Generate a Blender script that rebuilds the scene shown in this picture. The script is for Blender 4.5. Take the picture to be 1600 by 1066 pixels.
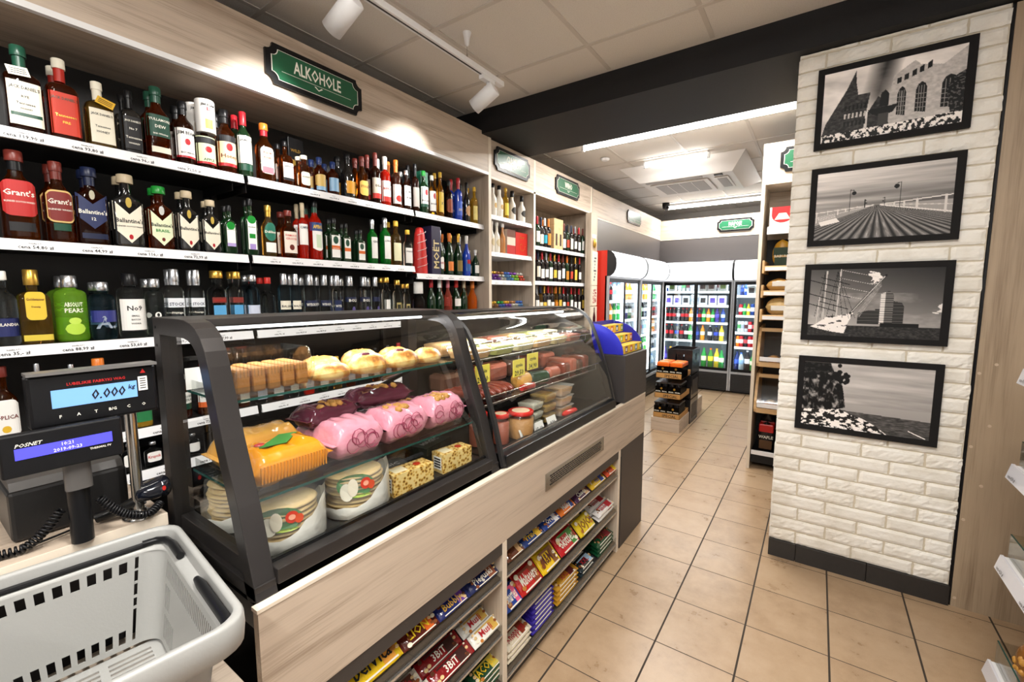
import bpy, bmesh, math, random
from mathutils import Vector, Matrix
import numpy as np
random.seed(7)
for o in list(bpy.data.objects): bpy.data.objects.remove(o)
SC = bpy.context.scene
COL = SC.collection
PI = math.pi
# ------------------------------------------------------------------ camera
CAM_H, F_PX, PITCH, YAW = 1.5, 690.0, math.radians(6.05), math.radians(34.6)
cd = bpy.data.cameras.new('camera'); cam = bpy.data.objects.new('camera', cd); COL.objects.link(cam)
cd.sensor_width = 36.0; cd.sensor_fit = 'HORIZONTAL'; cd.lens = F_PX / 1600 * 36
cd.clip_start = 0.02; cd.clip_end = 60
cam.location = (0, 0, CAM_H); cam.rotation_euler = (PI / 2 - PITCH, 0, YAW)
SC.camera = cam
FW = Vector((-math.sin(YAW) * math.cos(PITCH), math.cos(YAW) * math.cos(PITCH), -math.sin(PITCH)))
RT = Vector((math.cos(YAW), math.sin(YAW), 0)); UP = RT.cross(FW)
def meas(px, py, ax, v):
    """the point of a real plane (axis ax at v) that the photo shows at px, py"""
    d = FW * F_PX + RT * (px - 800) - UP * (py - 533)
    t = (v - (0, 0, CAM_H)[ax]) / d[ax]
    return Vector((0, 0, CAM_H)) + d * t
# ------------------------------------------------------------------ world, view
w = bpy.data.worlds.new('world'); SC.world = w; w.use_nodes = True
w.node_tree.nodes['Background'].inputs[0].default_value = (0.85, 0.9, 1, 1)
w.node_tree.nodes['Background'].inputs[1].default_value = 0.6
SC.view_settings.view_transform = 'Standard'; SC.view_settings.look = 'None'
SC.view_settings.gamma = 1; SC.view_settings.use_curve_mapping = False
SC.view_settings.exposure = 0.1
def area_light(name, loc, rot, sx, sy, power, col=(1, .97, .92), parent=None):
    l = bpy.data.lights.new(name, 'AREA'); l.shape = 'RECTANGLE'; l.size = sx; l.size_y = sy
    l.energy = power; l.color = col
    o = bpy.data.objects.new(name, l); COL.objects.link(o); o.location = loc; o.rotation_euler = rot
    if parent:
        o.parent = parent; o.location = Vector(loc) - ORG[parent.name]
    return o
ORG = {}
TUBES = [  # x0, x1, y, z : fluorescent battens; last three unseen, added to light the front room
    (-1.87, -0.2, 3.87, 2.83, 42), (-1.6, -0.97, 4.80, 2.85, 14), (-2.08, -0.3, 7.28, 2.84, 34),
    (-0.95, 0.65, 0.45, 2.84, 56), (-0.95, 0.65, -1.0, 2.84, 54), (-0.3, 0.9, -2.3, 2.84, 30)]

# ------------------------------------------------------------------ materials
MATS = {}
def new_mat(name):
    m = bpy.data.materials.new(name); m.use_nodes = True; MATS[name] = m
    return m, m.node_tree, m.node_tree.nodes['Principled BSDF']
def mat(name, col, rough=.5, metal=0, trans=0, emit=0, spec=.5, coat=0, alpha=1, ior=1.45, bump=0, bscale=60, sub=0):
    if name in MATS: return MATS[name]
    m, nt, b = new_mat(name)
    b.inputs['Base Color'].default_value = (*col, 1)
    b.inputs['Roughness'].default_value = rough; b.inputs['Metallic'].default_value = metal
    b.inputs['Transmission Weight'].default_value = trans; b.inputs['IOR'].default_value = ior
    b.inputs['Specular IOR Level'].default_value = spec; b.inputs['Coat Weight'].default_value = coat
    b.inputs['Alpha'].default_value = alpha
    if sub: b.inputs['Subsurface Weight'].default_value = sub; b.inputs['Subsurface Scale'].default_value = .02
    if emit:
        b.inputs['Emission Color'].default_value = (*col, 1); b.inputs['Emission Strength'].default_value = emit
    if bump:
        n = nt.nodes.new('ShaderNodeTexNoise'); n.inputs['Scale'].default_value = bscale
        tc = nt.nodes.new('ShaderNodeTexCoord'); nt.links.new(tc.outputs['Object'], n.inputs['Vector'])
        bp = nt.nodes.new('ShaderNodeBump'); bp.inputs['Strength'].default_value = bump; bp.inputs['Distance'].default_value = .004
        nt.links.new(n.outputs['Fac'], bp.inputs['Height']); nt.links.new(bp.outputs['Normal'], b.inputs['Normal'])
    return m
def hexc(h):
    h = h.lstrip('#'); r = [int(h[i:i + 2], 16) / 255 for i in (0, 2, 4)]
    return tuple(c / 12.92 if c <= .04045 else ((c + .055) / 1.055) ** 2.4 for c in r)
def C(h, rough=.45, **k):
    """plain printed or painted colour, made on demand from its hex code"""
    return mat('paint_%s_%d' % (h, int(rough * 100)) + ''.join('%s%g' % kv for kv in k.items()), hexc(h), rough, **k)
def ramp(nt, fac, stops):
    r = nt.nodes.new('ShaderNodeValToRGB'); e = r.color_ramp.elements
    while len(e) < len(stops): e.new(.5)
    for i, (p, c) in enumerate(stops):
        e[i].position = p; e[i].color = (*c, 1)
    nt.links.new(fac, r.inputs[0]); return r.outputs[0]
def wood(name, axis, base, dark, rough=.45, scale=1.0):
    m, nt, b = new_mat(name)
    tc = nt.nodes.new('ShaderNodeTexCoord'); mp = nt.nodes.new('ShaderNodeMapping')
    s = [15.0 * scale, 15.0 * scale, 15.0 * scale]; s[axis] = .8 * scale; mp.inputs['Scale'].default_value = s
    nt.links.new(tc.outputs['Object'], mp.inputs[0])
    n = nt.nodes.new('ShaderNodeTexNoise'); n.inputs['Scale'].default_value = 1.6; n.inputs['Detail'].default_value = 3
    n.inputs['Distortion'].default_value = .6; nt.links.new(mp.outputs[0], n.inputs[0])
    s2 = [140.0, 140.0, 140.0]; s2[axis] = 4.0; mp2 = nt.nodes.new('ShaderNodeMapping'); mp2.inputs['Scale'].default_value = s2
    nt.links.new(tc.outputs['Object'], mp2.inputs[0])
    n2 = nt.nodes.new('ShaderNodeTexNoise'); n2.inputs['Scale'].default_value = 1.5; n2.inputs['Detail'].default_value = 2
    nt.links.new(mp2.outputs[0], n2.inputs[0])
    mx = nt.nodes.new('ShaderNodeMath'); mx.operation = 'MULTIPLY_ADD'; mx.inputs[1].default_value = .35
    nt.links.new(n2.outputs[0], mx.inputs[0])
    m2 = nt.nodes.new('ShaderNodeMath'); m2.operation = 'MULTIPLY'; m2.inputs[1].default_value = .65
    nt.links.new(n.outputs[0], m2.inputs[0]); nt.links.new(m2.outputs[0], mx.inputs[2])
    c = ramp(nt, mx.outputs[0], [(.28, dark), (.5, base), (.72, tuple(min(1, x * 1.1) for x in base))])
    nt.links.new(c, b.inputs['Base Color']); b.inputs['Roughness'].default_value = rough
    return m
OAK = hexc('c2b19f'); OAKD = hexc('94816e')
WOOD_Y = wood('pale_oak_grain_along_aisle', 1, OAK, OAKD)
WOOD_X = wood('pale_oak_grain_across', 0, OAK, OAKD)
WOOD_Z = wood('pale_oak_upright_grain', 2, hexc('bdae9c'), hexc('958472'))
WOOD_R = wood('tan_oak_upright_grain', 2, hexc('a8937a'), hexc('86715a'))
PINE = wood('pine', 0, hexc('d9b483'), hexc('b98f5c'))
EDGE = mat('oak_edge_band', hexc('e3d6c4'), .4)
CHAR = mat('charcoal_laminate', hexc('3b3736'), .45, bump=.1, bscale=300)
BEAMM = mat('charcoal_wall_paint', hexc('100f11'), .7, bump=.15, bscale=120)
DGREY = mat('dark_grey_board', hexc('5a5554'), .35, bump=.1, bscale=200)
BLACK = mat('black_plastic', (.006, .006, .007), .32, spec=.35)
BLACKM = mat('black_satin_metal', (.02, .019, .019), .35, spec=.6)
GRAPH = mat('graphite_coated_metal', hexc('3c3938'), .32, metal=.55)
WHITEM = mat('white_painted_metal', hexc('e9e9ea'), .35)
STEEL = mat('brushed_steel', hexc('c4c2be'), .22, metal=1)
SILVER = mat('silver_foil', hexc('d2d4d8'), .25, metal=.9)
GOLD = mat('gold_foil', hexc('d8ab4c'), .28, metal=.85)
LED = mat('lit_tube', (1, .985, .95), .3, emit=9)
TUBEM = mat('fluorescent_tube_glow', (1, .98, .94), .3, emit=34)
LEDC = mat('cold_led_strip', (.88, .95, 1), .3, emit=7)
CASELED = mat('case_led_strip', (.92, .96, 1), .3, emit=2.5)
CANOPY = mat('lit_white_canopy', (.93, .95, 1), .3, emit=1.15)
RAIL = mat('price_rail_white', hexc('f4f4f6'), .3, coat=.4)
INK = mat('black_ink', (.01, .01, .012), .5)
PAPER = mat('paper_white', hexc('f6f4ef'), .6)
CREAM = mat('paper_cream', hexc('ece6d3'), .6)
SKIRT = mat('dark_skirting_tile', hexc('2c2927'), .35, bump=.4, bscale=30)
SHELFD = mat('black_shelf_metal', (.014, .013, .013), .5)

def thin_glass(name, tint, refl=.06, rough=.0):
    m, nt, b = new_mat(name); nt.nodes.remove(b); out = nt.nodes['Material Output']
    t = nt.nodes.new('ShaderNodeBsdfTransparent'); t.inputs[0].default_value = (*tint, 1)
    g = nt.nodes.new('ShaderNodeBsdfGlossy'); g.inputs['Roughness'].default_value = rough
    lw = nt.nodes.new('ShaderNodeLayerWeight'); lw.inputs[0].default_value = .5
    pw = nt.nodes.new('ShaderNodeMath'); pw.operation = 'POWER'; pw.inputs[1].default_value = 5; nt.links.new(lw.outputs['Facing'], pw.inputs[0])
    f = nt.nodes.new('ShaderNodeMath'); f.operation = 'MULTIPLY_ADD'; f.inputs[1].default_value = .9; f.inputs[2].default_value = refl; nt.links.new(pw.outputs[0], f.inputs[0])
    mx = nt.nodes.new('ShaderNodeMixShader'); nt.links.new(f.outputs[0], mx.inputs[0])
    nt.links.new(t.outputs[0], mx.inputs[1]); nt.links.new(g.outputs[0], mx.inputs[2]); nt.links.new(mx.outputs[0], out.inputs[0])
    return m
GLASS = thin_glass('clear_pane_glass', (.95, .97, .96))
PLAST = thin_glass('clear_plastic', (.88, .89, .88), rough=.05)
GEDGE = mat('green_glass_edge', hexc('2f6f66'), .1, trans=.5)
def wrapmat(name, col, fac=.55, rough=.15, tint=None):
    """translucent printed wrapper"""
    m, nt, b = new_mat(name); out = nt.nodes['Material Output']
    b.inputs['Base Color'].default_value = (*col, 1); b.inputs['Roughness'].default_value = rough; b.inputs['Coat Weight'].default_value = .6
    t = nt.nodes.new('ShaderNodeBsdfTransparent'); t.inputs[0].default_value = (*(tint or col), 1)
    mx = nt.nodes.new('ShaderNodeMixShader'); mx.inputs[0].default_value = fac
    nt.links.new(t.outputs[0], mx.inputs[1]); nt.links.new(b.outputs[0], mx.inputs[2]); nt.links.new(mx.outputs[0], out.inputs[0])
    return m
def bottle_glass(name, col, trans=.85, rough=.03):
    return mat(name, tuple(c ** 1.25 for c in col), rough, trans=min(1, trans + .12), ior=1.3, spec=.6)
LIQ = dict(
    amber=bottle_glass('amber_whisky_glass', hexc('b8641a')), dark=bottle_glass('dark_brown_glass', hexc('4a210d'), .6),
    whisky=bottle_glass('brown_whisky_glass', hexc('8a3f10'), .75), black=mat('black_glass', (.008, .008, .008), .06, coat=.6),
    clear=mat('clear_bottle_glass', (.88, .92, .92), .015, trans=1, ior=1.22, spec=1), blueclear=mat('pale_blue_bottle_glass', (.5, .72, .86), .015, trans=1, ior=1.22, spec=1),
    green=bottle_glass('green_bottle_glass', hexc('1f7a2d'), .6), dgreen=mat('dark_green_glass', hexc('0e2a14'), .07, coat=.5),
    gin=bottle_glass('bright_green_gin_glass', hexc('1ea23c'), .6), red=bottle_glass('red_aperitif_glass', hexc('d8341a'), .5),
    wine=mat('wine_black_glass', hexc('140c0c'), .07, coat=.5), yellow=bottle_glass('yellow_liquor_glass', hexc('e8c24c'), .6),
    gold=bottle_glass('golden_liquor_glass', hexc('d99a2c'), .7), pear=bottle_glass('pear_green_glass', hexc('a3d54e'), .6),
    blue=mat('cobalt_blue_glass', hexc('1a3fb0'), .07, coat=.5), white=mat('white_ceramic_bottle', hexc('efe9dd'), .25, coat=.4),
    orange=bottle_glass('orange_bottle', hexc('e98324'), .5), cola=mat('cola_dark_bottle', hexc('1c0d0a'), .08, coat=.5),
    caramel=mat('caramel_cream_bottle', hexc('b97a42'), .2, coat=.4), purple=mat('purple_bottle', hexc('3b2a78'), .1, coat=.4),
    rose=bottle_glass('rose_bottle_glass', hexc('e07a68'), .6), honey=bottle_glass('pale_honey_glass', hexc('eec36a'), .85))

# ------------------------------------------------------------------ text geometry
TXT = {}
def text2d(s):
    if s in TXT: return TXT[s]
    cu = bpy.data.curves.new('t', 'FONT'); cu.body = s; cu.size = 1; cu.align_x = 'CENTER'; cu.resolution_u = 1; cu.offset = .018
    ob = bpy.data.objects.new('t', cu); me = bpy.data.meshes.new_from_object(ob)
    vs = [(v.co.x, v.co.y) for v in me.vertices]; fs = [tuple(p.vertices) for p in me.polygons]
    if vs:
        xs = [v[0] for v in vs]; cx = (min(xs) + max(xs)) / 2; wd = max(xs) - min(xs)
        vs = [(x - cx, y - .35) for x, y in vs]
    else: wd = 1
    bpy.data.objects.remove(ob); bpy.data.curves.remove(cu); bpy.data.meshes.remove(me)
    TXT[s] = (vs, fs, wd); return TXT[s]

# ------------------------------------------------------------------ mesh builder
class MB:
    def __init__(s): s.v = []; s.f = []; s.m = []; s.mats = []; s.sm = []
    def mi(s, m):
        if m not in s.mats: s.mats.append(m)
        return s.mats.index(m)
    def add(s, vs, fs, m, smooth=False):
        n = len(s.v); s.v += [tuple(v) for v in vs]; k = s.mi(m)
        for f in fs: s.f.append(tuple(n + i for i in f)); s.m.append(k); s.sm.append(smooth)
        return s
    def box(s, x0, x1, y0, y1, z0, z1, m, ch=0, rot=None, piv=None):
        if x0 > x1: x0, x1 = x1, x0
        if y0 > y1: y0, y1 = y1, y0
        if z0 > z1: z0, z1 = z1, z0
        if ch <= 0:
            vs = [(x, y, z) for x in (x0, x1) for y in (y0, y1) for z in (z0, z1)]
            fs = [(0, 1, 3, 2), (4, 6, 7, 5), (0, 4, 5, 1), (2, 3, 7, 6), (0, 2, 6, 4), (1, 5, 7, 3)]
        else:
            ch = min(ch, (x1 - x0) / 2.01, (y1 - y0) / 2.01, (z1 - z0) / 2.01)
            bm = bmesh.new(); bmesh.ops.create_cube(bm, size=1)
            for v in bm.verts:
                v.co = ((x0 + x1) / 2 + v.co.x * (x1 - x0), (y0 + y1) / 2 + v.co.y * (y1 - y0), (z0 + z1) / 2 + v.co.z * (z1 - z0))
            bmesh.ops.bevel(bm, geom=bm.edges[:], offset=ch, segments=2, profile=.5, affect='EDGES')
            bm.verts.index_update()
            vs = [tuple(v.co) for v in bm.verts]; fs = [tuple(v.index for v in f.verts) for f in bm.faces]; bm.free()
        if rot is not None:
            p = Vector(piv) if piv is not None else Vector(((x0 + x1) / 2, (y0 + y1) / 2, (z0 + z1) / 2))
            vs = [p + rot @ (Vector(v) - p) for v in vs]
        return s.add(vs, fs, m, False)
    def rings(s, rs, m, cap0=True, cap1=True, smooth=True, closed=True):
        n = len(rs[0]); vs = [p for r in rs for p in r]; fs = []
        for i in range(len(rs) - 1):
            for j in range(n if closed else n - 1):
                a = i * n + j; b = i * n + (j + 1) % n
                fs.append((a, b, b + n, a + n))
        s.add(vs, fs, m, smooth)
        if cap0: s.add(rs[0], [tuple(range(n))[::-1]], m)
        if cap1: s.add(rs[-1], [tuple(range(n))], m)
        return s
    def loft(s, secs, m, n=20, cap0=True, cap1=True, o=(0, 0, 0), smooth=True):
        """secs: z, half depth (x), half width (y), squareness"""
        return s.rings([ring(z, a, b, e, n, o) for z, a, b, e in secs], m, cap0, cap1, smooth)
    def lathe(s, prof, m, n=20, o=(0, 0, 0), cap0=True, cap1=True):
        return s.loft([(z, r, r, 2) for z, r in prof], m, n, cap0, cap1, o)
    def cyl(s, p0, p1, r, m, r1=None, n=16, caps=True, smooth=True):
        return s.tube([p0, p1], [r, r if r1 is None else r1], m, n, caps, smooth)
    def tube(s, path, r, m, n=10, caps=True, smooth=True):
        P = [Vector(p) for p in path]; R = r if isinstance(r, (list, tuple)) else [r] * len(P)
        t0 = (P[1] - P[0]).normalized(); up = Vector((0, 0, 1)) if abs(t0.z) < .9 else Vector((1, 0, 0))
        u = t0.cross(up).normalized(); rs = []
        for i, p in enumerate(P):
            t = ((P[min(i + 1, len(P) - 1)] - P[max(i - 1, 0)])).normalized()
            u = (u - t * u.dot(t)).normalized(); v = t.cross(u)
            rs.append([p + (u * math.cos(2 * PI * j / n) + v * math.sin(2 * PI * j / n)) * R[i] for j in range(n)])
        return s.rings(rs, m, caps, caps, smooth)
    def prism(s, poly, axis, a, b, m, smooth=False):
        """polygon in the two other axes, swept along axis from a to b"""
        def P(p, t):
            q = list(p); q.insert(axis, t); return q
        n = len(poly); vs = [P(p, a) for p in poly] + [P(p, b) for p in poly]
        s.add(vs, [(j, (j + 1) % n, (j + 1) % n + n, j + n) for j in range(n)], m, smooth)
        s.add(vs, [tuple(range(n))[::-1], tuple(range(n, 2 * n))], m); return s
    def quad(s, a, b, c, d, m): return s.add([a, b, c, d], [(0, 1, 2, 3)], m)
    def text(s, st, o, u, v, h, m, sx=1.0, maxw=None, warp=None, slant=0):
        vs, fs, wd = text2d(st); o = Vector(o); u = Vector(u); v = Vector(v)
        if maxw and wd * h * sx > maxw: sx = maxw / (wd * h)
        out = []
        for x, y in vs:
            X = (x + slant * y) * h * sx; Y = y * h
            out.append(warp(X, Y) if warp else o + u * X + v * Y)
        return s.add(out, fs, m)
    def xform(s, M):
        s.v = [tuple(M @ Vector(v)) for v in s.v]; return s
    def build(s, name, parent=None, org=None, bevel=0):
        if org is None: org = ORG[parent.name] if parent is not None else Vector((0, 0, 0))
        org = Vector(org)
        me = bpy.data.meshes.new(name)
        me.from_pydata([(v[0] - org.x, v[1] - org.y, v[2] - org.z) for v in s.v], [], s.f)
        for m in s.mats: me.materials.append(m)
        me.polygons.foreach_set('material_index', s.m); me.polygons.foreach_set('use_smooth', s.sm)
        bm = bmesh.new(); bm.from_mesh(me)
        if bevel:
            bmesh.ops.remove_doubles(bm, verts=bm.verts, dist=1e-6)
            ed = [e for e in bm.edges if len(e.link_faces) == 2 and e.calc_face_angle(0) > .6]
            bmesh.ops.bevel(bm, geom=ed, offset=bevel, segments=2, profile=.5, affect='EDGES')
        bm.to_mesh(me); bm.free(); me.update()
        ob = bpy.data.objects.new(name, me); COL.objects.link(ob)
        if parent is not None: ob.parent = parent
        else: ob.location = org
        ORG[ob.name] = org; return ob
def ring(z, a, b, e, n, o=(0, 0, 0)):
    out = []
    for j in range(n):
        t = 2 * PI * (j + .5) / n; c, sn = math.cos(t), math.sin(t); k = 2.0 / e
        out.append((o[0] + a * math.copysign(abs(c) ** k, c), o[1] + b * math.copysign(abs(sn) ** k, sn), o[2] + z))
    return out
def tag(o, label=None, cat=None, group=None, kind=None):
    if label: o['label'] = label
    if cat: o['category'] = cat
    if group: o['group'] = group
    if kind: o['kind'] = kind
    return o
def thing(name, label, cat, loc=(0, 0, 0), rz=0, group=None):
    o = bpy.data.objects.new(name, None); COL.objects.link(o); o.empty_display_size = .05
    o.location = loc; o.rotation_euler = (0, 0, rz); ORG[o.name] = Vector(loc)
    return tag(o, label, cat, group)
def local(name, label, cat, loc, rz=0, group=None):
    """a thing whose parts are modelled around (0,0,0)"""
    o = thing(name, label, cat, loc, rz, group); ORG[o.name] = Vector((0, 0, 0)); return o
KIDS = {}
def dup(root, loc, rz=None, label=None, group=None, scale=None):
    r = root.copy(); COL.objects.link(r); r.location = loc
    if rz is not None: r.rotation_euler = (0, 0, rz)
    if scale: r.scale = scale
    if label: r['label'] = label
    if group: r['group'] = group
    for ch in root.children:
        c = ch.copy(); COL.objects.link(c); c.parent = r
        for g in ch.children:
            d = g.copy(); COL.objects.link(d); d.parent = c
    return r
def struct(name, mb, bevel=0):
    return tag(mb.build(name, bevel=bevel), kind='structure')
def one(name, mb, label, cat, loc, group=None, bevel=0, kind=None):
    return tag(mb.build(name, org=loc, bevel=bevel), label, cat, group, kind)
def rz(a): return Matrix.Rotation(a, 3, 'Z')
# ================================================================== ROOM SHELL
# floor: 31 x 33 cm glazed tiles with dark grout
m, nt, b = new_mat('floor_tiles')
tc = nt.nodes.new('ShaderNodeTexCoord'); sep = nt.nodes.new('ShaderNodeSeparateXYZ'); nt.links.new(tc.outputs['Object'], sep.inputs[0])
def mth(op, a, c=None, nt=nt):
    n = nt.nodes.new('ShaderNodeMath'); n.operation = op
    for i, q in enumerate((a, c)):
        if q is None: continue
        if isinstance(q, (int, float)): n.inputs[i].default_value = q
        else: nt.links.new(q, n.inputs[i])
    return n.outputs[0]
def dline(coord, off, pitch, wd):
    f = mth('FRACT', mth('DIVIDE', mth('ADD', coord, -off + 40 * pitch), pitch))
    d = mth('MINIMUM', f, mth('SUBTRACT', 1.0, f)); return mth('LESS_THAN', d, wd / pitch / 2)
gx = dline(sep.outputs[0], -.805, .3105, .0075); gy = dline(sep.outputs[1], 1.485, .3275, .0042)
g = mth('MAXIMUM', gx, gy)
cell = nt.nodes.new('ShaderNodeCombineXYZ')
nt.links.new(mth('FLOOR', mth('DIVIDE', mth('ADD', sep.outputs[0], .805), .3105)), cell.inputs[0])
nt.links.new(mth('FLOOR', mth('DIVIDE', mth('ADD', sep.outputs[1], -1.485), .3275)), cell.inputs[1])
wn = nt.nodes.new('ShaderNodeTexWhiteNoise'); nt.links.new(cell.outputs[0], wn.inputs[0])
nz = nt.nodes.new('ShaderNodeTexNoise'); nz.inputs['Scale'].default_value = 7; nz.inputs['Detail'].default_value = 8; nz.inputs['Roughness'].default_value = .7
nt.links.new(tc.outputs['Object'], nz.inputs[0])
sp = nt.nodes.new('ShaderNodeTexNoise'); sp.inputs['Scale'].default_value = 420; nt.links.new(tc.outputs['Object'], sp.inputs[0])
v = mth('ADD', mth('ADD', mth('MULTIPLY', nz.outputs[0], .6), mth('MULTIPLY', wn.outputs[0], .12)), mth('MULTIPLY', sp.outputs[0], .3))
tcol = ramp(nt, v, [(.3, hexc('8c7155')), (.52, hexc('a98e70')), (.8, hexc('b89f82'))])
mx = nt.nodes.new('ShaderNodeMix'); mx.data_type = 'RGBA'; nt.links.new(g, mx.inputs[0]); nt.links.new(tcol, mx.inputs[6]); mx.inputs[7].default_value = (*hexc('33291f'), 1)
nt.links.new(mx.outputs[2], b.inputs['Base Color'])
ro = mth('ADD', mth('MULTIPLY', g, .5), mth('ADD', mth('MULTIPLY', nz.outputs[0], .2), .2)); nt.links.new(ro, b.inputs['Roughness'])
bp = nt.nodes.new('ShaderNodeBump'); bp.inputs['Strength'].default_value = .5; bp.inputs['Distance'].default_value = .002; bp.invert = True
nt.links.new(g, bp.inputs['Height']); nt.links.new(bp.outputs[0], b.inputs['Normal'])
FLOORM = m
XL, XR, YN, YF, ZC = -2.7, 1.55, -3.2, 8.15, 2.9
struct('floor', MB().box(XL - .1, XR + .1, YN - .1, YF + .1, -.1, 0, FLOORM))
# suspended ceiling of 60 cm mineral tiles on a painted grid
m, nt, b = new_mat('ceiling_tiles')
tc = nt.nodes.new('ShaderNodeTexCoord')
n1 = nt.nodes.new('ShaderNodeTexNoise'); n1.inputs['Scale'].default_value = 260; n1.inputs['Detail'].default_value = 2; nt.links.new(tc.outputs['Object'], n1.inputs[0])
c = ramp(nt, n1.outputs[0], [(.3, hexc('c4bdb5')), (.42, hexc('dbd5cd')), (.7, hexc('e2dcd5'))]); nt.links.new(c, b.inputs['Base Color'])
b.inputs['Roughness'].default_value = .85
bp = nt.nodes.new('ShaderNodeBump'); bp.inputs['Strength'].default_value = .3; bp.inputs['Distance'].default_value = .001; nt.links.new(n1.outputs[0], bp.inputs['Height']); nt.links.new(bp.outputs[0], b.inputs['Normal'])
CEILM = m; GRIDM = mat('ceiling_grid_metal', hexc('c9c1b8'), .5)
mb = MB(); mb.box(XL - .1, XR + .1, YN - .1, YF + .1, ZC, ZC + .1, CEILM)
for k in range(-3, 8):
    x = -1.76 + .6 * k
    if XL < x < XR: mb.box(x - .012, x + .012, YN, 2.75, ZC - .004, ZC, GRIDM)
    if XL < x < XR: mb.box(x - .012, x + .012, 3.48, YF, ZC - .004, ZC, GRIDM)
for k in range(-10, 11):
    y = 2.43 + .6 * k
    if YN < y < 2.75: mb.box(XL, XR, y - .012, y + .012, ZC - .005, ZC - .0005, GRIDM)
    y = 4.12 + .6 * k
    if 3.5 < y < YF: mb.box(XL, XR, y - .012, y + .012, ZC - .005, ZC - .0005, GRIDM)
struct('ceiling', mb)
WALLM = mat('wall_paint_grey_beige', hexc('8d8680'), .7, bump=.2, bscale=90)
struct('wall_left', MB().box(XL - .1, XL, YN - .1, YF + .1, 0, ZC, WALLM))
struct('wall_right', MB().box(XR, XR + .1, YN - .1, YF + .1, 0, ZC, WALLM))
struct('wall_back', MB().box(XL, XR, YF, YF + .1, 0, ZC, WALLM))
mb = MB().box(XL, XR, YN - .1, YN, 0, .4, WALLM).box(XL, XR, YN - .1, YN, 2.5, ZC, WALLM).box(XL, -1.9, YN - .1, YN, .4, 2.5, WALLM).box(1.2, XR, YN - .1, YN, .4, 2.5, WALLM)
struct('wall_front', mb)
mb = MB()
for x in (-1.9, -.37, 1.16): mb.box(x, x + .04, YN - .07, YN - .02, .4, 2.5, WHITEM)
for z in (.4, 2.46): mb.box(-1.9, 1.2, YN - .07, YN - .02, z, z + .04, WHITEM)
mb.box(-1.86, 1.16, YN - .05, YN - .045, .44, 2.46, GLASS)
struct('window_1', mb)
# dark downstand beam between the two rooms
struct('trim_1', MB().box(XL, XR, 2.78, 3.47, 2.725, ZC, BEAMM))
# brick column: every slip modelled and roughened
BR = []
m, nt, b = new_mat('white_brick_slip')
tc = nt.nodes.new('ShaderNodeTexCoord')
n1 = nt.nodes.new('ShaderNodeTexNoise'); n1.inputs['Scale'].default_value = 9; n1.inputs['Detail'].default_value = 6; nt.links.new(tc.outputs['Object'], n1.inputs[0])
c = ramp(nt, n1.outputs[0], [(.3, hexc('e4ddd0')), (.5, hexc('f1ece2')), (.7, hexc('f6f2ea'))]); nt.links.new(c, b.inputs['Base Color']); b.inputs['Roughness'].default_value = .75
n2 = nt.nodes.new('ShaderNodeTexNoise'); n2.inputs['Scale'].default_value = 70; n2.inputs['Detail'].default_value = 6; nt.links.new(tc.outputs['Object'], n2.inputs[0])
bp = nt.nodes.new('ShaderNodeBump'); bp.inputs['Strength'].default_value = .45; bp.inputs['Distance'].default_value = .004; nt.links.new(n2.outputs[0], bp.inputs['Height']); nt.links.new(bp.outputs[0], b.inputs['Normal'])
BRICKM = m; MORT = mat('pale_mortar', hexc('cfc4b0'), .85, bump=.4, bscale=90)
from mathutils import noise
mb = MB(); x0, x1, yf = -.15, .605, 2.845
mb.box(x0 + .006, x1 - .002, yf + .006, 4.17, .1, 2.724, MORT)
row = 0; z = .102; R = random.Random(3)
while z < 2.72:
    h = min(.0625, 2.722 - z); x = x0 + (R.uniform(-.004, .004)); first = True
    lens = [.245, .245, .245] if row % 2 else [.12, .245, .245, .245]
    for L in lens:
        xe = min(x + L + R.uniform(-.012, .012), x1 + R.uniform(-.008, .002))
        if x1 - xe < .05: xe = x1 + R.uniform(-.01, .0)
        if xe - x < .03: break
        nx, nz_ = max(3, int((xe - x) / .014)), 5
        seed = R.uniform(0, 99); amp = R.choice([.0012, .002, .0045])
        vs = []; fs = []
        for i in range(nx + 1):
            for j in range(nz_ + 1):
                px = x + (xe - x) * i / nx; pz = z + (h) * j / nz_
                e = min(i, nx - i, j, nz_ - j)
                d = .012 * (1 if e > 0 else .55) + amp * noise.noise(Vector((px * 38 + seed, 0, pz * 55))) + amp * .6 * noise.noise(Vector((px * 90 + seed, 3, pz * 120)))
                if e == 0: px += R.uniform(-.0015, .0015); pz += R.uniform(-.0012, .0012)
                vs.append((px, yf + .008 - max(.002, d), pz))
        W = nz_ + 1
        for i in range(nx):
            for j in range(nz_): fs.append((i * W + j, (i + 1) * W + j, (i + 1) * W + j + 1, i * W + j + 1))
        edge = [i * W for i in range(nx + 1)] + [nx * W + j for j in range(1, W)] + [i * W + nz_ for i in range(nx - 1, -1, -1)] + [j for j in range(nz_ - 1, 0, -1)]
        n0 = len(vs); vs += [(vs[k][0], yf + .01, vs[k][2]) for k in edge]; E_ = len(edge)
        fs += [(edge[k], n0 + k, n0 + (k + 1) % E_, edge[(k + 1) % E_]) for k in range(E_)]
        mb.add(vs, fs, BRICKM, False)
        x = xe + .009
        if x > x1 - .02: break
    # the slip that returns round the left corner
    mb.box(x0 - .002 + R.uniform(-.002, .002), x0 + .006, yf + .012, yf + .13 + .1 * (row % 2), z, z + h, BRICKM)
    z += .0705; row += 1
struct('wall_column', mb)
mb = MB()
mb.box(-.152, -.022, 2.834, 2.85, 0, .1, SKIRT, .0015).box(-.019, .29, 2.834, 2.85, 0, .1, SKIRT, .0015).box(-.15 + .443, .606, 2.834, 2.85, 0, .1, SKIRT, .0015).box(-.15, .605, 2.85, 4.17, 0, .1, SKIRT)
struct('baseboard_1', mb)
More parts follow.
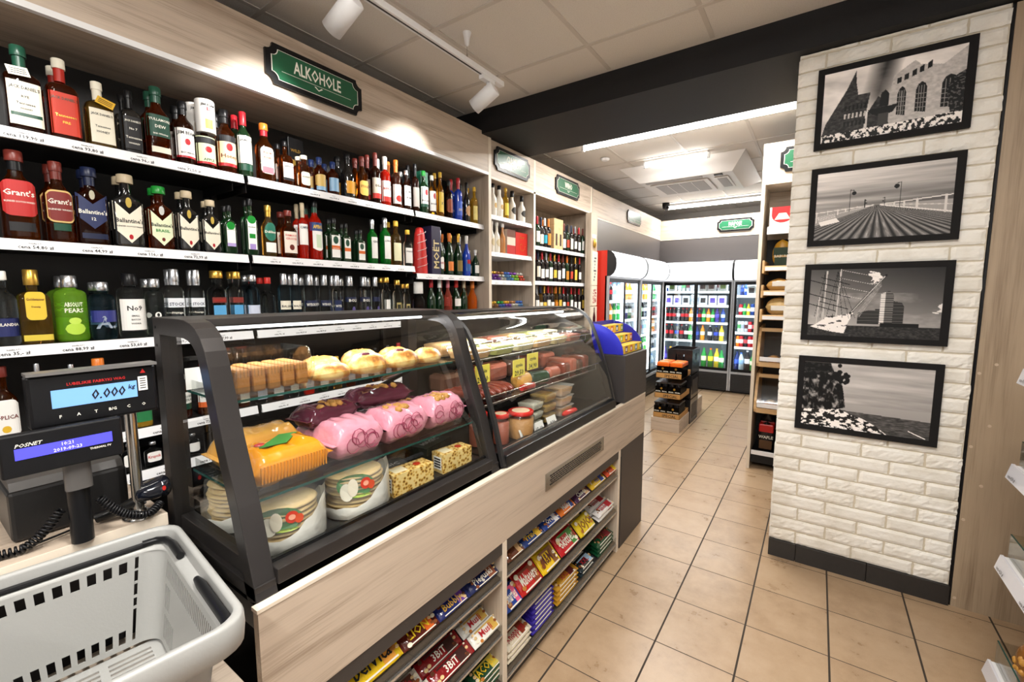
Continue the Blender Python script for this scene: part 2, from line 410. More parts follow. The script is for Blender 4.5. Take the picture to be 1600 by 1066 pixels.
# ------------------------------------------------------------------ ceiling lamps
bat = None
for i, (x0, x1, y, z, p) in enumerate(TUBES):
    where = ['above the aisle just behind the dark beam', 'short one beside the air conditioner', 'over the far drinks coolers', 'unseen one added in the front room', 'unseen one added by the entrance', 'unseen one added nearest the shop window'][i]
    t = thing('fluorescent_lamp', 'white fluorescent tube lamp on the ceiling, ' + where, 'lamp', ((x0 + x1) / 2, y, ZC), group='fluorescent ceiling lamps')
    MB().box(x0, x1, y - .03, y + .03, z + .03, ZC, WHITEM, .004).box(x0 - .012, x0 + .01, y - .018, y + .018, z - .018, z + .035, WHITEM).box(x1 - .01, x1 + .012, y - .018, y + .018, z - .018, z + .035, WHITEM).build('housing', t)
    MB().cyl((x0 + .01, y, z), (x1 - .01, y, z), .013, TUBEM, n=12).build('tube', t)
    area_light('tube_light', ((x0 + x1) / 2, y, z - .02), (0, 0, 0), x1 - x0 - .05, .04, p, parent=t)
# ------------------------------------------------------------------ air conditioner
t = thing('air_conditioner', 'white ceiling air conditioner cassette with sloping sides and grey grille', 'air conditioner', (-1.3, 5.6, ZC))
ACW = mat('air_conditioner_plastic', hexc('dedad6'), .35); ACG = mat('air_filter_grey', hexc('a9a5a2'), .6)
mb = MB(); zt, zb = 2.897, 2.755
A = [(-1.93, 4.92, zt), (-.66, 4.92, zt), (-.66, 6.42, zt), (-1.93, 6.42, zt)]
B = [(-1.76, 5.12, zb), (-.80, 5.12, zb), (-.80, 6.0, zb), (-1.76, 6.0, zb)]
mb.add(A + B, [(0, 1, 5, 4), (1, 2, 6, 5), (2, 3, 7, 6), (3, 0, 4, 7), (4, 5, 6, 7)], ACW)
mb.build('cover', t)
mb = MB().box(-1.68, -1.06, 5.26, 5.84, zb - .014, zb - .002, ACW, .003).box(-1.63, -1.11, 5.31, 5.79, zb - .017, zb - .006, ACG)
for k in range(1, 4): mb.box(-1.63 + .13 * k - .004, -1.63 + .13 * k + .004, 5.31, 5.79, zb - .02, zb - .014, ACW)
mb.build('intake_grille', t)
MB().box(-1.0, -.86, 5.28, 5.82, zb - .01, zb - .001, ACW, .003).box(-.975, -.885, 5.33, 5.77, zb - .013, zb - .008, ACG).build('air_flap', t)
MB().box(-1.7, -1.1, 5.15, 5.21, zb - .006, zb - .001, ACG).build('air_slot', t)
MB().box(-.98, -.9, 5.16, 5.21, zb - .01, zb - .001, BLACK).build('receiver_window', t)
# smoke detector, CCTV
one('smoke_detector', MB().lathe([(-.02, .03), (-.012, .045), (0, .047)], WHITEM, 24, (-1.9, 4.45, ZC - .006)), 'small round white smoke detector on the far ceiling', 'smoke detector', (-1.9, 4.45, ZC))
t = thing('security_camera', 'small black dome security camera on the ceiling above the far corner', 'camera', (-2.02, 7.12, ZC))
MB().cyl((-2.02, 7.12, ZC), (-2.02, 7.12, ZC - .05), .055, BLACK, n=20).build('mount', t)
MB().lathe([(-.065, .012), (-.055, .035), (-.03, .05), (0, .052)], mat('smoked_dome', (.02, .02, .025), .05, coat=.8), 20, (-2.02, 7.12, ZC - .05)).build('dome', t)
# ------------------------------------------------------------------ track lights
TX = -1.64
t = thing('light_track', 'white lighting track hanging on rods below the front ceiling', 'light track', (TX, 1.2, 2.75))
mb = MB().box(TX - .018, TX + .018, -.6, 2.27, 2.735, 2.765, WHITEM, .003)
mb.box(TX - .005, TX + .005, -.58, 2.2, 2.7345, 2.736, BLACK).build('track_rail', t)
for y in (.2, 1.95):
    MB().cyl((TX, y, 2.765), (TX, y, ZC), .0018, STEEL, n=8).lathe([(-.07, .004), (-.06, .012), (-.02, .018), (0, .024)], WHITEM, 16, (TX, y, ZC)).cyl((TX, y, 2.765), (TX, y, 2.79), .005, STEEL, n=10).build('suspension_rod', t)
def spot(y, label, aim):
    t = thing('track_spotlight', label, 'spotlight', (TX, y, 2.735), group='track spotlights')
    MB().box(TX - .017, TX + .017, y - .06, y + .05, 2.712, 2.735, WHITEM, .003).build('adapter', t)
    d = (Vector(aim) - Vector((TX, y, 2.66))).normalized()
    c = Vector((TX + .0, y, 2.645)); k = .085
    MB().cyl((TX, y, 2.714), (TX, y, 2.67), .008, WHITEM, n=10).box(TX - .006, TX + .006, y - .03, y + .03, 2.655, 2.682, WHITEM, .002).build('bracket', t)
    a, e = c - d * .055, c + d * .105
    mb = MB(); u = d.cross(Vector((0, 1, .2))).normalized(); v = d.cross(u)
    def rg(p, r): return [p + (u * math.cos(2 * PI * j / 28) + v * math.sin(2 * PI * j / 28)) * r for j in range(28)]
    mb.rings([rg(a, .036), rg(a + d * .004, .043), rg(e, .043), rg(e, .038), rg(e - d * .04, .034)], WHITEM, cap1=False)
    hd = mb.build('lamp_head', t)
    MB().rings([rg(e - d * .04, .034), rg(e - d * .038, .002)], LED, False, True).build('lamp_lens', hd, org=ORG[t.name])
    l = bpy.data.lights.new('spot', 'SPOT'); l.energy = 46; l.spot_size = math.radians(62); l.spot_blend = .85; l.color = (1, .97, .93); l.shadow_soft_size = .03
    o = bpy.data.objects.new('spot_beam', l); COL.objects.link(o); o.parent = t; o.location = e - ORG[t.name]
    o.rotation_euler = d.to_track_quat('-Z', 'Y').to_euler(); return t
spot(1.2, 'larger looking white spotlight left of the green ALKOHOLE sign', (-2.25, 1.12, 2.3))
spot(2.13, 'white spotlight at the far end of the lighting track', (-2.25, 2.02, 2.3))
spot(.25, 'white spotlight on the track, out over the till', (-2.25, .1, 2.25))
# ================================================================== SHELVING ALONG THE LEFT WALL
XF = -2.2      # fascia face
XS = -2.25     # shelf front
XB = -2.62     # back board
PRICES = ['119,90', '93,80', '96,-', '72,50', '72,70', '154,-', '54,80', '44,99', '116,-', '72,99', '51,-', '35,-', '88,99', '53,60', '39,-', '37,99']
def price_rail(mb, x, y0, y1, zt, h=.038, tags=None, start=0, step=.165, th=.013):
    """white strip with price tickets on the shelf edge facing +x"""
    mb.add([(x, y0, zt), (x, y1, zt), (x + .009, y1, zt - h), (x + .009, y0, zt - h), (x - .006, y0, zt), (x - .006, y1, zt), (x - .006, y1, zt - h), (x - .006, y0, zt - h)],
           [(0, 3, 2, 1), (0, 1, 5, 4), (3, 7, 6, 2), (0, 4, 7, 3), (1, 2, 6, 5), (4, 5, 6, 7)], RAIL)
    if tags:
        y = y0 + .085 + start; k = 0; n = Vector((.009, 0, -h)).normalized()
        while y < y1 - .06 and k < len(tags):
            o = Vector((x + .0065 + .0006, y, zt - h * .66))
            if tags[k]:
                mb.text('cena ' + tags[k] + ' z\u0142', o, (0, 1, 0), -n, th, INK, maxw=step * .84)
                mb.text('butelka 0,7 l', o - n * -.0 + Vector((-.0028, 0, .0125)), (0, 1, 0), -n, th * .4, INK, maxw=step * .6)
            y += step; k += 1
t = thing('shelving_unit', 'tall pale oak shelving unit of spirits under the ALKOHOLE sign', 'shelving unit', (XB, 1.0, 0))
MB().box(XB - .02, XB, -1.2, 2.86, .0, 2.75, SHELFD).build('back_panel', t)
mb = MB().box(XF - .018, XF, -1.2, 2.86, 2.44, 2.75, WOOD_Y); mb.box(XB, XF - .018, -1.2, 2.86, 2.44, 2.458, WOOD_Y)
mb.build('fascia', t)
MB().box(XF - .022, XF + .002, -1.2, 2.86, 2.436, 2.458, WHITEM).build('fascia_edge', t)
MB().box(XB, XF, 2.86, 2.895, 0, 2.75, WOOD_Z).box(XF, XF + .002, 2.86, 2.895, 0, 2.75, EDGE).build('end_panel', t)
BAYS = [(-1.05, -.02), (.0, 1.045), (1.065, 2.105), (2.125, 2.855)]
ROWZ = {'A': 2.056, 'B': 1.688, 'C': 1.325, 'D': .953, 'E': .776, 'F': .45}
AT = ['119,90', '93,80', '96,-', '72,50', '72,70']; BT = ['154,-', '54,80', '44,99', '116,-', '72,99', '51,-']; CT = ['35,-', '35,-', '88,99', '53,60', '39,-', '37,99']
SHELFZ = {}
for r, z in ROWZ.items():
    for i, (a, b) in enumerate(BAYS):
        zz = z - (.045 if (r == 'B' and i == 3) else 0); SHELFZ[(r, i)] = zz
        mb = MB().box(XB, XS, a, b, zz - .03, zz - .004, SHELFD)
        for y in (a + .01, b - .03): mb.box(XB, XS - .05, y, y + .004, zz - .07, zz - .03, SHELFD)
        s = mb.build('shelf', t); mb = MB()
        tg = {'A': AT, 'B': BT, 'C': CT}.get(r, PRICES)
        if i == 1: tags = (['37,99'] + tg if r == 'A' else tg) ; st = .16
        elif i == 0: tags = tg; st = .165
        else: tags = [PRICES[(k * 5 + i) % 16] for k in range(12)]; st = .115
        price_rail(mb, XS, a, b, zz - .001, tags=tags[:int((b - a) / st)], step=st, th=.0165 if i < 2 else .011, start=.1 if (i == 1 and r != 'C') else .02)
        mb.build('price_rail', s, org=ORG[t.name])
for y in (-.01, 1.055, 2.115): MB().box(XB, XB + .03, y - .012, y + .012, 0, 2.44, BLACKM).build('upright', t)

def simple_unit(name, label, y0, y1, zfas, ztop, shelves, endp, back=WOOD_Z, split=None):
    t = thing(name, label, 'shelving unit', (XB, (y0 + y1) / 2, 0))
    MB().box(XB - .02, XB, y0, y1, 0, ztop, back).build('back_panel', t)
    mb = MB().box(XF - .018, XF, y0, y1, zfas, ztop, WOOD_Y).box(XB, XF - .018, y0, y1, zfas, zfas + .018, WOOD_Y); mb.build('fascia', t)
    MB().box(XF - .022, XF + .0015, y0, y1, zfas - .003, zfas + .014, EDGE).build('fascia_edge', t)
    MB().box(XB, XF, y1 - .032, y1, 0, zfas - .003, WOOD_Z).box(XF, XF + .0015, y1 - .032, y1, 0, ztop, EDGE).build('end_panel', t)
    for z in shelves:
        sp_ = [(y0 + .002, y1 - .034)] if not split else [(y0 + .002, split - .006), (split + .006, y1 - .034)]
        for a, b in sp_:
            s = MB().box(XB, XS + .03, a, b, z - .03, z - .004, SHELFD if split else WHITEM).build('shelf', t)
            mb = MB(); price_rail(mb, XS + .03, a, b, z - .001, h=.036, tags=[PRICES[(k * 3 + 2) % 16] for k in range(9)], step=.11, th=.01); mb.build('price_rail', s, org=ORG[t.name])
    return t
simple_unit('shelving_unit', 'narrow pale oak shelving unit of sweets under the CIASTKA sign', 2.897, 3.57, 2.42, 2.715, (2.145, 1.848, 1.618, 1.36, 1.0), 1)
simple_unit('shelving_unit', 'pale oak shelving unit of wine bottles under the WINO sign', 3.572, 4.80, 2.42, 2.715, (1.958, 1.627, 1.30, .95), 1, split=4.17)
# fascia boards and dark boards over the coolers
t = thing('cooler_surround', 'oak and dark grey boarding above the left wall coolers', 'wall panelling', (XF, 6.1, 1.9))
MB().box(XF - .02, XF, 4.802, 7.5, 2.395, 2.705, WOOD_Y).build('fascia', t)
MB().box(XF - .02, XF - .002, 4.83, 7.5, 2.004, 2.39, DGREY).build('infill_board', t)
MB().box(XF - .02, XF + .002, 4.83, 7.5, 2.385, 2.40, EDGE).box(XF - .05, XF + .004, 4.802, 4.83, 2.004, 2.705, WOOD_Z).build('edge_strip', t)
t = thing('cooler_surround', 'oak and dark grey boarding behind the NAPOJE sign over the back coolers', 'wall panelling', (-1.2, 7.5, 1.9))
MB().box(XF, .3, 7.5, 7.52, 2.385, 2.69, WOOD_X).build('fascia', t)
MB().box(XF, .3, 7.502, 7.52, 2.004, 2.38, DGREY).build('infill_board', t)
MB().box(XF, .3, 7.497, 7.52, 2.375, 2.388, EDGE).build('edge_strip', t)

# ------------------------------------------------------------------ green category signs
GRN = mat('green_enamel_sign', hexc('1c5a3c'), .32, coat=.2); GRNS = mat('green_glossy_sign', hexc('5f8f74'), .12, coat=1)
SIGNW = mat('cream_lettering', hexc('f2efe2'), .5)
def plaque(W, H, r):
    """rectangle with scooped corners"""
    p = []
    for cx, cy, a0 in ((W / 2, H / 2, 180), (-W / 2, H / 2, 270), (-W / 2, -H / 2, 0), (W / 2, -H / 2, 90)):
        for k in range(7):
            a = math.radians(a0 + 90 * (k / 6)) if True else 0
            p.append((cx + r * math.cos(a), cy + r * math.sin(a)))
    out = []
    # order every scoop so the outline runs counter-clockwise
    for q in range(4):
        seg = p[q * 7:q * 7 + 7][::-1]; out += seg
    return out
def sign(label, word, cpos, u, n, W, H, th, green=GRN, rx=None):
    u = Vector(u); n = Vector(n); v = Vector((0, 0, 1)); c = Vector(cpos)
    t = thing('category_sign', label, 'sign', c)
    def slab(w, h, r, d0, d1, m):
        P = plaque(w, h, r); k = len(P)
        vs = [c + u * a + v * b + n * d0 for a, b in P] + [c + u * a + v * b + n * d1 for a, b in P]
        mb = MB(); mb.add(vs, [(j, (j + 1) % k, (j + 1) % k + k, j + k) for j in range(k)] , m)
        ctr = [c + n * d1, c + n * d0]
        mb.add(vs[k:] + [ctr[0]], [(j, (j + 1) % k, k) for j in range(k)], m); mb.add(vs[:k] + [ctr[1]], [((j + 1) % k, j, k) for j in range(k)], m)
        return mb
    slab(W, H, H * .19, .0, .014, BLACK).build('frame', t)
    mb = slab(W * .9, H * .74, H * .17, .014, .0155, SIGNW)
    mb2 = slab(W * .885, H * .715, H * .165, .0152, .0162, green); mb.add(mb2.v, mb2.f, green)
    o = c + n * .0168
    mb.text(word, o + v * H * .10, u, v, H * .44, SIGNW, sx=.62 if len(word) > 5 else .7, maxw=W * .6)
    for a, b in ((-.36, -.05), (.05, .36)): mb.quad(o + u * W * a - v * H * .14, o + u * W * b - v * H * .14, o + u * W * b - v * H * .13, o + u * W * a - v * H * .13, SIGNW)
    mb.quad(o + u * -W * .05 - v * H * .14, o + u * W * .05 - v * H * .14, o + u * W * .05 - v * H * .13, o - u * W * .05 - v * H * .13, SIGNW)
    for s_ in (-1, 1):
        mb.quad(o + u * s_ * W * .045 - v * H * .18, o + u * s_ * W * .03 - v * H * .17, o + u * 0 - v * H * .235, o - v * H * .265, SIGNW)
    mb.build('sign_face', t); return t
sign('large green ALKOHOLE sign with scooped corners on the oak fascia', 'ALKOHOLE', (XF + .001, 1.41, 2.588), (0, 1, 0), (1, 0, 0), .53, .185, 1)
sign('shiny green CIASTKA sign above the narrow sweets shelves', 'CIASTKA', (XF + .001, 3.19, 2.588), (0, 1, 0), (1, 0, 0), .52, .185, 1)
sign('green WINO sign above the wine shelves', 'WINO', (XF + .001, 4.19, 2.588), (0, 1, 0), (1, 0, 0), .52, .18, 1)
sign('green sign washed out by glare above the left wall coolers', '', (XF + .001, 6.2, 2.56), (0, 1, 0), (1, 0, 0), .54, .17, 1)
sign('green NAPOJE sign on the far wall fascia', 'NAPOJE', (-1.09, 7.499, 2.54), (1, 0, 0), (0, -1, 0), .5, .185, 1)
sign('green sign half hidden by the brick column, over the bread shelves', '', (-.06, 4.198, 2.555), (1, 0, 0), (0, -1, 0), .5, .185, 1)

# ================================================================== COUNTER
CX = -.88; YC1 = 2.79
t = thing('sales_counter', 'oak fronted sales counter under the glass display cases with sweets racks', 'counter', (-1.1, 1.6, 0))
MB().box(CX - .02, CX, .385, YC1, .612, .872, WOOD_Y).build('front_panel', t)
MB().box(CX - .022, CX + .0012, .383, YC1, .866, .874, EDGE).build('panel_edge', t)
MB().box(-1.5, CX - .021, .4, 2.40, .8, .855, BLACKM).build('counter_top', t)
MB().box(CX - .018, CX - .003, .39, YC1 - .01, .565, .612, CHAR).build('shadow_batten', t)
MB().box(-1.55, CX - .02, YC1 - .02, YC1, 0, .87, CHAR).box(CX - .02, CX - .002, 2.40, YC1, 0, .61, CHAR).build('end_cladding', t)
MB().box(-1.32, -1.3, .4, 2.4, 0, .8, WOOD_Z).build('back_panel', t)
MB().box(-1.3, CX - .02, .4, 2.4, .0, .05, CHAR).box(-1.3, CX - .05, .4, 2.4, .565, .58, CHAR).build('plinth', t)
for y in (.385, 1.218, 2.35): MB().box(-1.3, CX - .002, y, y + .025, 0, .612, WOOD_Z).box(CX - .002, CX, y, y + .025, 0, .61, EDGE).build('divider', t)
# slotted steel vent
mb = MB(); vy0, vy1, vz0, vz1 = 1.515, 2.115, .69, .762
mb.box(CX, CX + .004, vy0, vy1, vz0, vz1, STEEL)
for r_ in range(5):
    y = vy0 + .035 + (r_ % 2) * .008
    while y < vy1 - .045:
        mb.box(CX + .0042, CX + .0048, y, y + .017, vz0 + .014 + r_ * .0095, vz0 + .0195 + r_ * .0095, BLACK); y += .022
mb.build('ventilation_grille', t)
# slanted candy shelves
CSH = []   # (y0, y1, z front, z back)
for (a, b) in ((.412, 1.216), (1.245, 2.348)):
    for k, (zf, zb) in enumerate(((.475, .555), (.262, .345), (.062, .135))):
        s = MB().prism([(CX - .01, zf - .006), (CX - .01, zf), (-1.24, zb), (-1.24, zb - .006)], 1, a, b, CHAR).build('rack_shelf', t)
        mb = MB().box(CX - .008, CX - .003, a, b, zf - .012, zf + .028, PLAST).box(CX - .012, CX - .001, a, b, zf - .016, zf - .008, SILVER)
        mb.build('clear_lip', s, org=ORG[t.name]); CSH.append((a, b, zf, zb))
# end box on the counter
one('counter_end_box', MB().box(-1.45, CX + .001, 2.41, 2.795, .876, 1.152, CHAR, .003), 'dark grey box on the end of the counter carrying the wafer display', 'box', (-1.1, 2.6, .876))

# till surface
one('till_worktop', MB().box(-1.8, -1.3, -.9, .375, .93, .96, WOOD_Y).box(-1.302, -1.298, -.9, .375, .93, .9601, EDGE).box(-1.78, -1.32, -.85, .36, 0, .93, CHAR), 'pale oak till worktop beside the display case', 'worktop', (-1.5, 0, 0))
one('basket_ledge', MB().box(-1.28, -.9, -.9, .37, .676, .706, WOOD_Y).box(-1.27, -.92, -.88, .35, 0, .676, CHAR), 'low oak ledge holding the grey shopping basket in front of the till', 'ledge', (-1.1, 0, 0))

# ------------------------------------------------------------------ display cases
def rail_path(prof, y0, y1, wd, mb, m, inner):
    """frame side: outer profile (x,z) list, inner profile same count"""
    n = len(prof)
    vs = []
    for y in (y0, y1): vs += [(x, y, z) for x, z in prof] + [(x, y, z) for x, z in inner]
    fs = []
    for j in range(n - 1):
        fs += [(j, j + 1, n + j + 1, n + j), (2 * n + j, 3 * n + j, 3 * n + j + 1, 2 * n + j + 1), (j, 2 * n + j, 2 * n + j + 1, j + 1), (n + j, n + j + 1, 3 * n + j + 1, 3 * n + j)]
    fs += [(0, n, 3 * n, 2 * n), (n - 1, 3 * n - 1, 4 * n - 1, 2 * n - 1)]
    mb.add(vs, fs, m)
def arc(cx, cz, r, a0, a1, n): return [(cx + r * math.cos(math.radians(a0 + (a1 - a0) * k / n)), cz + r * math.sin(math.radians(a0 + (a1 - a0) * k / n))) for k in range(n + 1)]
P1 = [(-1.352, .8745), (-1.352, 1.444)] + [(-1.2, 1.444)] + [(-1.165, 1.443), (-1.133, 1.437), (-1.104, 1.425), (-1.08, 1.405), (-1.062, 1.378), (-1.050, 1.345), (-1.040, 1.31), (-1.005, 1.195), (-.955, 1.06), (-.900, .8745)]
def inset(P, d):
    out = []
    for i, p in enumerate(P):
        a = Vector(P[max(i - 1, 0)]); b = Vector(P[min(i + 1, len(P) - 1)])
        q = Vector(p)
        if 0 < i < len(P) - 1:
            d1 = (q - a).normalized(); d2 = (b - q).normalized(); n1 = Vector((d1.y, -d1.x)); n2 = Vector((d2.y, -d2.x)); nn = (n1 + n2); nn = nn / max(.3, nn.dot(n1)); out.append(tuple(q + nn * d))
        else:
            d1 = (b - a).normalized(); out.append(tuple(q + Vector((d1.y, -d1.x)) * d))
    return out
I1 = inset(P1, .042)
# case 1: bakery display case, graphite frames
t = thing('display_case', 'square sided glass bakery case with thick graphite frame, nearest the till', 'display case', (-1.12, .8, .87))
for y0, y1 in ((.393, .437), (1.185, 1.228)):
    mb = MB(); rail_path(P1, y0, y1, 0, mb, GRAPH, I1)
    mb.box(-1.352, -.905, y0, y1, .8745, .905, GRAPH); mb.box(-1.30, -.93, y0 + .01, y1 - .005, .903, .962 - .02, GRAPH) if y0 < .5 else None
    f = mb.build('side_frame', t, bevel=.0015)
    if y0 < .5:
        b2 = MB()
        for (x, z) in ((-1.345, 1.42), (-1.343, 1.375)): b2.cyl((x + .008, y0 - .001, z), (x + .008, y0, z), .004, BLACK, n=10)
        b2.build('screw_cap', f, org=ORG[t.name])
MB().box(-.935, -.898, .437, 1.185, .892, .926, GRAPH, .002).box(-.94, -.93, .437, 1.185, .926, .934, BLACK).build('bottom_rail', t)
MB().box(-1.352, -1.155, .437, 1.185, 1.424, 1.4435, GRAPH, .002).build('top_rail', t); MB().box(-1.352, -1.335, .437, 1.185, .8745, .93, GRAPH).build('rear_rail', t)
MB().box(-1.34, -.935, .437, 1.185, .885, .897, mat('case_floor_steel', hexc('4d4a46'), .22, metal=.7)).build('case_floor', t)
mb = MB().cyl((-1.235, .44, 1.415), (-1.235, 1.183, 1.415), .005, CASELED); mb.build('light_strip', t)
area_light('case_light', (-1.225, .81, 1.40), (0, math.radians(-20), 0), .02, .7, 2.6, (.95, .97, 1), parent=t)
def curved_glass(P, y0, y1, mb, m):
    Q = []
    for a, b in zip(P[:-1], P[1:]):
        for k in range(3): Q.append((a[0] + (b[0] - a[0]) * k / 3, a[1] + (b[1] - a[1]) * k / 3))
    Q.append(P[-1]); n = len(Q)
    mb.add([(x, y0, z) for x, z in Q] + [(x, y1, z) for x, z in Q], [(j, j + 1, n + j + 1, n + j) for j in range(n - 1)], m, True)
G1 = inset(P1[2:], .012); G1 = [(-1.25, 1.431)] + G1[:-1] + [(-.925, .915)]
mb = MB(); curved_glass(G1, .437, 1.185, mb, GLASS); mb.build('front_glass', t)
mb = MB(); SI = I1[1:-1]
poly = [(-1.31, .93)] + [(-1.31, 1.40)] + SI[1:] + [(-.945, .935)]
mb.add([(x, .41, z) for x, z in poly], [tuple(range(len(poly)))], GLASS); mb.build('side_glass', t)
def glass_shelf(t, x0, x1, y0, y1, z, lip=.026):
    s = MB().box(x0, x1, y0, y1, z - .006, z, GLASS).box(x1 - .001, x1, y0, y1, z - .006, z, GEDGE).box(x0, x1, y0, y0 + .001, z - .006, z, GEDGE).build('glass_shelf', t)
    MB().box(x1 - .012, x1 - .0105, y0, y1, z, z + lip, PLAST).box(x0, x1 - .0105, y0 + .006, y0 + .0075, z, z + lip, PLAST).build('shelf_lip', s, org=ORG[t.name])
glass_shelf(t, -1.31, -1.078, .44, 1.183, 1.258)
glass_shelf(t, -1.31, -.985, .44, 1.183, 1.05)
# case 2: refrigerated deli case
P2 = [(-1.36, .8745), (-1.36, 1.43), (-1.2, 1.432), (-1.155, 1.428), (-1.118, 1.415), (-1.085, 1.396), (-1.058, 1.370), (-1.036, 1.335), (-1.012, 1.28), (-.99, 1.225), (-.955, 1.125), (-.925, 1.03), (-.888, .884)]
I2 = inset(P2, .014)
t = thing('display_case', 'curved glass deli case with slim black frame beside the bakery case', 'display case', (-1.12, 1.77, .87))
for y0, y1 in ((1.236, 1.252), (2.296, 2.312)):
    mb = MB(); rail_path(P2, y0, y1, 0, mb, BLACKM, I2); mb.build('side_frame', t)
mb = MB(); G2 = P2[2:]; curved_glass([(-1.3, 1.43)] + inset(G2, .006)[1:-1] + [(-.905, .93)], 1.252, 2.296, mb, GLASS); mb.build('front_glass', t)
MB().box(-.96, -.886, 1.252, 2.296, .876, .922, BLACK, .003).box(-.93, -.925, 1.252, 2.296, .922, .93, SILVER).build('bottom_rail', t)
MB().box(-1.36, -1.2, 1.252, 2.296, 1.41, 1.43, BLACK, .002).build('top_rail', t)
MB().box(-1.36, -1.352, 1.252, 2.296, .9, 1.41, mat('case_back_dark', hexc('4a4542'), .25, metal=.6)).box(-1.352, -.96, 1.252, 2.296, .876, .9, mat('case_base_black', hexc('191817'), .3)).build('case_liner', t)
mb = MB().add([(-1.352, 2.294, .9), (-.93, 2.294, .9), (-1.05, 2.294, 1.3), (-1.352, 2.294, 1.41)], [(0, 1, 2, 3)], mat('case_side_mirror', hexc('6a6662'), .12, metal=.8)); mb.build('side_liner', t)
MB().cyl((-1.22, 1.26, 1.4), (-1.22, 2.29, 1.4), .006, CASELED).build('light_strip', t)
area_light('case_light', (-1.2, 1.77, 1.385), (0, math.radians(-25), 0), .03, 1.0, 7, (.93, .97, 1), parent=t)
for x0, x1, z in ((-1.35, -1.06, 1.245), (-1.35, -.995, 1.085)):
    s = MB().box(x0, x1, 1.256, 2.292, z - .006, z, GLASS).build('glass_shelf', t)
    mb = MB()
    for zz in (z + .03, z + .002): mb.cyl((x1, 1.256, zz), (x1, 2.292, zz), .0018, STEEL, n=8)
    for k in range(4): mb.cyl((x1, 1.3 + k * .32, z), (x1, 1.3 + k * .32, z + .03), .0015, STEEL, n=6)
    mb.build('wire_rail', s, org=ORG[t.name])
# ================================================================== DRINKS COOLERS
CAB = mat('cooler_black_shell', (.02, .02, .022), .35); CINT = mat('cooler_inner_grey', hexc('a3adb6'), .4)
REDP = mat('red_painted_side', hexc('c22a1c'), .35); CGREY = mat('cooler_grey_frame', hexc('b9bbbf'), .3, metal=.4)
def cooler(label, loc, rzv, W, D, shelves, zb=.34, ztop=1.70, near=None, strips=(), doors=2, oy=0):
    t = local('drinks_cooler', label, 'cooler', loc, rzv, 'glass door drinks coolers')
    mb = MB().box(0, .02, 0.02, D, .03, 2.0, near or CAB).build('side_panel', t)
    MB().box(W - .02, W, .02, D, .03, 2.0, CAB).build('side_panel', t)
    MB().box(.02, W - .02, D - .02, D, .03, 2.0, CINT).box(.02, W - .02, .05, D, ztop, 1.98, CINT).box(.02, W - .02, .04, D, zb - .03, zb, CINT).box(.02, .03, .06, D, zb, ztop, CINT).box(W - .03, W - .02, .06, D, zb, ztop, CINT).build('inner_liner', t)
    # bulging lit canopy
    prof = [(.02, 1.71), (-.02, 1.715), (-.055, 1.745), (-.078, 1.79), (-.085, 1.85), (-.078, 1.905), (-.055, 1.955), (-.02, 1.985), (.02, 2.0)]
    c = MB().prism(prof, 0, .012, W - .012, CANOPY, True).build('canopy', t)
    MB().prism([(a * 1.06 - .002, (b - 1.85) * 1.03 + 1.85) for a, b in prof], 0, 0, .012, CAB).build('canopy_end', c, org=(0, 0, 0)); MB().prism([(a * 1.06 - .002, (b - 1.85) * 1.03 + 1.85) for a, b in prof], 0, W - .012, W, CAB).build('canopy_end', c, org=(0, 0, 0))
    # frame
    MB().box(0, .022, -.005, .04, .03, 1.71, CGREY).box(W - .022, W, -.005, .04, .03, 1.71, CGREY).box(.022, W - .022, -.005, .04, 1.685, 1.71, CGREY).box(.022, W - .022, -.008, .04, zb - .045, zb - .012, CGREY).build('frame', t)
    n = doors; w = (W - .044) / n
    for k in range(n):
        a = .022 + k * w; b = a + w; y = .002 + .012 * (k % 2)
        a -= .012 * (k > 0)
        d = MB().box(a, a + .03, y, y + .012, zb - .01, 1.685, BLACK).box(b - .03, b, y, y + .012, zb - .01, 1.685, BLACK).box(a + .03, b - .03, y, y + .012, 1.64, 1.685, BLACK).box(a + .03, b - .03, y, y + .012, zb - .01, zb + .03, BLACK).build('door', t)
        MB().box(a + .03, b - .03, y + .004, y + .007, zb + .03, 1.64, GLASS).build('pane', d, org=(0, 0, 0))
    for z in shelves:
        s = MB().box(.03, W - .03, .07, D - .04, z - .012, z, WHITEM).build('shelf', t)
        MB().box(.03, W - .03, .062, .07, z - .03, z + .006, RAIL).build('price_rail', s, org=(0, 0, 0))
    mb = MB(); mb.box(.0, W, .0, D, .03, zb - .046, CAB)
    for k in range(9): mb.box(.04, W - .04, -.006, .0, .06 + k * .024, .07 + k * .024, BLACKM)
    mb.build('grille', t)
    MB().box(.05, W - .05, .05, D - .05, 0, .03, BLACK).build('base', t)
    for x in strips:
        MB().cyl((x, .052, zb + .05), (x, .052, 1.66), .012, LEDC, n=8).build('light_strip', t)
    area_light('cooler_light', (W / 2, .10, 1.685), (math.radians(12), 0, 0), W - .1, .06, 10, (.88, .94, 1), parent=t)
    area_light('cooler_light', (W / 2, .055, 1.0), (PI / 2, 0, 0), W - .1, 1.1, 5, (.88, .94, 1), parent=t)
    return t
Y0B = 7.35
def zat(py): return round(meas(1090, py, 1, Y0B + .07).z, 3)
SH1 = [zat(p) for p in (455.5, 477, 503.5, 532)]; SH2 = [zat(p) for p in (462, 491.5, 516.5, 538.5)]
cooler('wide lit drinks cooler on the far wall full of cola and multipacks', (-2.09, Y0B, 0), 0, 1.035, .62, SH1, strips=(.035, 1.0))
cooler('lit drinks cooler with cans and champagne, right end of the far wall', (-1.05, Y0B, 0), 0, 1.0, .62, SH2, strips=(.035,))
LSH = [.66, .92, 1.17, 1.42]
cooler('beer cooler with a red side, nearest of the two on the left wall', (-1.99, 4.83, 0), PI / 2, 1.14, .6, LSH, near=REDP, strips=(.56, .62, 1.1))
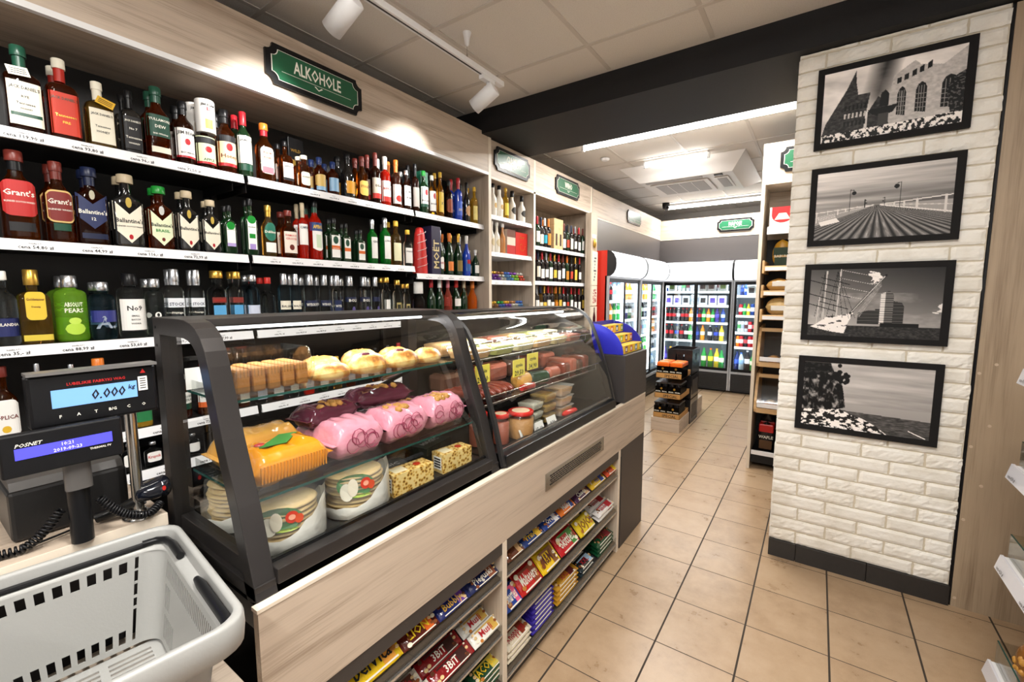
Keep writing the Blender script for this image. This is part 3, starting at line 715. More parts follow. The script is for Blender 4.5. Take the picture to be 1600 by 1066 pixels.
cooler('beer cooler on the left wall next to the far corner', (-1.99, 5.975, 0), PI / 2, 1.06, .6, LSH, strips=(.5, .56, 1.02))

# ---- drinks
def pet(name_, col, lab, capc, h=.24, r=.0345, glass=False):
    o = local('drink_bottle', 'x', 'bottle', (0, 0, 0)); k = h / .235
    MB().lathe([(0, r * .7), (.006, r * .95), (.02, r), (.10 * k, r * .93), (.125 * k, r), (.155 * k, r * .97), (.19 * k, r * .6), (.21 * k, .0125), (h - .012, .012)], col, 12).build('bottle_body', o)
    MB().lathe([(h - .018, .0145), (h, .0145)], capc, 10).build('cap', o)
    MB().lathe([(.085 * k, r * 1.02), (.14 * k, r * 1.02)], lab, 12, cap0=False, cap1=False).build('label', o); return o
def can(col, lab, h=.165, r=.029):
    o = local('drink_can', 'x', 'can', (0, 0, 0))
    MB().lathe([(.0, r * .75), (.008, r), (h - .012, r), (h - .004, r * .85), (h, r * .84)], col, 12).build('can_body', o)
    MB().lathe([(h * .35, r * 1.01), (h * .7, r * 1.01)], lab, 12, cap0=False, cap1=False).build('print_band', o); return o
def pack(col, band, w=.12, h=.15, logo=None):
    o = local('drink_multipack', 'x', 'multipack', (0, 0, 0))
    MB().box(-w / 2, w / 2, -.055, .055, 0, h, col, .012).build('shrink_wrap', o)
    mb = MB()
    for k in (-1, 0, 1): mb.lathe([(h, .02), (h + .004, .018)], SILVER, 10, (k * w / 3.2, 0, -.002))
    mb.box(-w * .3, w * .3, -.0565, -.055, h * .25, h * .75, band).build('print', o); return o
Lg = LIQ
COLS = {'cola': (Lg['cola'], C('c8202a'), C('c01820')), 'colablue': (Lg['cola'], C('2b46b8'), C('203a9a')), 'orange': (C('e8931d', .15), C('f2f0e0'), C('e36b1e')),
        'green': (C('1f9c44', .12), C('e9f2c8'), C('1a9440')), 'blue': (C('23499e', .12), C('cfe0f4'), C('1d3f8f')), 'purple': (C('43348c', .12), C('5a50c8'), C('3a2f88')),
        'yellow': (C('e5c832', .15), C('f7f3d2'), C('f0b11c')), 'water': (C('cfe0ea', .08), C('8fb8dd'), C('3a6ec0')), 'greenorange': (C('3f8f32', .12), C('f2e13a'), C('e2711d')),
        'dark': (C('1d1a20', .1), C('d8d8e0'), C('d6d6dc')), 'darkblue': (C('1c2f6e', .12), C('3556b8'), C('18295f'))}
NAMES = {'cola': 'cola bottle with red label', 'colablue': 'dark cola bottle with blue label', 'orange': 'orange soda bottle', 'green': 'green soda bottle', 'blue': 'blue drink bottle', 'purple': 'purple drink bottle',
         'yellow': 'yellow lemonade bottle', 'water': 'clear water bottle', 'greenorange': 'green bottle with yellow label and orange cap', 'dark': 'black drink bottle with white label', 'darkblue': 'dark blue drink bottle'}
ORD = ['first', 'second', 'third', 'fourth', 'fifth', 'sixth', 'seventh', 'eighth', 'ninth', 'tenth', 'eleventh', 'twelfth', 'thirteenth', 'fourteenth', 'fifteenth', 'sixteenth']
PRO = {}
def proto(key, fn):
    if key not in PRO: PRO[key] = [fn(), True]
    return PRO[key]
def place(key, fn, loc, rzv, label, group, cat=None, scale=None):
    p = proto(key, fn)
    if p[1]:
        p[1] = False; o = p[0]; o.location = loc; o.rotation_euler = (0, 0, rzv)
        if scale: o.scale = scale
        o['label'] = label; o['group'] = group
    else: o = dup(p[0], loc, rzv, label, group, scale or (1, 1, 1))
    return o
def drinkrow(z, row, where, group):
    for i, (px, kd) in enumerate(row):
        x = meas(1030 + px / 6.27, 500, 1, Y0B + .14).x; k, *sz = kd.split('*')
        loc = (x, Y0B + .125, z + .001); s = float(sz[0]) if sz else 1
        if k.startswith('pack'):
            top, band = {'packw': ('e8ecee', '7f9a5a'), 'packb': ('d9d8dc', '6e5a5c'), 'packp': ('e4e6f4', '5a46a8'), 'packg': ('cfd6dc', '2e2c30')}[k]
            nm = {'packw': 'white multipack of drinks with green print', 'packb': 'white multipack of drinks with brown print', 'packp': 'white and purple shrink-wrapped multipack', 'packg': 'silver multipack with black round print'}[k]
            place(k, lambda: pack(C(top, .3), C(band, .5)), loc, 0, '%s, %s from left, %s' % (nm, ORD[i], where), group)
        elif k.startswith('can'):
            a, b_ = {'canw': ('dfe4e8', '9aa8ba'), 'cang': ('d2dcd4', '4e9a5a'), 'canr': ('c02834', 'f0e9e6'), 'cano': ('e8791c', 'f7e7c8'), 'cank': ('28242a', 'c0414a'), 'cans': ('c7ccd2', '5a2e34'), 'canb': ('22448e', 'dfe6f2')}[k]
            nm = {'canw': 'silver drink can with pale print', 'cang': 'silver and green drink can', 'canr': 'red drink can', 'cano': 'orange drink can', 'cank': 'black drink can with red print', 'cans': 'silver can with dark red print', 'canb': 'blue drink can'}[k]
            place(k, lambda: can(C(a, .25, metal=.4), C(b_)), loc, 0, '%s, %s from left, %s' % (nm, ORD[i], where), group, scale=(1, 1, s))
        else:
            place(k, lambda: pet(k, *COLS[k]), loc, 0, '%s, %s from left, %s' % (NAMES[k], ORD[i], where), group, scale=(min(s, 1.15), min(s, 1.15), s))
W1 = '%s shelf, wide cooler'
drinkrow(SH1[0], [(78, 'canb'), (125, 'packw'), (195, 'canw'), (230, 'cang'), (272, 'cans'), (312, 'canw'), (375, 'canw'), (422, 'packb'), (505, 'packb*1'), (575, 'cans'), (618, 'packw')], W1 % 'top', 'drinks in the wide far cooler')
drinkrow(SH1[1], [(95, 'packp'), (180, 'packp'), (262, 'packg'), (318, 'canw'), (375, 'canw'), (430, 'packg'), (522, 'packp'), (612, 'packp')], W1 % 'second', 'drinks in the wide far cooler')
drinkrow(SH1[2], [(72, 'cola*.9'), (110, 'cola*.9'), (148, 'cola*.9'), (190, 'dark*.9'), (232, 'cola*.9'), (270, 'cola*.9'), (312, 'orange*.9'), (365, 'blue*.88'), (395, 'cola*.9'), (437, 'green*.9'), (482, 'orange*.88'), (525, 'green*.85'), (567, 'purple*.9'), (625, 'blue*.9')], W1 % 'third', 'drinks in the wide far cooler')
drinkrow(SH1[3], [(78, 'cola*1'), (128, 'cola*1'), (180, 'colablue*1'), (225, 'cola*1'), (272, 'dark*1'), (312, 'green*1'), (380, 'darkblue*.95'), (432, 'orange*1'), (505, 'dark*1'), (565, 'colablue*1'), (618, 'yellow*1')], W1 % 'fourth', 'drinks in the wide far cooler')
drinkrow(.341, [(70, 'purple*1.25'), (125, 'yellow*1.25'), (190, 'green*1.25'), (250, 'water*1.2'), (305, 'dark*1.2'), (372, 'yellow*1.3'), (455, 'green*1.3'), (522, 'greenorange*1.3'), (582, 'yellow*1.3'), (628, 'green*1.2')], W1 % 'bottom', 'drinks in the wide far cooler')
W2 = '%s shelf, right cooler'
drinkrow(SH2[0], [(800, 'darkblue*.7'), (836, 'blue*.7'), (895, 'packg'), (960, 'packw'), (1030, 'canw')], W2 % 'top', 'drinks in the right far cooler')
drinkrow(SH2[1], [(795, 'canr'), (832, 'green*.75'), (870, 'yellow*.72'), (910, 'canb*1.05'), (955, 'cank*1.05'), (1000, 'canw')], W2 % 'second', 'drinks in the right far cooler')
drinkrow(SH2[2], [(790, 'cang'), (822, 'canw'), (858, 'cans'), (895, 'canr*.98'), (935, 'cank'), (968, 'cans')], W2 % 'third', 'drinks in the right far cooler')
drinkrow(SH2[3], [(783, 'cano'), (818, 'canr'), (860, 'cank'), (898, 'canr'), (940, 'canr'), (978, 'cano')], W2 % 'fourth', 'drinks in the right far cooler')
drinkrow(.341, [(785, 'darkblue*1.2'), (825, 'water*1.15'), (885, 'dark*1.3'), (940, 'green*1.1'), (990, 'water*1.1')], W2 % 'bottom', 'drinks in the right far cooler')
KK = ['water', 'dark', 'green', 'cola', 'colablue', 'orange', 'green', 'water', 'dark']
R = random.Random(5)
for ci, (y0, wd) in enumerate(((4.83, 1.14), (5.975, 1.06))):
    for si, z in enumerate([.341] + LSH):
        for j in range(8):
            k = ['green', 'dark', 'cola', 'water', 'orange'][(si * 3 + (j // 3) + ci) % 5]
            y = y0 + .09 + j * (wd - .18) / 7
            place(k, lambda: pet(k, *COLS[k]), (-1.99 - .125, y, z + .001), PI / 2, '%s, %s from left, %s shelf, %s cooler' % ({'green': 'green beer bottle', 'dark': 'dark beer bottle', 'cola': 'brown bottle', 'water': 'clear bottle', 'orange': 'amber bottle'}[k], ORD[j], ['bottom', 'fourth', 'third', 'second', 'top'][si], ['red-sided', 'corner'][ci]), 'bottles in the left wall coolers', scale=(.95, .95, .93))

# ================================================================== BREAD SHELVES BEHIND THE COLUMN
t = thing('bread_shelving', 'tall oak bread shelving with wooden trays, partly behind the brick column', 'shelving unit', (-.1, 4.4, 0))
YF_ = 4.2
MB().box(-.43, -.405, YF_, 4.75, 0, 2.70, WOOD_Z).box(-.43, -.405, YF_ - .002, YF_, 0, 2.7, EDGE).build('side_panel', t)
MB().box(-.405, .55, YF_, YF_ + .02, 2.385, 2.70, WOOD_X).box(-.405, .55, YF_ + .02, 4.75, 2.385, 2.40, WOOD_X).box(-.405, .55, YF_ - .002, YF_, 2.38, 2.395, EDGE).build('fascia', t)
MB().box(-.405, .55, 4.6, 4.62, 1.98, 2.385, WOOD_X).box(-.405, .55, 4.62, 4.75, 0, 2.385, SHELFD).build('back_panel', t)
mb = MB().box(-.40, .5, 4.24, 4.6, .05, .148, BLACK).box(-.40, .5, 4.222, 4.24, .125, .16, RAIL); mb.build('bottom_shelf', t)
mb = MB().box(-.375, .5, 4.22, 4.6, 2.02, 2.045, WHITEM).box(-.375, .5, 4.205, 4.22, 1.985, 2.045, RAIL); mb.build('top_shelf', t)
for z in (1.70, 1.50, 1.30):
    mb = MB().box(-.385, .5, 4.25, 4.6, z, z + .014, PINE).box(-.395, -.378, 4.2, 4.6, z - .03, z + .075, PINE, .004).box(-.378, .5, 4.2, 4.212, z - .012, z + .03, PINE, .003)
    f = mb.build('wooden_tray', t); MB().box(-.372, .5, 4.196, 4.2, z - .008, z + .02, RAIL).build('price_strip', f, org=ORG[t.name])
for z in (.895, .50):
    mb = MB()
    sidep = [(4.6, z), (4.22, z), (4.2, z + .03), (4.2, z + .10), (4.25, z + .23), (4.33, z + .32), (4.6, z + .34)]
    for x in (-.398, .48): mb.prism(sidep, 0, x, x + .02, PINE)
    mb.box(-.38, .48, 4.2, 4.6, z, z + .015, PINE).box(-.38, .48, 4.195, 4.21, z + .005, z + .04, PINE, .003).box(-.38, .48, 4.30, 4.33, z + .29, z + .32, PINE)
    f = mb.build('bread_bin', t)
    MB().box(-.374, .48, 4.19, 4.195, z + .05, z + .085, RAIL).build('price_strip', f, org=ORG[t.name])
    MB().add([(-.378, 4.203, z + .09), (.48, 4.203, z + .09), (.48, 4.248, z + .23), (-.378, 4.248, z + .23), (-.378, 4.325, z + .31), (.48, 4.325, z + .31)], [(0, 1, 2, 3), (3, 2, 5, 4)], PLAST).build('flap', f, org=ORG[t.name])
def pillow(mb, cx, cy, cz, w, d, h, m, bump_=.0, n=14, seed=0, seal=0, flat=.0, rot=None):
    """soft bag: width w along x, depth d along y, height h; seals at the two x ends"""
    rs = []; R2 = random.Random(seed); N = 18
    for i in range(n + 1):
        t_ = i / n; s_ = math.sin(PI * t_) ** .45 if 0 < t_ < 1 else 0
        s_ = max(s_, .02); x = (t_ - .5) * w; rg = []
        for j in range(N):
            a = 2 * PI * j / N; c_, q = math.cos(a), math.sin(a)
            yy = math.copysign(abs(c_) ** .7, c_) * d / 2 * (.86 + .14 * s_); zz = math.copysign(abs(q) ** .8, q) * h / 2 * s_
            nn = noise.noise(Vector((x * 30 + seed, yy * 30, zz * 40))) * bump_
            if zz < 0: zz *= (1 - flat)
            rg.append(Vector((x, yy * (1 + nn * 2 / max(d, .01) * .3), zz + nn)))
        rs.append(rg)
    M = rot or Matrix.Identity(3)
    mb.rings([[M @ p + Vector((cx, cy, cz)) for p in r] for r in rs], m)
BREADC = mat('golden_bread_crust', hexc('c98f4a'), .6, bump=.5, bscale=40)
LOAFP = mat('wrapped_loaf', hexc('d9a960'), .25, coat=.6, bump=.3, bscale=60)
def bagthing(name, label, cat, loc, w, d, h, m, rot=None, group=None, deco=None, bump_=.004, seed=0, flat=0, rzv=0):
    t = local(name, label, cat, loc, rzv, group)
    mb = MB(); pillow(mb, 0, 0, h / 2, w, d, h, m, bump_, seed=seed, rot=rot); mb.build('wrapper', t)
    if deco: deco(t)
    return t
def upbag(name, label, cat, loc, w, h, d, col, words=(), band=None, group=None, rzv=0, wincol=None):
    """standing bag facing -y"""
    t = local(name, label, cat, loc, rzv, group)
    mb = MB(); M = Matrix.Rotation(-PI / 2, 3, 'Y'); pillow(mb, 0, 0, h / 2, h, d, w, col, .003, rot=M, seed=len(label)); 
    mb.build('bag', t)
    mb = MB(); y = -d / 2 - .0015
    if band: mb.box(-w * .42, w * .42, y, y + .002, h * .45, h * .72, band)
    for k, (wd, hh, z, mm) in enumerate(words): mb.text(wd, (0, y - .001, z * h), (1, 0, 0), (0, 0, 1), hh, mm, maxw=w * .8)
    if wincol: mb.box(-w * .35, w * .35, y, y + .002, h * .08, h * .38, wincol)
    if mb.v: mb.build('print', t)
    return t
one('noodle_box', MB().box(-.365, -.19, 4.23, 4.40, 2.047, 2.20, PAPER, .002).prism([(-.35 + .0, 2.2), (-.35, 2.13)] + [(-.275 + .075 * math.cos(math.radians(a)), 2.135 + .06 * math.sin(math.radians(a))) for a in range(180, 361, 20)] + [(-.2, 2.2)], 1, 4.2285, 4.23, C('c4262a')).prism([(-.33 + .11 * k / 1, 2.1) for k in (0, 1)] + [(-.25, 2.15), (-.3, 2.15)], 1, 4.2275, 4.2285, CREAM), 'white and red display box on the top bread shelf', 'box', (-.28, 4.3, 2.047))
upbag('bread_bag', 'tall yellow and dark green bag on the upper wooden bread tray', 'bag', (-.27, 4.36, 1.716), .14, .235, .08, C('d9a52e', .3), [('BABUNI', .03, .42, SIGNW)], wincol=C('1d3a20'), band=C('1d3a20'))
upbag('bread_bag', 'bright green bag beside the yellow one on the upper bread tray', 'bag', (-.13, 4.36, 1.716), .12, .22, .08, C('8cb52c', .3))
for (x, z, lab, wdt, hgt, c_) in ((-.27, 1.516, 'wrapped golden loaf on the second wooden bread tray', .19, .115, LOAFP), (-.27, 1.316, 'wrapped seeded round loaf on the third wooden bread tray', .18, .16, mat('seeded_loaf', hexc('cfae72'), .35, coat=.5, bump=.8, bscale=90))):
    def dd(t, z=z): MB().box(-.05, .05, -.078, -.074, .05, .09, PAPER).build('sticker', t)
    bagthing('bread_loaf', lab, 'bread', (x, 4.34, z), wdt, .15, hgt, c_, deco=dd)
for z, lab in ((.911, 'pale bread rolls in the upper clear fronted bin'), (.516, 'pale bread rolls in the lower clear fronted bin')):
    for k in range(3):
        mb = MB(); mb.loft([(0, .03, .05, 2), (.02, .05, .08, 2.2), (.05, .048, .075, 2), (.068, .02, .04, 2)], BREADC, 16)
        t = one('bread_roll', mb, ['left', 'middle', 'right'][k] + ' one of the ' + lab, 'bread roll', (0, 0, 0), 'rolls in the bread bins'); t.location = (-.28 + .15 * k, 4.36, z)
for k in range(4):
    upbag('waffle_bag', ['front left', 'front right', 'back left', 'back right'][k] + ' red and black WAFLE bag at the foot of the bread shelves', 'bag', (-.30 + .15 * (k % 2), 4.32 + .12 * (k // 2), .150 + .0), .135, .25 if k < 2 else .31, .07, C('1c1718', .25), [('WAFLE', .035, .5, SIGNW)], band=None, wincol=C('5a3b1c'))
    MB().box(-.055, .055, -.037, .037, .165, .235, C('c0211f', .3), .008).build('red_top', bpy.data.objects[[o.name for o in COL.objects if o.name.startswith('waffle_bag')][-1]], org=(0, 0, 0))

# ================================================================== BEER STACK
t = thing('stack_plinth', 'pale oak plinth under the stacked beer trays', 'plinth', (-1.3, 5.4, 0))
MB().box(-1.455, -1.15, 4.84, 5.30, .0, .145, WOOD_X, .002).build('box_body', t)
CARD = mat('brown_cardboard', hexc('b98b50'), .7, bump=.2, bscale=120)
for k in range(3):
    z = .146 + k * .222 - (.0 if k else 0); x0, x1 = -1.435 + .008 * k, -1.155 + .004 * k
    nm = ['bottom', 'middle', 'top'][k]
    mb = MB().box(x0, x1, 4.85, 5.25, z, z + .004, CARD)
    for a, b_, c_, d_ in ((x0, x1, 4.85, 4.854), (x0, x1, 5.246, 5.25), (x0, x0 + .004, 4.85, 5.25), (x1 - .004, x1, 4.85, 5.25)): mb.box(a, b_, c_, d_, z, z + .055, CARD)
    tr = local('beer_tray', nm + ' brown cardboard tray of the beer stack', 'tray', (0, 0, 0), 0, 'cardboard beer trays')
    mb.build('tray_body', tr); MB().text('SPECJAL' if 0 else 'SPECIAL', ((x0 + x1) / 2 + .03, 4.8492, z + .027), (1, 0, 0), (0, 0, 1), .042, INK, maxw=.16).build('print', tr)
    pk = 0
    for j in range(2):
        for i in range(2):
            x = x0 + .07 + i * .138; y = 4.92 + j * .13
            t = local('beer_can_pack', ('%s %s black beer can pack on the %s tray' % (['front', 'rear'][j], ['left', 'right'][i], nm)), 'can pack', (x, y, z + .005), 0, 'beer can packs')
            mb = MB()
            for u_ in (-1, 1):
                for v_ in (-1, 1): mb.lathe([(0, .024), (.006, .0325), (.15, .0325), (.162, .027), (.167, .027)], C('141214', .2, metal=.3), 14, (u_ * .0335, v_ * .0325, 0))
            mb.build('cans', t)
            mb = MB(); mb.box(-.066, .066, -.0655, .0655, .002, .125, wrapmat('black_can_wrap', (.02, .018, .018), .12)).build('film', t)
            mb = MB(); m_ = C('e2671f', .25) if k == 2 else C('2a2422', .3)
            mb.box(-.067, .067, -.0665, .0665, .118 if k == 2 else .152, .168, m_, .012 if k == 2 else .006)
            if k == 2: mb.box(-.05, .05, -.05, .05, .168, .1695, C('f08a3c', .3))
            mb.build('top_film', t)
            mb = MB(); mb.text('SPECIAL', (-.0335, -.0665, .068), (1, 0, 0), (0, 0, 1), .018, SIGNW, maxw=.055).text('SPECIAL', (.0335, -.0665, .068), (1, 0, 0), (0, 0, 1), .018, SIGNW, maxw=.055).lathe([(0, .012), (.001, .012)], GOLD, 12)
            mb.v = mb.v[:-24 - 24] + [( v[0], -.067 - v[2] * .5, .1 + v[1]) for v in mb.v[-48:]] if len(mb.v) > 48 else mb.v
            mb.build('emblem', t)
# black crates behind, topmost with hand slots
CRT = mat('black_crate_plastic', (.016, .015, .016), .22)
for k, (z0, z1) in enumerate(((.0, .285), (.285, .57), (.57, .868))):
    x0, x1, y0, y1 = -1.415, -1.14, 5.28, 5.66
    mb = MB().box(x0, x1, y0, y1, z0 + .002, z0 + .012, CRT)
    for (a, b_, c_, d_, ax) in ((x0, x1, y0, y0 + .012, 0), (x0, x1, y1 - .012, y1, 0), (x0, x0 + .012, y0 + .012, y1 - .012, 1), (x1 - .012, x1, y0 + .012, y1 - .012, 1)):
        h = z1 - z0; m0, m1 = (a, b_) if ax == 0 else (c_, d_); mid = (m0 + m1) / 2
        zs0, zs1 = z0 + h * .55, z0 + h * .8; wv = .05
        def bb(p, q, r_, s_): return mb.box(p, q, c_, d_, r_, s_, CRT) if ax == 0 else mb.box(a, b_, p, q, r_, s_, CRT)
        bb(m0, m1, z0 + .004, zs0); bb(m0, m1, zs1, z1 - .003); bb(m0, mid - wv, zs0, zs1); bb(mid + wv, m1, zs0, zs1)
        for q in range(3): bb(mid - .03 + .025 * q, mid - .02 + .025 * q, zs0, zs1)
    if k < 2: mb.box(x1, x1 + .001, y0 + .06, y1 - .05, z0 + .05, z1 - .06, C('3b3735', .5))
    one('bottle_crate', mb, ['bottom', 'middle', 'topmost open'][k] + ' black plastic bottle crate behind the beer stack', 'crate', (-1.28, 5.47, z0), 'black bottle crates')
one('stack_plinth', MB().box(-1.45, -1.16, 5.69, 6.02, 0, .2, WOOD_X, .002), 'second oak plinth behind the black crates', 'plinth', (-1.3, 5.85, 0))
for k in range(3):
    mb = MB()
    for i in range(3):
        for j in range(2): mb.lathe([(0, .03), (.12, .03), (.16, .028), (.19, .012), (.205, .012)], C('cfdbe4', .1), 10, (-1.39 + i * .085, 5.76 + j * .1, .201 + k * .208))
    one('water_pack', mb, ['bottom', 'middle', 'top'][k] + ' pack of clear water bottles behind the black crates', 'water pack', (-1.3, 5.85, .2 + k * .208), 'water bottle packs')
# posters on the pillar
t = thing('pillar_panel', 'narrow oak panel between wine shelves and red cooler carrying hanging bags', 'panel', (-2.15, 4.71, 0))
MB().box(-2.19, -2.125, 4.63, 4.80, 0, 2.40, WOOD_Z).build('board', t)
def gift(label, y, z0, z1, w, draw):
    t = thing('paper_gift_bag', label, 'gift bag', (-2.12, y, z0), group='paper gift bags on the pillar')
    MB().box(-2.124, -2.105, y - w / 2, y + w / 2, z0, z1, CREAM, .001).build('bag_body', t)
    mb = MB(); draw(mb, -2.1045, y, z0, z1); mb.build('print', t)
    MB().tube([(-2.108, y - .03, z1), (-2.108, y - .02, z1 + .035), (-2.108, y + .02, z1 + .035), (-2.108, y + .03, z1)], .002, GOLD, n=6).build('handle', t)
def d1(mb, x, y, a, b):
    for k in range(9): mb.box(x, x + .001, y - .035 + (k % 3) * .012, y - .005 + (k % 4) * .012, a + .05 + k * .035, a + .07 + k * .035, C('5c6a72') if k % 2 else C('8a8f92'))
def d2(mb, x, y, a, b):
    R3 = random.Random(2)
    for k in range(70): yy, zz = y + R3.uniform(-.045, .045), R3.uniform(a + .03, b - .04); mb.box(x, x + .001, yy - .004, yy + .004, zz - .005, zz + .005, C('b0283c'))
def d3(mb, x, y, a, b):
    mb.prism([(y - .035, a + .04), (y + .035, a + .04), (y + .035, a + .2), (y + .012, a + .26), (y + .012, a + .31), (y - .012, a + .31), (y - .012, a + .26), (y - .035, a + .2)], 0, x, x + .001, C('2c0f1c'))
gift('tall paper bottle bag with grey print, topmost on the pillar', 4.71, 1.60, 1.98, .14, d1)
gift('paper bag with dense red dots, middle one on the pillar', 4.71, 1.37, 1.595, .14, d2)
gift('paper bag printed with a dark wine bottle, lowest on the pillar', 4.71, 1.04, 1.36, .15, d3)
one('gold_bow', MB().loft([(0, .006, .02, 2), (.03, .015, .035, 2), (.08, .012, .03, 2), (.1, .004, .01, 2)], GOLD, 14, o=(-2.11, 4.71, 2.02)), 'small gold ornament hanging above the paper bags on the pillar', 'ornament', (-2.11, 4.71, 2.02))
one('price_card', MB().box(-2.124, -2.12, 4.66, 4.76, 2.13, 2.17, PAPER), 'small white price card above the gold ornament on the pillar', 'price card', (-2.12, 4.71, 2.15))

# ================================================================== RIGHT SIDE
mb = MB().box(.615, 1.5, 2.845, 2.87, 0, 2.72, WOOD_R); 
t = tag(mb.build('end_board', org=(1.0, 2.86, 0)), 'tall tan oak board with plastic screw caps beside the brick column', 'board')
pb = MB()
CAPM = mat('screw_cap_plastic', hexc('c7b29a'), .5)
for i, (px, py) in enumerate(((1557, 570), (1530, 583.5), (1546, 666), (1517, 698), (1533, 760), (1505, 812), (1491, 934))):
    p = meas(px, py, 1, 2.845); MB().cyl((p.x, 2.845, p.z), (p.x, 2.8425, p.z), .0065, CAPM, n=16).build('screw_cap', t)
one('black_gap_strip', MB().box(.606, .618, 2.85, 2.87, 0, 2.72, BLACK), 'narrow black strip between brick column and tan board', 'strip', (.612, 2.86, 0))
t = thing('snack_gondola', 'white metal shelf rack of packed snacks at the right edge', 'shelving unit', (.9, 1.2, 0))
GX = .585; GE = 2.24
MB().box(1.0, 1.03, -.3, GE, 0, 1.9, WHITEM).box(GX + .03, 1.03, -.3, GE, .0, .09, WHITEM).build('rack_back', t)
GZ = [1.245, .905, .565, .155]
for k, z in enumerate(GZ):
    s = MB().box(GX + .012, 1.0, .2, GE, z - .03, z - .004, WHITEM, .001).build('shelf', t)
    mb = MB(); a, b_ = .2, GE; h = .052
    mb.add([(GX + .012, a, z), (GX + .012, b_, z), (GX, b_, z - h), (GX, a, z - h), (GX + .02, a, z), (GX + .02, b_, z), (GX + .008, b_, z - h), (GX + .008, a, z - h)],
           [(0, 1, 2, 3), (0, 4, 5, 1), (3, 2, 6, 7), (1, 5, 6, 2), (0, 3, 7, 4), (4, 7, 6, 5)], mat('price_rail_lilac_white', hexc('d9d8de'), .3, coat=.4))
    n = Vector((.012, 0, h)).normalized(); y = GE - .06; q = 0
    while y > .4 and k < 3:
        mb.text('cena ' + ['4,99', '4,50', '4,50'][k] + ' z\u0142', Vector((GX - .0008, y, z - .036)) + n * .0, (0, -1, 0), n, .017, INK, sx=.8); y -= .22
    mb.build('price_rail', s, org=ORG[t.name])
    MB().box(GX + .03, GX + .034, .2, GE - .003, z, z + .085, PLAST).box(GX + .03, GX + .034, .2, GE - .003, z + .083, z + .085, GEDGE).box(GX + .03, 1.0, GE - .006, GE - .002, z, z + .085, PLAST).build('clear_divider', s, org=ORG[t.name])
RR = random.Random(11)
SN = [('c98a2a', 'golden brown'), ('7a2430', 'dark red'), ('d8b04a', 'yellow'), ('8c5a24', 'brown')]
NUT = mat('nut_print', hexc('c9913f'), .4, bump=.5, bscale=70)
for k, z in enumerate(GZ):
    for j in range(4):
        y = GE - .10 - j * .17; c_, nm = SN[(k + j) % 4]
        t = local('snack_bag', '%s snack bag, %s from far end, %s shelf, white rack' % (nm, ORD[j], ['top', 'second', 'third', 'bottom'][k]), 'snack bag', (GX + .14, y, z), -PI / 2, 'snack bags on the right rack')
        mb = MB(); pillow(mb, 0, 0, .075, .15, .17, .15, C(c_, .25), .006, seed=k * 5 + j, rot=Matrix.Rotation(-PI / 2, 3, 'Y')); mb.build('wrapper', t)
        mb = MB()
        for q in range(9): mb.loft([(-.011, .004, .004, 2), (-.006, .008, .01, 2), (.0, .009, .012, 2), (.006, .008, .01, 2), (.011, .003, .004, 2)], NUT, 10, o=(RR.uniform(-.04, .04), -.078, RR.uniform(.04, .11)))
        mb.build('print', t)
# ---- framed photographs (flat printed pictures)
class Cv:
    def __init__(s, w, h, v=.7): s.w, s.h = w, h; s.a = np.full((h, w), v); s.X, s.Y = np.meshgrid(np.arange(w) / w, 1 - np.arange(h) / h)
    def poly(s, pts, v, a=1.0):
        ins = np.zeros(s.a.shape, bool); n = len(pts); X, Y = s.X, s.Y
        for i in range(n):
            x1, y1 = pts[i]; x2, y2 = pts[(i + 1) % n]
            if y1 == y2: continue
            cnd = ((Y >= min(y1, y2)) & (Y < max(y1, y2))); xs = x1 + (Y - y1) * (x2 - x1) / (y2 - y1); ins ^= cnd & (X < xs)
        vv = v if not callable(v) else v(X, Y)[ins]
        s.a[ins] = s.a[ins] * (1 - a) + vv * a; return s
    def line(s, p, q, wd, v, a=1.0):
        px, py = p; qx, qy = q; asp = s.w / s.h; dx, dy = (qx - px) * asp, qy - py; L = dx * dx + dy * dy + 1e-9
        t = np.clip(((s.X - px) * asp * dx + (s.Y - py) * dy) / L, 0, 1); d = np.hypot((s.X - px) * asp - t * dx, s.Y - py - t * dy); mk = d < wd
        s.a[mk] = s.a[mk] * (1 - a) + v * a; return s
    def disc(s, c, r, v, ry=None):
        asp = s.w / s.h; mk = ((s.X - c[0]) * asp / r) ** 2 + ((s.Y - c[1]) / (ry or r)) ** 2 < 1; s.a[mk] = v; return s
def fbm(X, Y, sx, sy, seed, oc=4):
    r = np.zeros(X.shape); amp = 1; rg = np.random.RandomState(seed)
    for o_ in range(oc):
        g = rg.rand(64, 64); u = X * sx % 63; v_ = Y * sy % 63; i, j = u.astype(int), v_.astype(int); fu, fv = u - i, v_ - j; fu = fu * fu * (3 - 2 * fu); fv = fv * fv * (3 - 2 * fv)
        r += amp * ((g[i, j] * (1 - fu) + g[i + 1, j] * fu) * (1 - fv) + (g[i, j + 1] * (1 - fu) + g[i + 1, j + 1] * fu) * fv); amp *= .5; sx *= 2.1; sy *= 2.1
    return r / 1.9
Wp, Hp = 230, 144
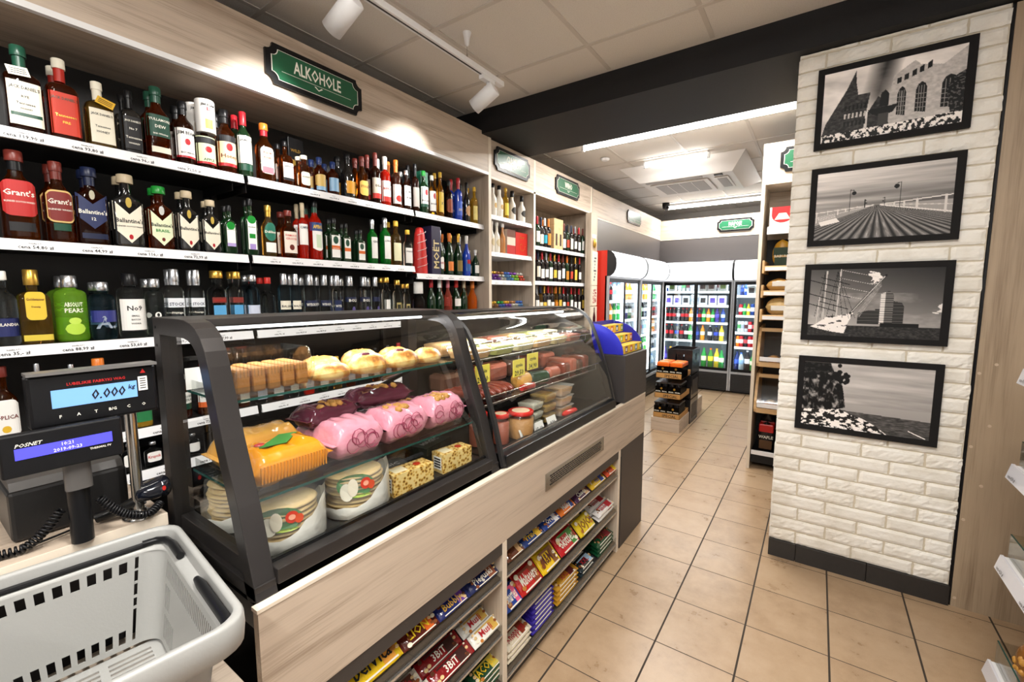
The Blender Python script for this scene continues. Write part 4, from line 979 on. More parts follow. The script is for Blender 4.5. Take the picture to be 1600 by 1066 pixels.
def pic1():
    c = Cv(Wp, Hp); X, Y = c.X, c.Y; n = fbm(X + Y * .5, Y, 4, 6, 1)
    c.a = .8 + .1 * Y - .9 * np.clip(1 - np.abs(X - .42 - .12 * (Y - .6)) / .13, 0, 1) * np.clip((Y - .35) * 3, 0, 1) * (n + .2) + (n - .5) * .35
    b = lambda X, Y: .22 + .3 * (fbm(X, Y, 50, 50, 3) - .4)
    c.poly([(0, .1), (.03, .28), (.18, .72), (.245, .97), (.25, .8), (.27, .62), (.36, .62), (.33, .25), (.32, 0), (0, 0)], b)
    c.poly([(.35, .0), (.35, .35), (.42, .55), (.5, .42), (.52, 0)], b)
    c.poly([(.48, .08), (.5, .55), (.52, .78), (.66, .93), (.7, .86), (.85, .8), (1, .98), (1, .0), (.48, 0)], lambda X, Y: .72 + .2 * (fbm(X, Y, 40, 40, 4) - .5))
    for k in range(5): x = .545 + k * .05; c.poly([(x, .66 + k * .03), (x + .03, .675 + k * .03), (x + .03, .75 + k * .035), (x, .735 + k * .03)], .1)
    for x, w_ in ((.555, .06), (.68, .075), (.85, .1)):
        c.poly([(x, .25), (x + w_, .22), (x + w_, .47 + w_), (x + w_ * .8, .53 + w_), (x + w_ * .5, .555 + w_), (x + w_ * .2, .53 + w_), (x, .46 + w_)], .12)
        for q in range(1, 4): c.line((x + w_ * q / 4, .24), (x + w_ * q / 4, .5 + w_), .004, .55)
        for q in range(1, 5): c.line((x, .24 + q * .06), (x + w_, .23 + q * .06), .004, .55)
    c.poly([(.93, .05), (.9, .3), (.88, .5), (.93, .62), (1, .68), (1, 0)], lambda X, Y: .08 + .3 * (fbm(X, Y, 60, 60, 6) > .62))
    for k in range(6):
        for q in range(3): c.poly([(.17 + .03 * k, .2 + q * .11), (.185 + .03 * k, .2 + q * .11), (.188 + .03 * k, .27 + q * .11), (.173 + .03 * k, .27 + q * .11)], .75 if q == 1 else .1)
    c.poly([(.35, .38), (.57, .4), (.53, .3), (.45, .26), (.38, .31)], .04); c.poly([(.42, .0), (.43, .3), (.5, .3), (.51, 0)], .3); c.poly([(.43, .4), (.44, .58), (.47, .62), (.5, .55), (.5, .4)], .05)
    c.poly([(.0, .0), (0, .12), (1, .16), (1, 0)], lambda X, Y: .15 + .75 * (fbm(X, Y, 50, 30, 8) > .5)); return c
def pic2():
    c = Cv(Wp, Hp); X, Y = c.X, c.Y; n = fbm(X * .5 + Y, Y, 2.5, 14, 11)
    c.a = .42 + .35 * np.clip((Y - .42) * 1.5, 0, 1) + .45 * (n - .5) + .12 * (1 - X); hz = .47; c.a[Y < hz] = .62
    c.poly([(.455, hz), (.5, hz), (1, .27), (1, 0), (0, 0), (0, .22)], .5)
    vx = .475; mk = (Y < hz) & (X > vx - (hz - Y) * 1.9 - .01) & (X < vx + (hz - Y) * 2.65 + .02)
    ang = (X - vx) / np.maximum(hz - Y, .004); st = (np.sin(ang * 34) * .5 + .5) ** .7; gr = fbm(ang * 3, Y * 2, 20, 8, 5)
    c.a[mk] = (.18 + .38 * st * (.5 + gr))[mk]
    c.line((.0, .42), (.45, .475), .006, .85).line((0, .34), (.45, .47), .004, .8).line((.5, .475), (1, .53), .007, .85).line((.52, .47), (1, .4), .005, .8).line((.5, .468), (1, .3), .008, .85)
    for k, x in enumerate((.01, .1, .18, .24, .29, .33)): c.line((x, .27 + .6 * x), (x, .43 + .1 * x), .006, .85)
    for x in (.6, .67, .76, .95): c.line((x, .47 - .35 * (x - .5)), (x, .475 + .11 * (x - .5)), .008 + .018 * (x - .5), .8)
    for x, y0_, y1_, s_ in ((.27, .41, .72, 1), (.64, .42, .76, -1), (.385, .45, .56, 1), (.53, .45, .57, -1)):
        L = y1_ - y0_; c.line((x, y0_), (x, y1_), .005, .08).line((x, y1_), (x + s_ * .03 * L * 3, y1_ - .01), .005, .08).disc((x + s_ * .03 * L * 3, y1_ - .05), .03 * L * 3, .08)
    c.poly([(.03, .28), (.17, .33), (.2, .27), (.05, .22)], .9).poly([(.03, .28), (.17, .33), (.16, .40), (.02, .36)], .82)
    for q in range(4): c.line((.03, .29 + q * .02), (.17, .335 + q * .02), .003, .3)
    return c
def pic3():
    c = Cv(Wp, Hp); X, Y = c.X, c.Y; n = fbm(X, Y, 5, 7, 21)
    c.a = .62 - .42 * Y + .5 * np.clip(n - .55, 0, 1) * (Y < .65) + .15 * (1 - X)
    c.a[(fbm(X, Y, 6, 9, 22) > .62) & (Y > .28) & (Y < .52) & (X > .7)] = .85
    mk = (np.hypot((X - .53) * 1.3, Y - .88) + .22 * (fbm(X, Y, 16, 22, 29) - .5) < .06); c.a[mk] = .9
    wv = Y < .17; c.a[wv] = (.12 + .25 * fbm(X, Y, 60, 60, 23))[wv]
    b = lambda X, Y: .12 + .25 * (np.sin(Y * 260) > .2)
    c.poly([(.4, .2), (.4, .36), (.48, .4), (.53, .4), (.53, .42), (.58, .42), (.58, .2)], b)
    c.poly([(.565, .2), (.565, .64), (.6, .66), (.62, .69), (.66, .62), (.66, .2)], lambda X, Y: .45 + .4 * (X < .6) - .2 * (np.sin(Y * 200) > .3)); c.poly([(.66, .2), (.66, .53), (.72, .51), (.735, .46), (.735, .2)], b); c.poly([(.57, .16), (.57, .22), (.85, .22), (.85, .16)], .12)
    c.poly([(.02, .14), (.06, .17), (.16, .3), (.3, .33), (.37, .37), (.33, .22), (.3, .05), (.2, .07), (.06, .12)], lambda X, Y: .9 - .6 * (fbm(X, Y, 16, 30, 24) > .62))
    for x, y0_, y1_ in ((.24, .3, 1), (.13, .25, .97), (.08, .2, .6)): c.line((x - .01, y0_), (x + .005, y1_), .008, .75)
    for k, (x, y) in enumerate(((.2, .84), (.21, .65), (.2, .48), (.11, .8), (.1, .6), (.1, .45))): c.line((x - .11, y + .04), (x + .12, y - .07), .006, .1)
    for x in (.05, .1, .15, .2, .28, .33, .38): c.line((x, .28), (.22 if x > .12 else .12, .97), .0025, .1)
    c.line((.34, .35), (.59, .9), .014, .15).line((.35, .37), (.58, .88), .005, .8)
    for k in range(4): c.line((.26, .98 - k * .12), (.57 - k * .05, .86 - k * .1), .002, .8)
    for k in range(4): c.line((.38 + k * .01, .3), (.56, .84 - .03 * k), .002, .7)
    return c
def pic4():
    c = Cv(Wp, Hp); X, Y = c.X, c.Y
    c.a = .58 + .16 * Y + .3 * (fbm(X * .6 + Y, Y, 3, 16, 31) - .5) * (Y > .4); sea = Y < .31 - .05 * X
    c.a[sea] = (.2 + .3 * fbm(X, Y, 30, 80, 33))[sea]
    c.poly([(0, 0), (0, .3), (.3, .32), (.38, .26), (.5, .2), (.6, .12), (.7, .0)], lambda X, Y: .2 + .75 * (fbm(X, Y, 30, 34, 34) > .5))
    c.poly([(0, .25), (0, 1), (.22, 1), (.26, .84), (.31, .8), (.34, .55), (.36, .34), (.3, .3)], lambda X, Y: .07 + .55 * np.clip((fbm(X, Y, 34, 14, 35) - .45) * 4, 0, 1))
    c.poly([(0, .84), (0, 1), (.22, 1), (.24, .86), (.12, .8)], lambda X, Y: .05 + .2 * (fbm(X, Y, 50, 50, 37) > .6))
    for k in range(26):
        rg = np.random.RandomState(k); c.disc((.29 + .07 * rg.randn() * .6, .78 + .12 * rg.randn() * .7), .03, .06 + .1 * rg.rand(), .03)
    c.line((.85, .1), (.97, .02), .006, .95); return c
m, nt, b = new_mat('photo_print'); at = nt.nodes.new('ShaderNodeAttribute'); at.attribute_name = 'Col'; nt.links.new(at.outputs['Color'], b.inputs['Base Color']); b.inputs['Roughness'].default_value = .55; b.inputs['Specular IOR Level'].default_value = .3
PHOTOM = m
def picture(label, z0, z1, cv, warm=1):
    xa, xb = -.065, .507; t = thing('framed_photo', label, 'framed photo', ((xa + xb) / 2, 2.835, z0), group='framed black and white photos on the brick column')
    y1_, y0_ = 2.8365, 2.816; f = .028
    BLACK = mat('matt_black_frame', (.012, .011, .011), .75, spec=.2)
    mb = MB().box(xa, xb, y0_ + .004, y1_, z0, z1, BLACK).box(xa, xb, y0_, y0_ + .004, z0, z0 + f, BLACK).box(xa, xb, y0_, y0_ + .004, z1 - f, z1, BLACK).box(xa, xa + f, y0_, y0_ + .004, z0 + f, z1 - f, BLACK).box(xb - f * 1.1, xb, y0_, y0_ + .004, z0 + f, z1 - f, BLACK)
    mb.build('frame', t)
    w_, h_ = cv.w, cv.h; a = np.clip(cv.a[:, :], .015, 1)
    xs = np.linspace(xa + f, xb - f * 1.1, w_); zs = np.linspace(z1 - f, z0 + f, h_)
    vs = [(x, y0_ + .0035, z) for z in zs for x in xs]; fs = [(j * w_ + i, (j + 1) * w_ + i, (j + 1) * w_ + i + 1, j * w_ + i + 1) for j in range(h_ - 1) for i in range(w_ - 1)]
    ob = MB().add(vs, fs, PHOTOM).build('photo_print', t); me = ob.data
    at = me.color_attributes.new('Col', 'FLOAT_COLOR', 'POINT'); v = (np.clip(.5 + (a - .5) * 1.18, .01, 1) ** 2.3).reshape(-1); col = np.stack([v * 1.0, v * .93, v * .88, np.ones_like(v)], 1).astype(np.float32); at.data.foreach_set('color', col.ravel())
picture('framed photo of an old town tower, fountain and gabled buildings, topmost', 2.232, 2.620, pic1())
picture('framed photo of a long wooden pier with lamps and a bench', 1.748, 2.137, pic2())
picture('framed photo of a tall sailing ship beside harbour towers', 1.258, 1.655, pic3())
picture('framed photo of a wooded sea cliff and rocky shore, lowest', .774, 1.172, pic4())
# ================================================================== BOTTLES
KIND = dict(square=(.60, .70, .175, 7, 1.0), flat=(.62, .745, .17, 4, .52), round=(.62, .77, .19, 2, 1.0), wine=(.60, .72, .19, 2, 1.0), burg=(.48, .76, .19, 2, 1.0),
            absolut=(.68, .79, .26, 2, 1.0), jager=(.60, .71, .17, 9, .55), champ=(.47, .78, .17, 2, 1.0), stout=(.58, .76, .2, 3, .8), liq=(.50, .72, .2, 2, 1.0), tall=(.70, .80, .22, 2, 1.0), gsq=(.64, .74, .26, 6, .6))
def make_bottle(H, W, kind, liq, cap, capw=1.25, caph=.11, label=None, texts=(), lab2=None, neck=None, seg=20, name_='liquor_bottle', text_lod=1):
    hb, hs, rn, e, dr = KIND[kind]; b = W / 2; a = b * dr; r = W * rn / 1.0 * .5 / .5
    r = min(rn * W, .02); n = 16 if W < .05 else seg
    o = local(name_, 'x', 'bottle', (0, 0, 0))
    S = [(0, a * .9, b * .9, e), (.004, a * .97, b * .97, e), (.012, a, b, e), (hb * H * .97, a, b, e)]
    for k in range(1, 7):
        t_ = k / 6; w_ = .5 - .5 * math.cos(PI * t_) if kind in ('burg', 'champ', 'liq') else math.sin(t_ * PI / 2) ** 2 if kind not in ('wine', 'square', 'jager', 'gsq', 'tall', 'absolut') else 1 - math.sqrt(max(0, 1 - t_ ** 2.2))
        z = hb * H + (hs - hb) * H * t_; S.append((z, a + (r - a) * w_, b + (r - b) * w_, e + (2 - e) * t_ ** .5))
    ct = 1 - caph; S += [(H * (hs + ct) / 2, r * .97, r * .97, 2), (H * ct, r, r, 2)]
    MB().loft(S, LIQ[liq] if isinstance(liq, str) else liq, n).build('bottle_body', o)
    cr = r * capw; cm = cap
    MB().lathe([(H * (ct - .01), cr * .98), (H * (ct - .005), cr), (H * .992, cr * .97), (H, cr * .85)], cm, 14).build('cap', o)
    if neck: MB().lathe([(H * (hs + .02), r * 1.05), (H * ct - .001, r * 1.06)], neck, 14, cap0=False, cap1=False).build('neck_wrap', o)
    def sx(y, z, off):
        q = min(1, abs(y) / b); e_ = e; xx = a * max(0, 1 - q ** e_) ** (1 / e_); return xx + off
    def patch(mb, spec, off):
        z0, z1, wf, shape, m_ = spec; N = 12; vs = []; z0 *= H; z1 *= H
        for i in range(N + 1):
            u = -1 + 2 * i / N; y = u * wf * b
            lo, hi = z0, z1; L = z1 - z0
            if shape == 'oval': k_ = math.sqrt(max(0, 1 - u * u)); mid = (z0 + z1) / 2; lo, hi = mid - L / 2 * k_, mid + L / 2 * k_
            elif shape == 'chev': lo = z0 + L * .32 * abs(u); hi = z1 - L * .30 * (1 - abs(u))
            elif shape == 'hump': hi = z1 - L * .18 * u * u; lo = z0 + L * .1 * u * u
            elif shape == 'round': k_ = 1 - abs(u) ** 6 * .25; mid = (z0 + z1) / 2; lo, hi = mid - L / 2 * k_, mid + L / 2 * k_
            vs += [(sx(y, lo, off), y, lo), (sx(y, hi, off), y, hi)]
        mb.add(vs, [(2 * i, 2 * i + 2, 2 * i + 3, 2 * i + 1) for i in range(N)], m_)
    if label:
        mb = MB(); patch(mb, label, .0006)
        if lab2:
            for q, l2 in enumerate(lab2): patch(mb, l2, .0009 + .0002 * q)
        for st, hh, zf, m_ in texts:
            s_ = 1.0; wd = text2d(st)[2] * hh * W; lim = label[2] * b * 1.8
            if wd > lim: s_ = lim / wd
            mb.text(st, (0, 0, 0), (0, 1, 0), (0, 0, 1), hh * W, m_, sx=s_, warp=lambda X, Y, zf=zf: (sx(max(-b, min(b, X)), 0, .0016), X, zf * H + Y))
        mb.build('label', o)
    return o
K_ = dict(K=BLACK, G=GOLD, S=SILVER, W=C('f3f1ec', .35), R=C('b3202a', .3), GR=C('1f8a34', .3), DG=C('1d4a38', .3), BL=C('24386e', .3), CR=CREAM, OR=C('e07a2c', .3), BR=C('6d2a22', .35), PK=C('d87a86', .3), BE=C('b9a98c', .4), LB=C('8ab4d6', .3), NV=C('18213f', .35), YL=C('e6b93a', .35), GY=C('8c8f94', .3), RD=C('c3271f', .4))
k_ = K_
def SP(px, top, w, kind, liq, cap, desc, label=None, texts=(), **kw): return (px, top, w, kind, liq, cap, desc, label, texts, kw)
SLIST = []
def shelf_row(row, rowkey, z_of, xs, where, group, name_='liquor_bottle', cat='bottle', second=.75, grow=None, maxh=.36):
    R4 = random.Random(hash(where) % 1000 if False else len(where) * 7)
    made = []
    for (px, top, w, kind, liq, cap, desc, label, texts, kw) in row:
        z = z_of(px); kw = dict(kw); dxx = kw.pop('back', 0); caph = kw.get('caph', .11)
        y0 = meas(px, 430, 0, xs).y; th = y0 / abs(xs); dr = KIND[kind][4]
        ext = meas(px + w / 2, 430, 0, xs - .04).y - meas(px - w / 2, 430, 0, xs - .04).y
        W = ext / math.sqrt(1 + th * th) if KIND[kind][3] < 3 else ext / (1 + dr * th * .85)
        W *= .97; xc = xs - .014 - W * dr / 2 - dxx
        # centre of the bottle on its own plane
        zm = z + .12; pt = None; zz = z + .1; py = 0
        lo, hi = 0.0, 1066.0
        for _ in range(30):
            mid = (lo + hi) / 2
            if meas(px, mid, 0, xc).z > zz: lo = mid
            else: hi = mid
        y = meas(px, mid, 0, xc).y; H = meas(px, top, 0, xc).z - z
        H = max(.1, min(maxh, H))
        o = make_bottle(H, W, kind, liq, k_[cap] if isinstance(cap, str) else cap, label=label, texts=texts, name_=name_, **kw)
        o.location = (xc, y, z + .0008); o['label'] = '%s, front row, %s' % (desc, where); o['group'] = group; o['category'] = cat
        made.append((o, desc, xc, y, z, W, dr))
    for o, desc, xc, y, z, W, dr in made:
        if R4.random() < second:
            dup(o, (xc - W * dr - .012, y + R4.uniform(-.004, .004), z + .0008), R4.uniform(-.15, .15), '%s, second row, %s' % (desc, where), group)
    return made
T = lambda s_, h, z, m_=None: (s_, h, z, m_ or INK)
Wt = SIGNW
BALL = lambda c='ece6d3': (.05, .62, .98, 'chev', C(c, .5))
A = [
 SP(36, 76, 66, 'square', 'dark', 'DG', 'square whisky bottle with cream label and green neck', (.06, .56, .93, 'rect', CREAM), [T("JACK DANIEL'S", .17, .49), T('RYE', .13, .39), T('Tennessee', .12, .31), T('WHISKEY', .08, .25)], lab2=[(.16, .20, .85, 'rect', k_['DG'])], neck=k_['DG'], capw=1.35),
 SP(98, 96, 58, 'square', 'whisky', 'CR', 'square whisky bottle with red label and red neck', (.05, .56, .95, 'rect', C('cf3a24', .5)), [T("JACK DANIEL'S", .16, .49, k_['DG']), T('Tennessee', .16, .28, GOLD), T('FIRE', .14, .20, GOLD)], neck=C('b32a1e'), capw=1.3),
 SP(155, 131, 52, 'square', 'honey', 'CR', 'square honey whiskey bottle with cream label', (.05, .56, .88, 'rect', CREAM), [T("JACK DANIEL'S", .14, .48), T('Tennessee', .13, .3), T('HONEY', .14, .22)], neck=k_['CR']),
 SP(204, 144, 37, 'square', 'black', 'K', 'square whiskey bottle with black label and white lettering', (.06, .57, .93, 'rect', INK), [T("JACK DANIEL'S", .17, .5, Wt), T('No 7', .2, .38, Wt), T('Tennessee', .2, .24, Wt), T('WHISKEY', .14, .15, Wt)], neck=BLACK),
 SP(247, 139, 46, 'stout', 'whisky', 'DG', 'whiskey bottle with dark green label and green neck', (.30, .60, .98, 'rect', C('1f4a3a', .5)), [T('TULLAMORE', .17, .53, Wt), T('DEW', .2, .44, Wt), T('Irish Whiskey', .11, .34, Wt)], lab2=[(.08, .16, .8, 'rect', CREAM)], neck=k_['DG']),
 SP(288, 161, 33, 'round', 'dark', 'K', 'slim whiskey bottle with white label and red seal', (.1, .56, .97, 'rect', PAPER), [T('JIM BEAM', .26, .49), T('BOURBON', .14, .18)], lab2=[(.30, .40, .3, 'oval', k_['R']), (.1, .13, .97, 'rect', k_['R'])], neck=BLACK),
 SP(320, 198, 34, 'round', 'dark', 'K', 'whiskey bottle with pale green label under a white tin', (.1, .72, .97, 'rect', C('dfe8b8', .5)), [T('JIM BEAM', .26, .62), T('APPLE', .2, .2, k_['DG'])], lab2=[(.56, .7, .97, 'rect', INK), (.36, .5, .35, 'oval', k_['R']), (.1, .15, .97, 'rect', k_['R'])]),
 SP(353, 174, 33, 'round', 'amber', 'K', 'whiskey bottle with orange and white label, red seal', (.1, .58, .97, 'rect', C('f2dcae', .5)), [T('Honey', .3, .26, k_['BR'])], lab2=[(.48, .58, .97, 'rect', INK), (.34, .46, .35, 'oval', k_['R']), (.1, .15, .97, 'rect', k_['R'])], neck=k_['K']),
 SP(382, 177, 25, 'round', 'dgreen', 'R', 'dark green whiskey bottle with red cap and white label', (.2, .62, .97, 'rect', PAPER), [T('JAMESON', .2, .55)], lab2=[(.09, .19, .97, 'rect', k_['DG'])], caph=.2, neck=k_['R']),
 SP(414, 195, 35, 'stout', 'amber', 'OR', 'amber bottle with cream shield label and pink print', (.12, .58, .8, 'round', CREAM), [T('FOUR', .2, .48, k_['BR']), T('ROSES', .18, .4, k_['BR'])], lab2=[(.13, .24, .7, 'rect', k_['PK'])], neck=k_['R']),
 SP(446, 222, 26, 'square', 'amber', 'K', 'square amber bottle with white label and dark foot', (.1, .5, .9, 'rect', PAPER), [T('LAWSON', .2, .42)], lab2=[(.1, .16, .9, 'rect', INK)]),
 SP(475, 244, 20, 'gsq', 'amber', 'CR', 'small amber bottle with cream label and pale cap', (.1, .5, .9, 'round', CREAM), [T('RED BREAST', .15, .35)]),
 SP(499, 247, 20, 'round', 'whisky', 'BL', 'bottle with tall blue cap and gold label', (.15, .5, .95, 'round', C('d8b76a', .4)), [], lab2=[(.05, .16, .9, 'rect', k_['LB'])], caph=.16, neck=k_['BL']),
 SP(520, 254, 19, 'round', 'whisky', 'BL', 'smaller bottle with tall blue cap and pale blue label', (.1, .5, .95, 'rect', k_['LB']), [], caph=.16, neck=k_['BL']),
 SP(543, 242, 23, 'burg', 'black', 'K', 'black bulbous bottle with yellow label', (.1, .38, .7, 'rect', C('e8a32a', .45)), [], neck=BLACK),
 SP(566, 246, 22, 'stout', 'amber', 'BR', 'amber brandy bottle with yellow label and dark red cap', (.12, .45, .9, 'round', C('f0c35a', .45)), [T('STOCK', .3, .32, k_['BR'])], neck=k_['BR']),
 SP(587, 240, 17, 'wine', 'dark', 'BR', 'tall dark bottle with red capsule and white print', (.1, .5, .95, 'rect', C('d9cdbc', .5)), [T('DISA', .3, .35, k_['K'])], lab2=[(.1, .2, .95, 'rect', k_['RD'])], neck=k_['BR']),
 SP(602, 246, 17, 'wine', 'red', 'W', 'red liqueur bottle with white cap and white label', (.08, .5, .97, 'rect', PAPER), [T('BERRY', .3, .34, k_['R'])], lab2=[(.08, .18, .9, 'rect', k_['RD'])], neck=k_['W'], caph=.14),
 SP(619, 251, 16, 'wine', 'whisky', 'OR', 'brown bottle with orange cap and white label', (.08, .48, .97, 'rect', PAPER), [], lab2=[(.12, .26, .7, 'oval', k_['RD'])], neck=k_['OR']),
 SP(635, 267, 17, 'stout', 'dark', 'S', 'short bottle with silver cap and grey printed label', (.1, .6, .95, 'rect', C('dfe0e0', .5)), [T('SOMA', .3, .45), T('RUM', .3, .3)]),
 SP(649, 257, 13, 'wine', 'dark', 'K', 'slim dark bottle with grey label and black cap', (.1, .5, .95, 'rect', C('a89f98', .5)), [], neck=BLACK),
 SP(662, 268, 15, 'round', 'dgreen', 'GR', 'white rum bottle with green foot band', (.15, .62, .97, 'rect', PAPER), [T('BACARDI', .25, .3)], lab2=[(.42, .56, .4, 'oval', k_['R']), (.15, .22, .97, 'rect', k_['DG'])]),
 SP(675, 275, 13, 'round', 'clear', 'W', 'clear rum bottle with white label and red emblem', (.1, .6, .97, 'rect', PAPER), [T('BACARDI', .25, .28)], lab2=[(.4, .55, .4, 'oval', k_['R'])]),
 SP(688, 270, 13, 'stout', 'gold', 'YL', 'golden bottle with yellow label and yellow cap', (.1, .55, .95, 'rect', C('f0cb45', .45)), [T('X', .5, .3)]),
 SP(701, 282, 13, 'round', 'dark', 'K', 'black rum bottle with orange print', (.15, .5, .95, 'round', C('9c4a2a', .45)), []),
 SP(716, 279, 13, 'wine', 'blue', 'R', 'cobalt blue bottle with red neck', (.12, .45, .9, 'rect', C('3a62d0', .4)), [T('SKY', .4, .25, Wt)], neck=k_['R']),
 SP(729, 286, 11, 'burg', 'black', 'K', 'black liqueur bottle with tan oval label', (.15, .42, .9, 'oval', C('c99a6a', .45)), [], neck=BLACK),
 SP(741, 293, 11, 'wine', 'yellow', 'YL', 'slim pale yellow bottle with gold cap', (.1, .48, .9, 'rect', C('f2e08a', .45)), [])]
z_A = lambda px: ROWZ['A']
shelf_row(A, 'A', z_A, XS, 'top spirits shelf', 'bottles on the top spirits shelf')
B = [
 SP(30, 238, 66, 'stout', 'amber', 'BR', 'large whisky bottle with red oval label', (.26, .66, .92, 'round', C('b92a28', .5)), [T("Grant's", .30, .52, Wt), T('BLENDED SCOTCH WHISKY', .09, .42, Wt)], lab2=[(.09, .19, .7, 'rect', INK)], neck=k_['K'], capw=1.3),
 SP(93, 255, 52, 'stout', 'amber', 'BR', 'smaller whisky bottle with gold-edged dark red label', (.24, .64, .92, 'round', C('d9b974', .5)), [T("Grant's", .32, .5, Wt), T('BLENDED WHISKY', .1, .4, Wt)], lab2=[(.26, .62, .86, 'round', C('7c231f', .5)), (.14, .23, .6, 'rect', k_['DG'])], neck=k_['BR']),
 SP(144, 264, 56, 'flat', 'dark', 'NV', 'flat whisky bottle with navy chevron label', (.2, .66, .98, 'chev', C('26305a', .5)), [T("Ballantine's", .24, .42, Wt), T('12', .17, .33, Wt)], lab2=[(.07, .14, .8, 'rect', k_['NV']), (.58, .7, .18, 'oval', C('b9b39c'))], neck=k_['NV'], capw=1.5),
 SP(200, 275, 55, 'flat', 'black', 'BE', 'large flat whisky bottle with cream chevron label', BALL(), [T("Ballantine's", .24, .36), T('BLENDED SCOTCH WHISKY', .07, .28)], lab2=[(.1, .17, .14, 'oval', k_['R']), (.54, .68, .2, 'oval', C('c0a548'))], capw=1.6),
 SP(251, 293, 45, 'flat', 'whisky', 'GR', 'flat whisky bottle with green cap and cream chevron label', BALL('e4ecc8'), [T("Ballantine's", .23, .38), T('BRASIL', .19, .29, k_['GR'])], lab2=[(.12, .18, .14, 'oval', k_['BR']), (.54, .68, .22, 'oval', C('c9c9c4'))], capw=1.6),
 SP(294, 300, 38, 'flat', 'black', 'BE', 'mid-sized flat whisky bottle with cream chevron label', BALL(), [T("Ballantine's", .24, .37)], lab2=[(.1, .17, .14, 'oval', k_['R']), (.54, .68, .2, 'oval', C('c0a548'))], capw=1.6),
 SP(330, 314, 33, 'flat', 'black', 'BE', 'small flat whisky bottle with cream chevron label', BALL(), [T("Ballantine's", .2, .37)], lab2=[(.1, .17, .14, 'oval', k_['R']), (.54, .68, .2, 'oval', C('c0a548'))], capw=1.6),
 SP(359, 322, 23, 'jager', 'dgreen', 'K', 'green bottle with white and green hanging label', (.15, .6, .7, 'rect', PAPER), [T('BECHEROVKA', .1, .5, k_['GR'])], lab2=[(.15, .22, .7, 'rect', C('b4a1d8')), (.5, .66, .7, 'oval', k_['GR'])]),
 SP(392, 312, 23, 'jager', 'dgreen', 'K', 'taller green bottle with leafy white label', (.1, .62, .72, 'rect', PAPER), [T('KILLARNEY', .12, .5, k_['DG'])], lab2=[(.1, .2, .5, 'rect', C('a78fd0')), (.56, .7, .72, 'oval', k_['GR']), (.3, .38, .5, 'rect', k_['GR'])]),
 SP(420, 322, 27, 'stout', 'honey', 'G', 'pale whisky bottle with green oval label', (.3, .66, .95, 'oval', C('20705a', .5)), [T('Dubliner', .28, .48, Wt)], lab2=[(.08, .27, .8, 'rect', PAPER)], neck=k_['G']),
 SP(451, 330, 31, 'stout', 'amber', 'BR', 'orange whisky bottle with white label and bird', (.1, .55, .9, 'rect', C('f3e6d8', .5)), [T('FAMOUS', .2, .47, k_['RD']), T('GROUSE', .2, .4, k_['RD'])], lab2=[(.16, .28, .35, 'oval', k_['BR'])]),
 SP(474, 318, 16, 'wine', 'red', 'BE', 'dark red aperitif bottle with blue and white band', (.25, .62, .97, 'rect', PAPER), [T('CAMPARI', .36, .56, k_['NV'])], neck=k_['BE'], caph=.13),
 SP(493, 314, 23, 'round', 'red', 'K', 'bright red aperitif bottle with blue label', (.15, .58, .8, 'hump', PAPER), [T('APEROL', .36, .55, C('f0c62c'))], lab2=[(.48, .62, .97, 'rect', C('21427c')), (.2, .42, .4, 'rect', C('cfe0c4'))], neck=k_['DG']),
 SP(522, 342, 22, 'jager', 'dgreen', 'K', 'large square green bottle with orange banded label', (.08, .6, .78, 'rect', PAPER), [T('Jagermeister', .12, .3, Wt)], lab2=[(.27, .36, .78, 'rect', C('dd6a2c')), (.4, .58, .5, 'oval', k_['DG'])]),
 SP(541, 350, 16, 'jager', 'dgreen', 'K', 'medium square green bottle with orange banded label', (.08, .6, .78, 'rect', PAPER), [], lab2=[(.27, .36, .78, 'rect', C('dd6a2c')), (.4, .58, .5, 'oval', k_['DG'])]),
 SP(563, 360, 17, 'jager', 'dgreen', 'K', 'small square green bottle with orange banded label', (.08, .6, .78, 'rect', PAPER), [], lab2=[(.27, .36, .78, 'rect', C('dd6a2c')), (.4, .58, .5, 'oval', k_['DG'])]),
 SP(582, 344, 17, 'round', 'gin', 'S', 'left bright green gin bottle with silver cap', (.12, .6, .7, 'rect', PAPER), [T('GIN', .3, .5)], neck=k_['S']),
 SP(602, 341, 18, 'round', 'gin', 'S', 'right bright green gin bottle with silver cap', (.12, .6, .7, 'rect', PAPER), [T('LUBUSKI', .2, .5)], neck=k_['S']),
 SP(619, 346, 17, 'round', 'honey', 'YL', 'pale gin bottle with yellow cap', (.1, .5, .9, 'rect', C('f3eec4', .5)), []),
 SP(637, 360, 18, 'stout', 'clear', 'YL', 'short clear gin bottle with white label', (.08, .5, .95, 'rect', PAPER), [T('FINSBURY', .2, .4)]),
 SP(687, 360, 14, 'champ', 'dgreen', 'S', 'sparkling wine with silver foil and round white label', (.12, .4, .85, 'oval', PAPER), [T('MARTINI', .3, .26, k_['R'])], neck=k_['S'], capw=1.3),
 SP(702, 365, 14, 'champ', 'dgreen', 'OR', 'sparkling wine with orange foil and orange label', (.1, .32, .85, 'rect', C('e8833a')), [], neck=k_['OR'], capw=1.3),
 SP(716, 366, 14, 'champ', 'dgreen', 'G', 'sparkling wine with gold foil and black gold label', (.1, .36, .85, 'rect', C('8c7433')), [], neck=k_['G'], capw=1.3),
 SP(729, 369, 13, 'champ', 'blue', 'W', 'blue sparkling wine with white foil', (.12, .4, .85, 'rect', C('2e62a8')), [], lab2=[(.3, .4, .6, 'rect', k_['R'])], neck=k_['W'], capw=1.3),
 SP(743, 391, 12, 'champ', 'dgreen', 'W', 'half-size sparkling wine with white foil', (.12, .42, .85, 'rect', PAPER), [], neck=k_['W'], capw=1.3)]
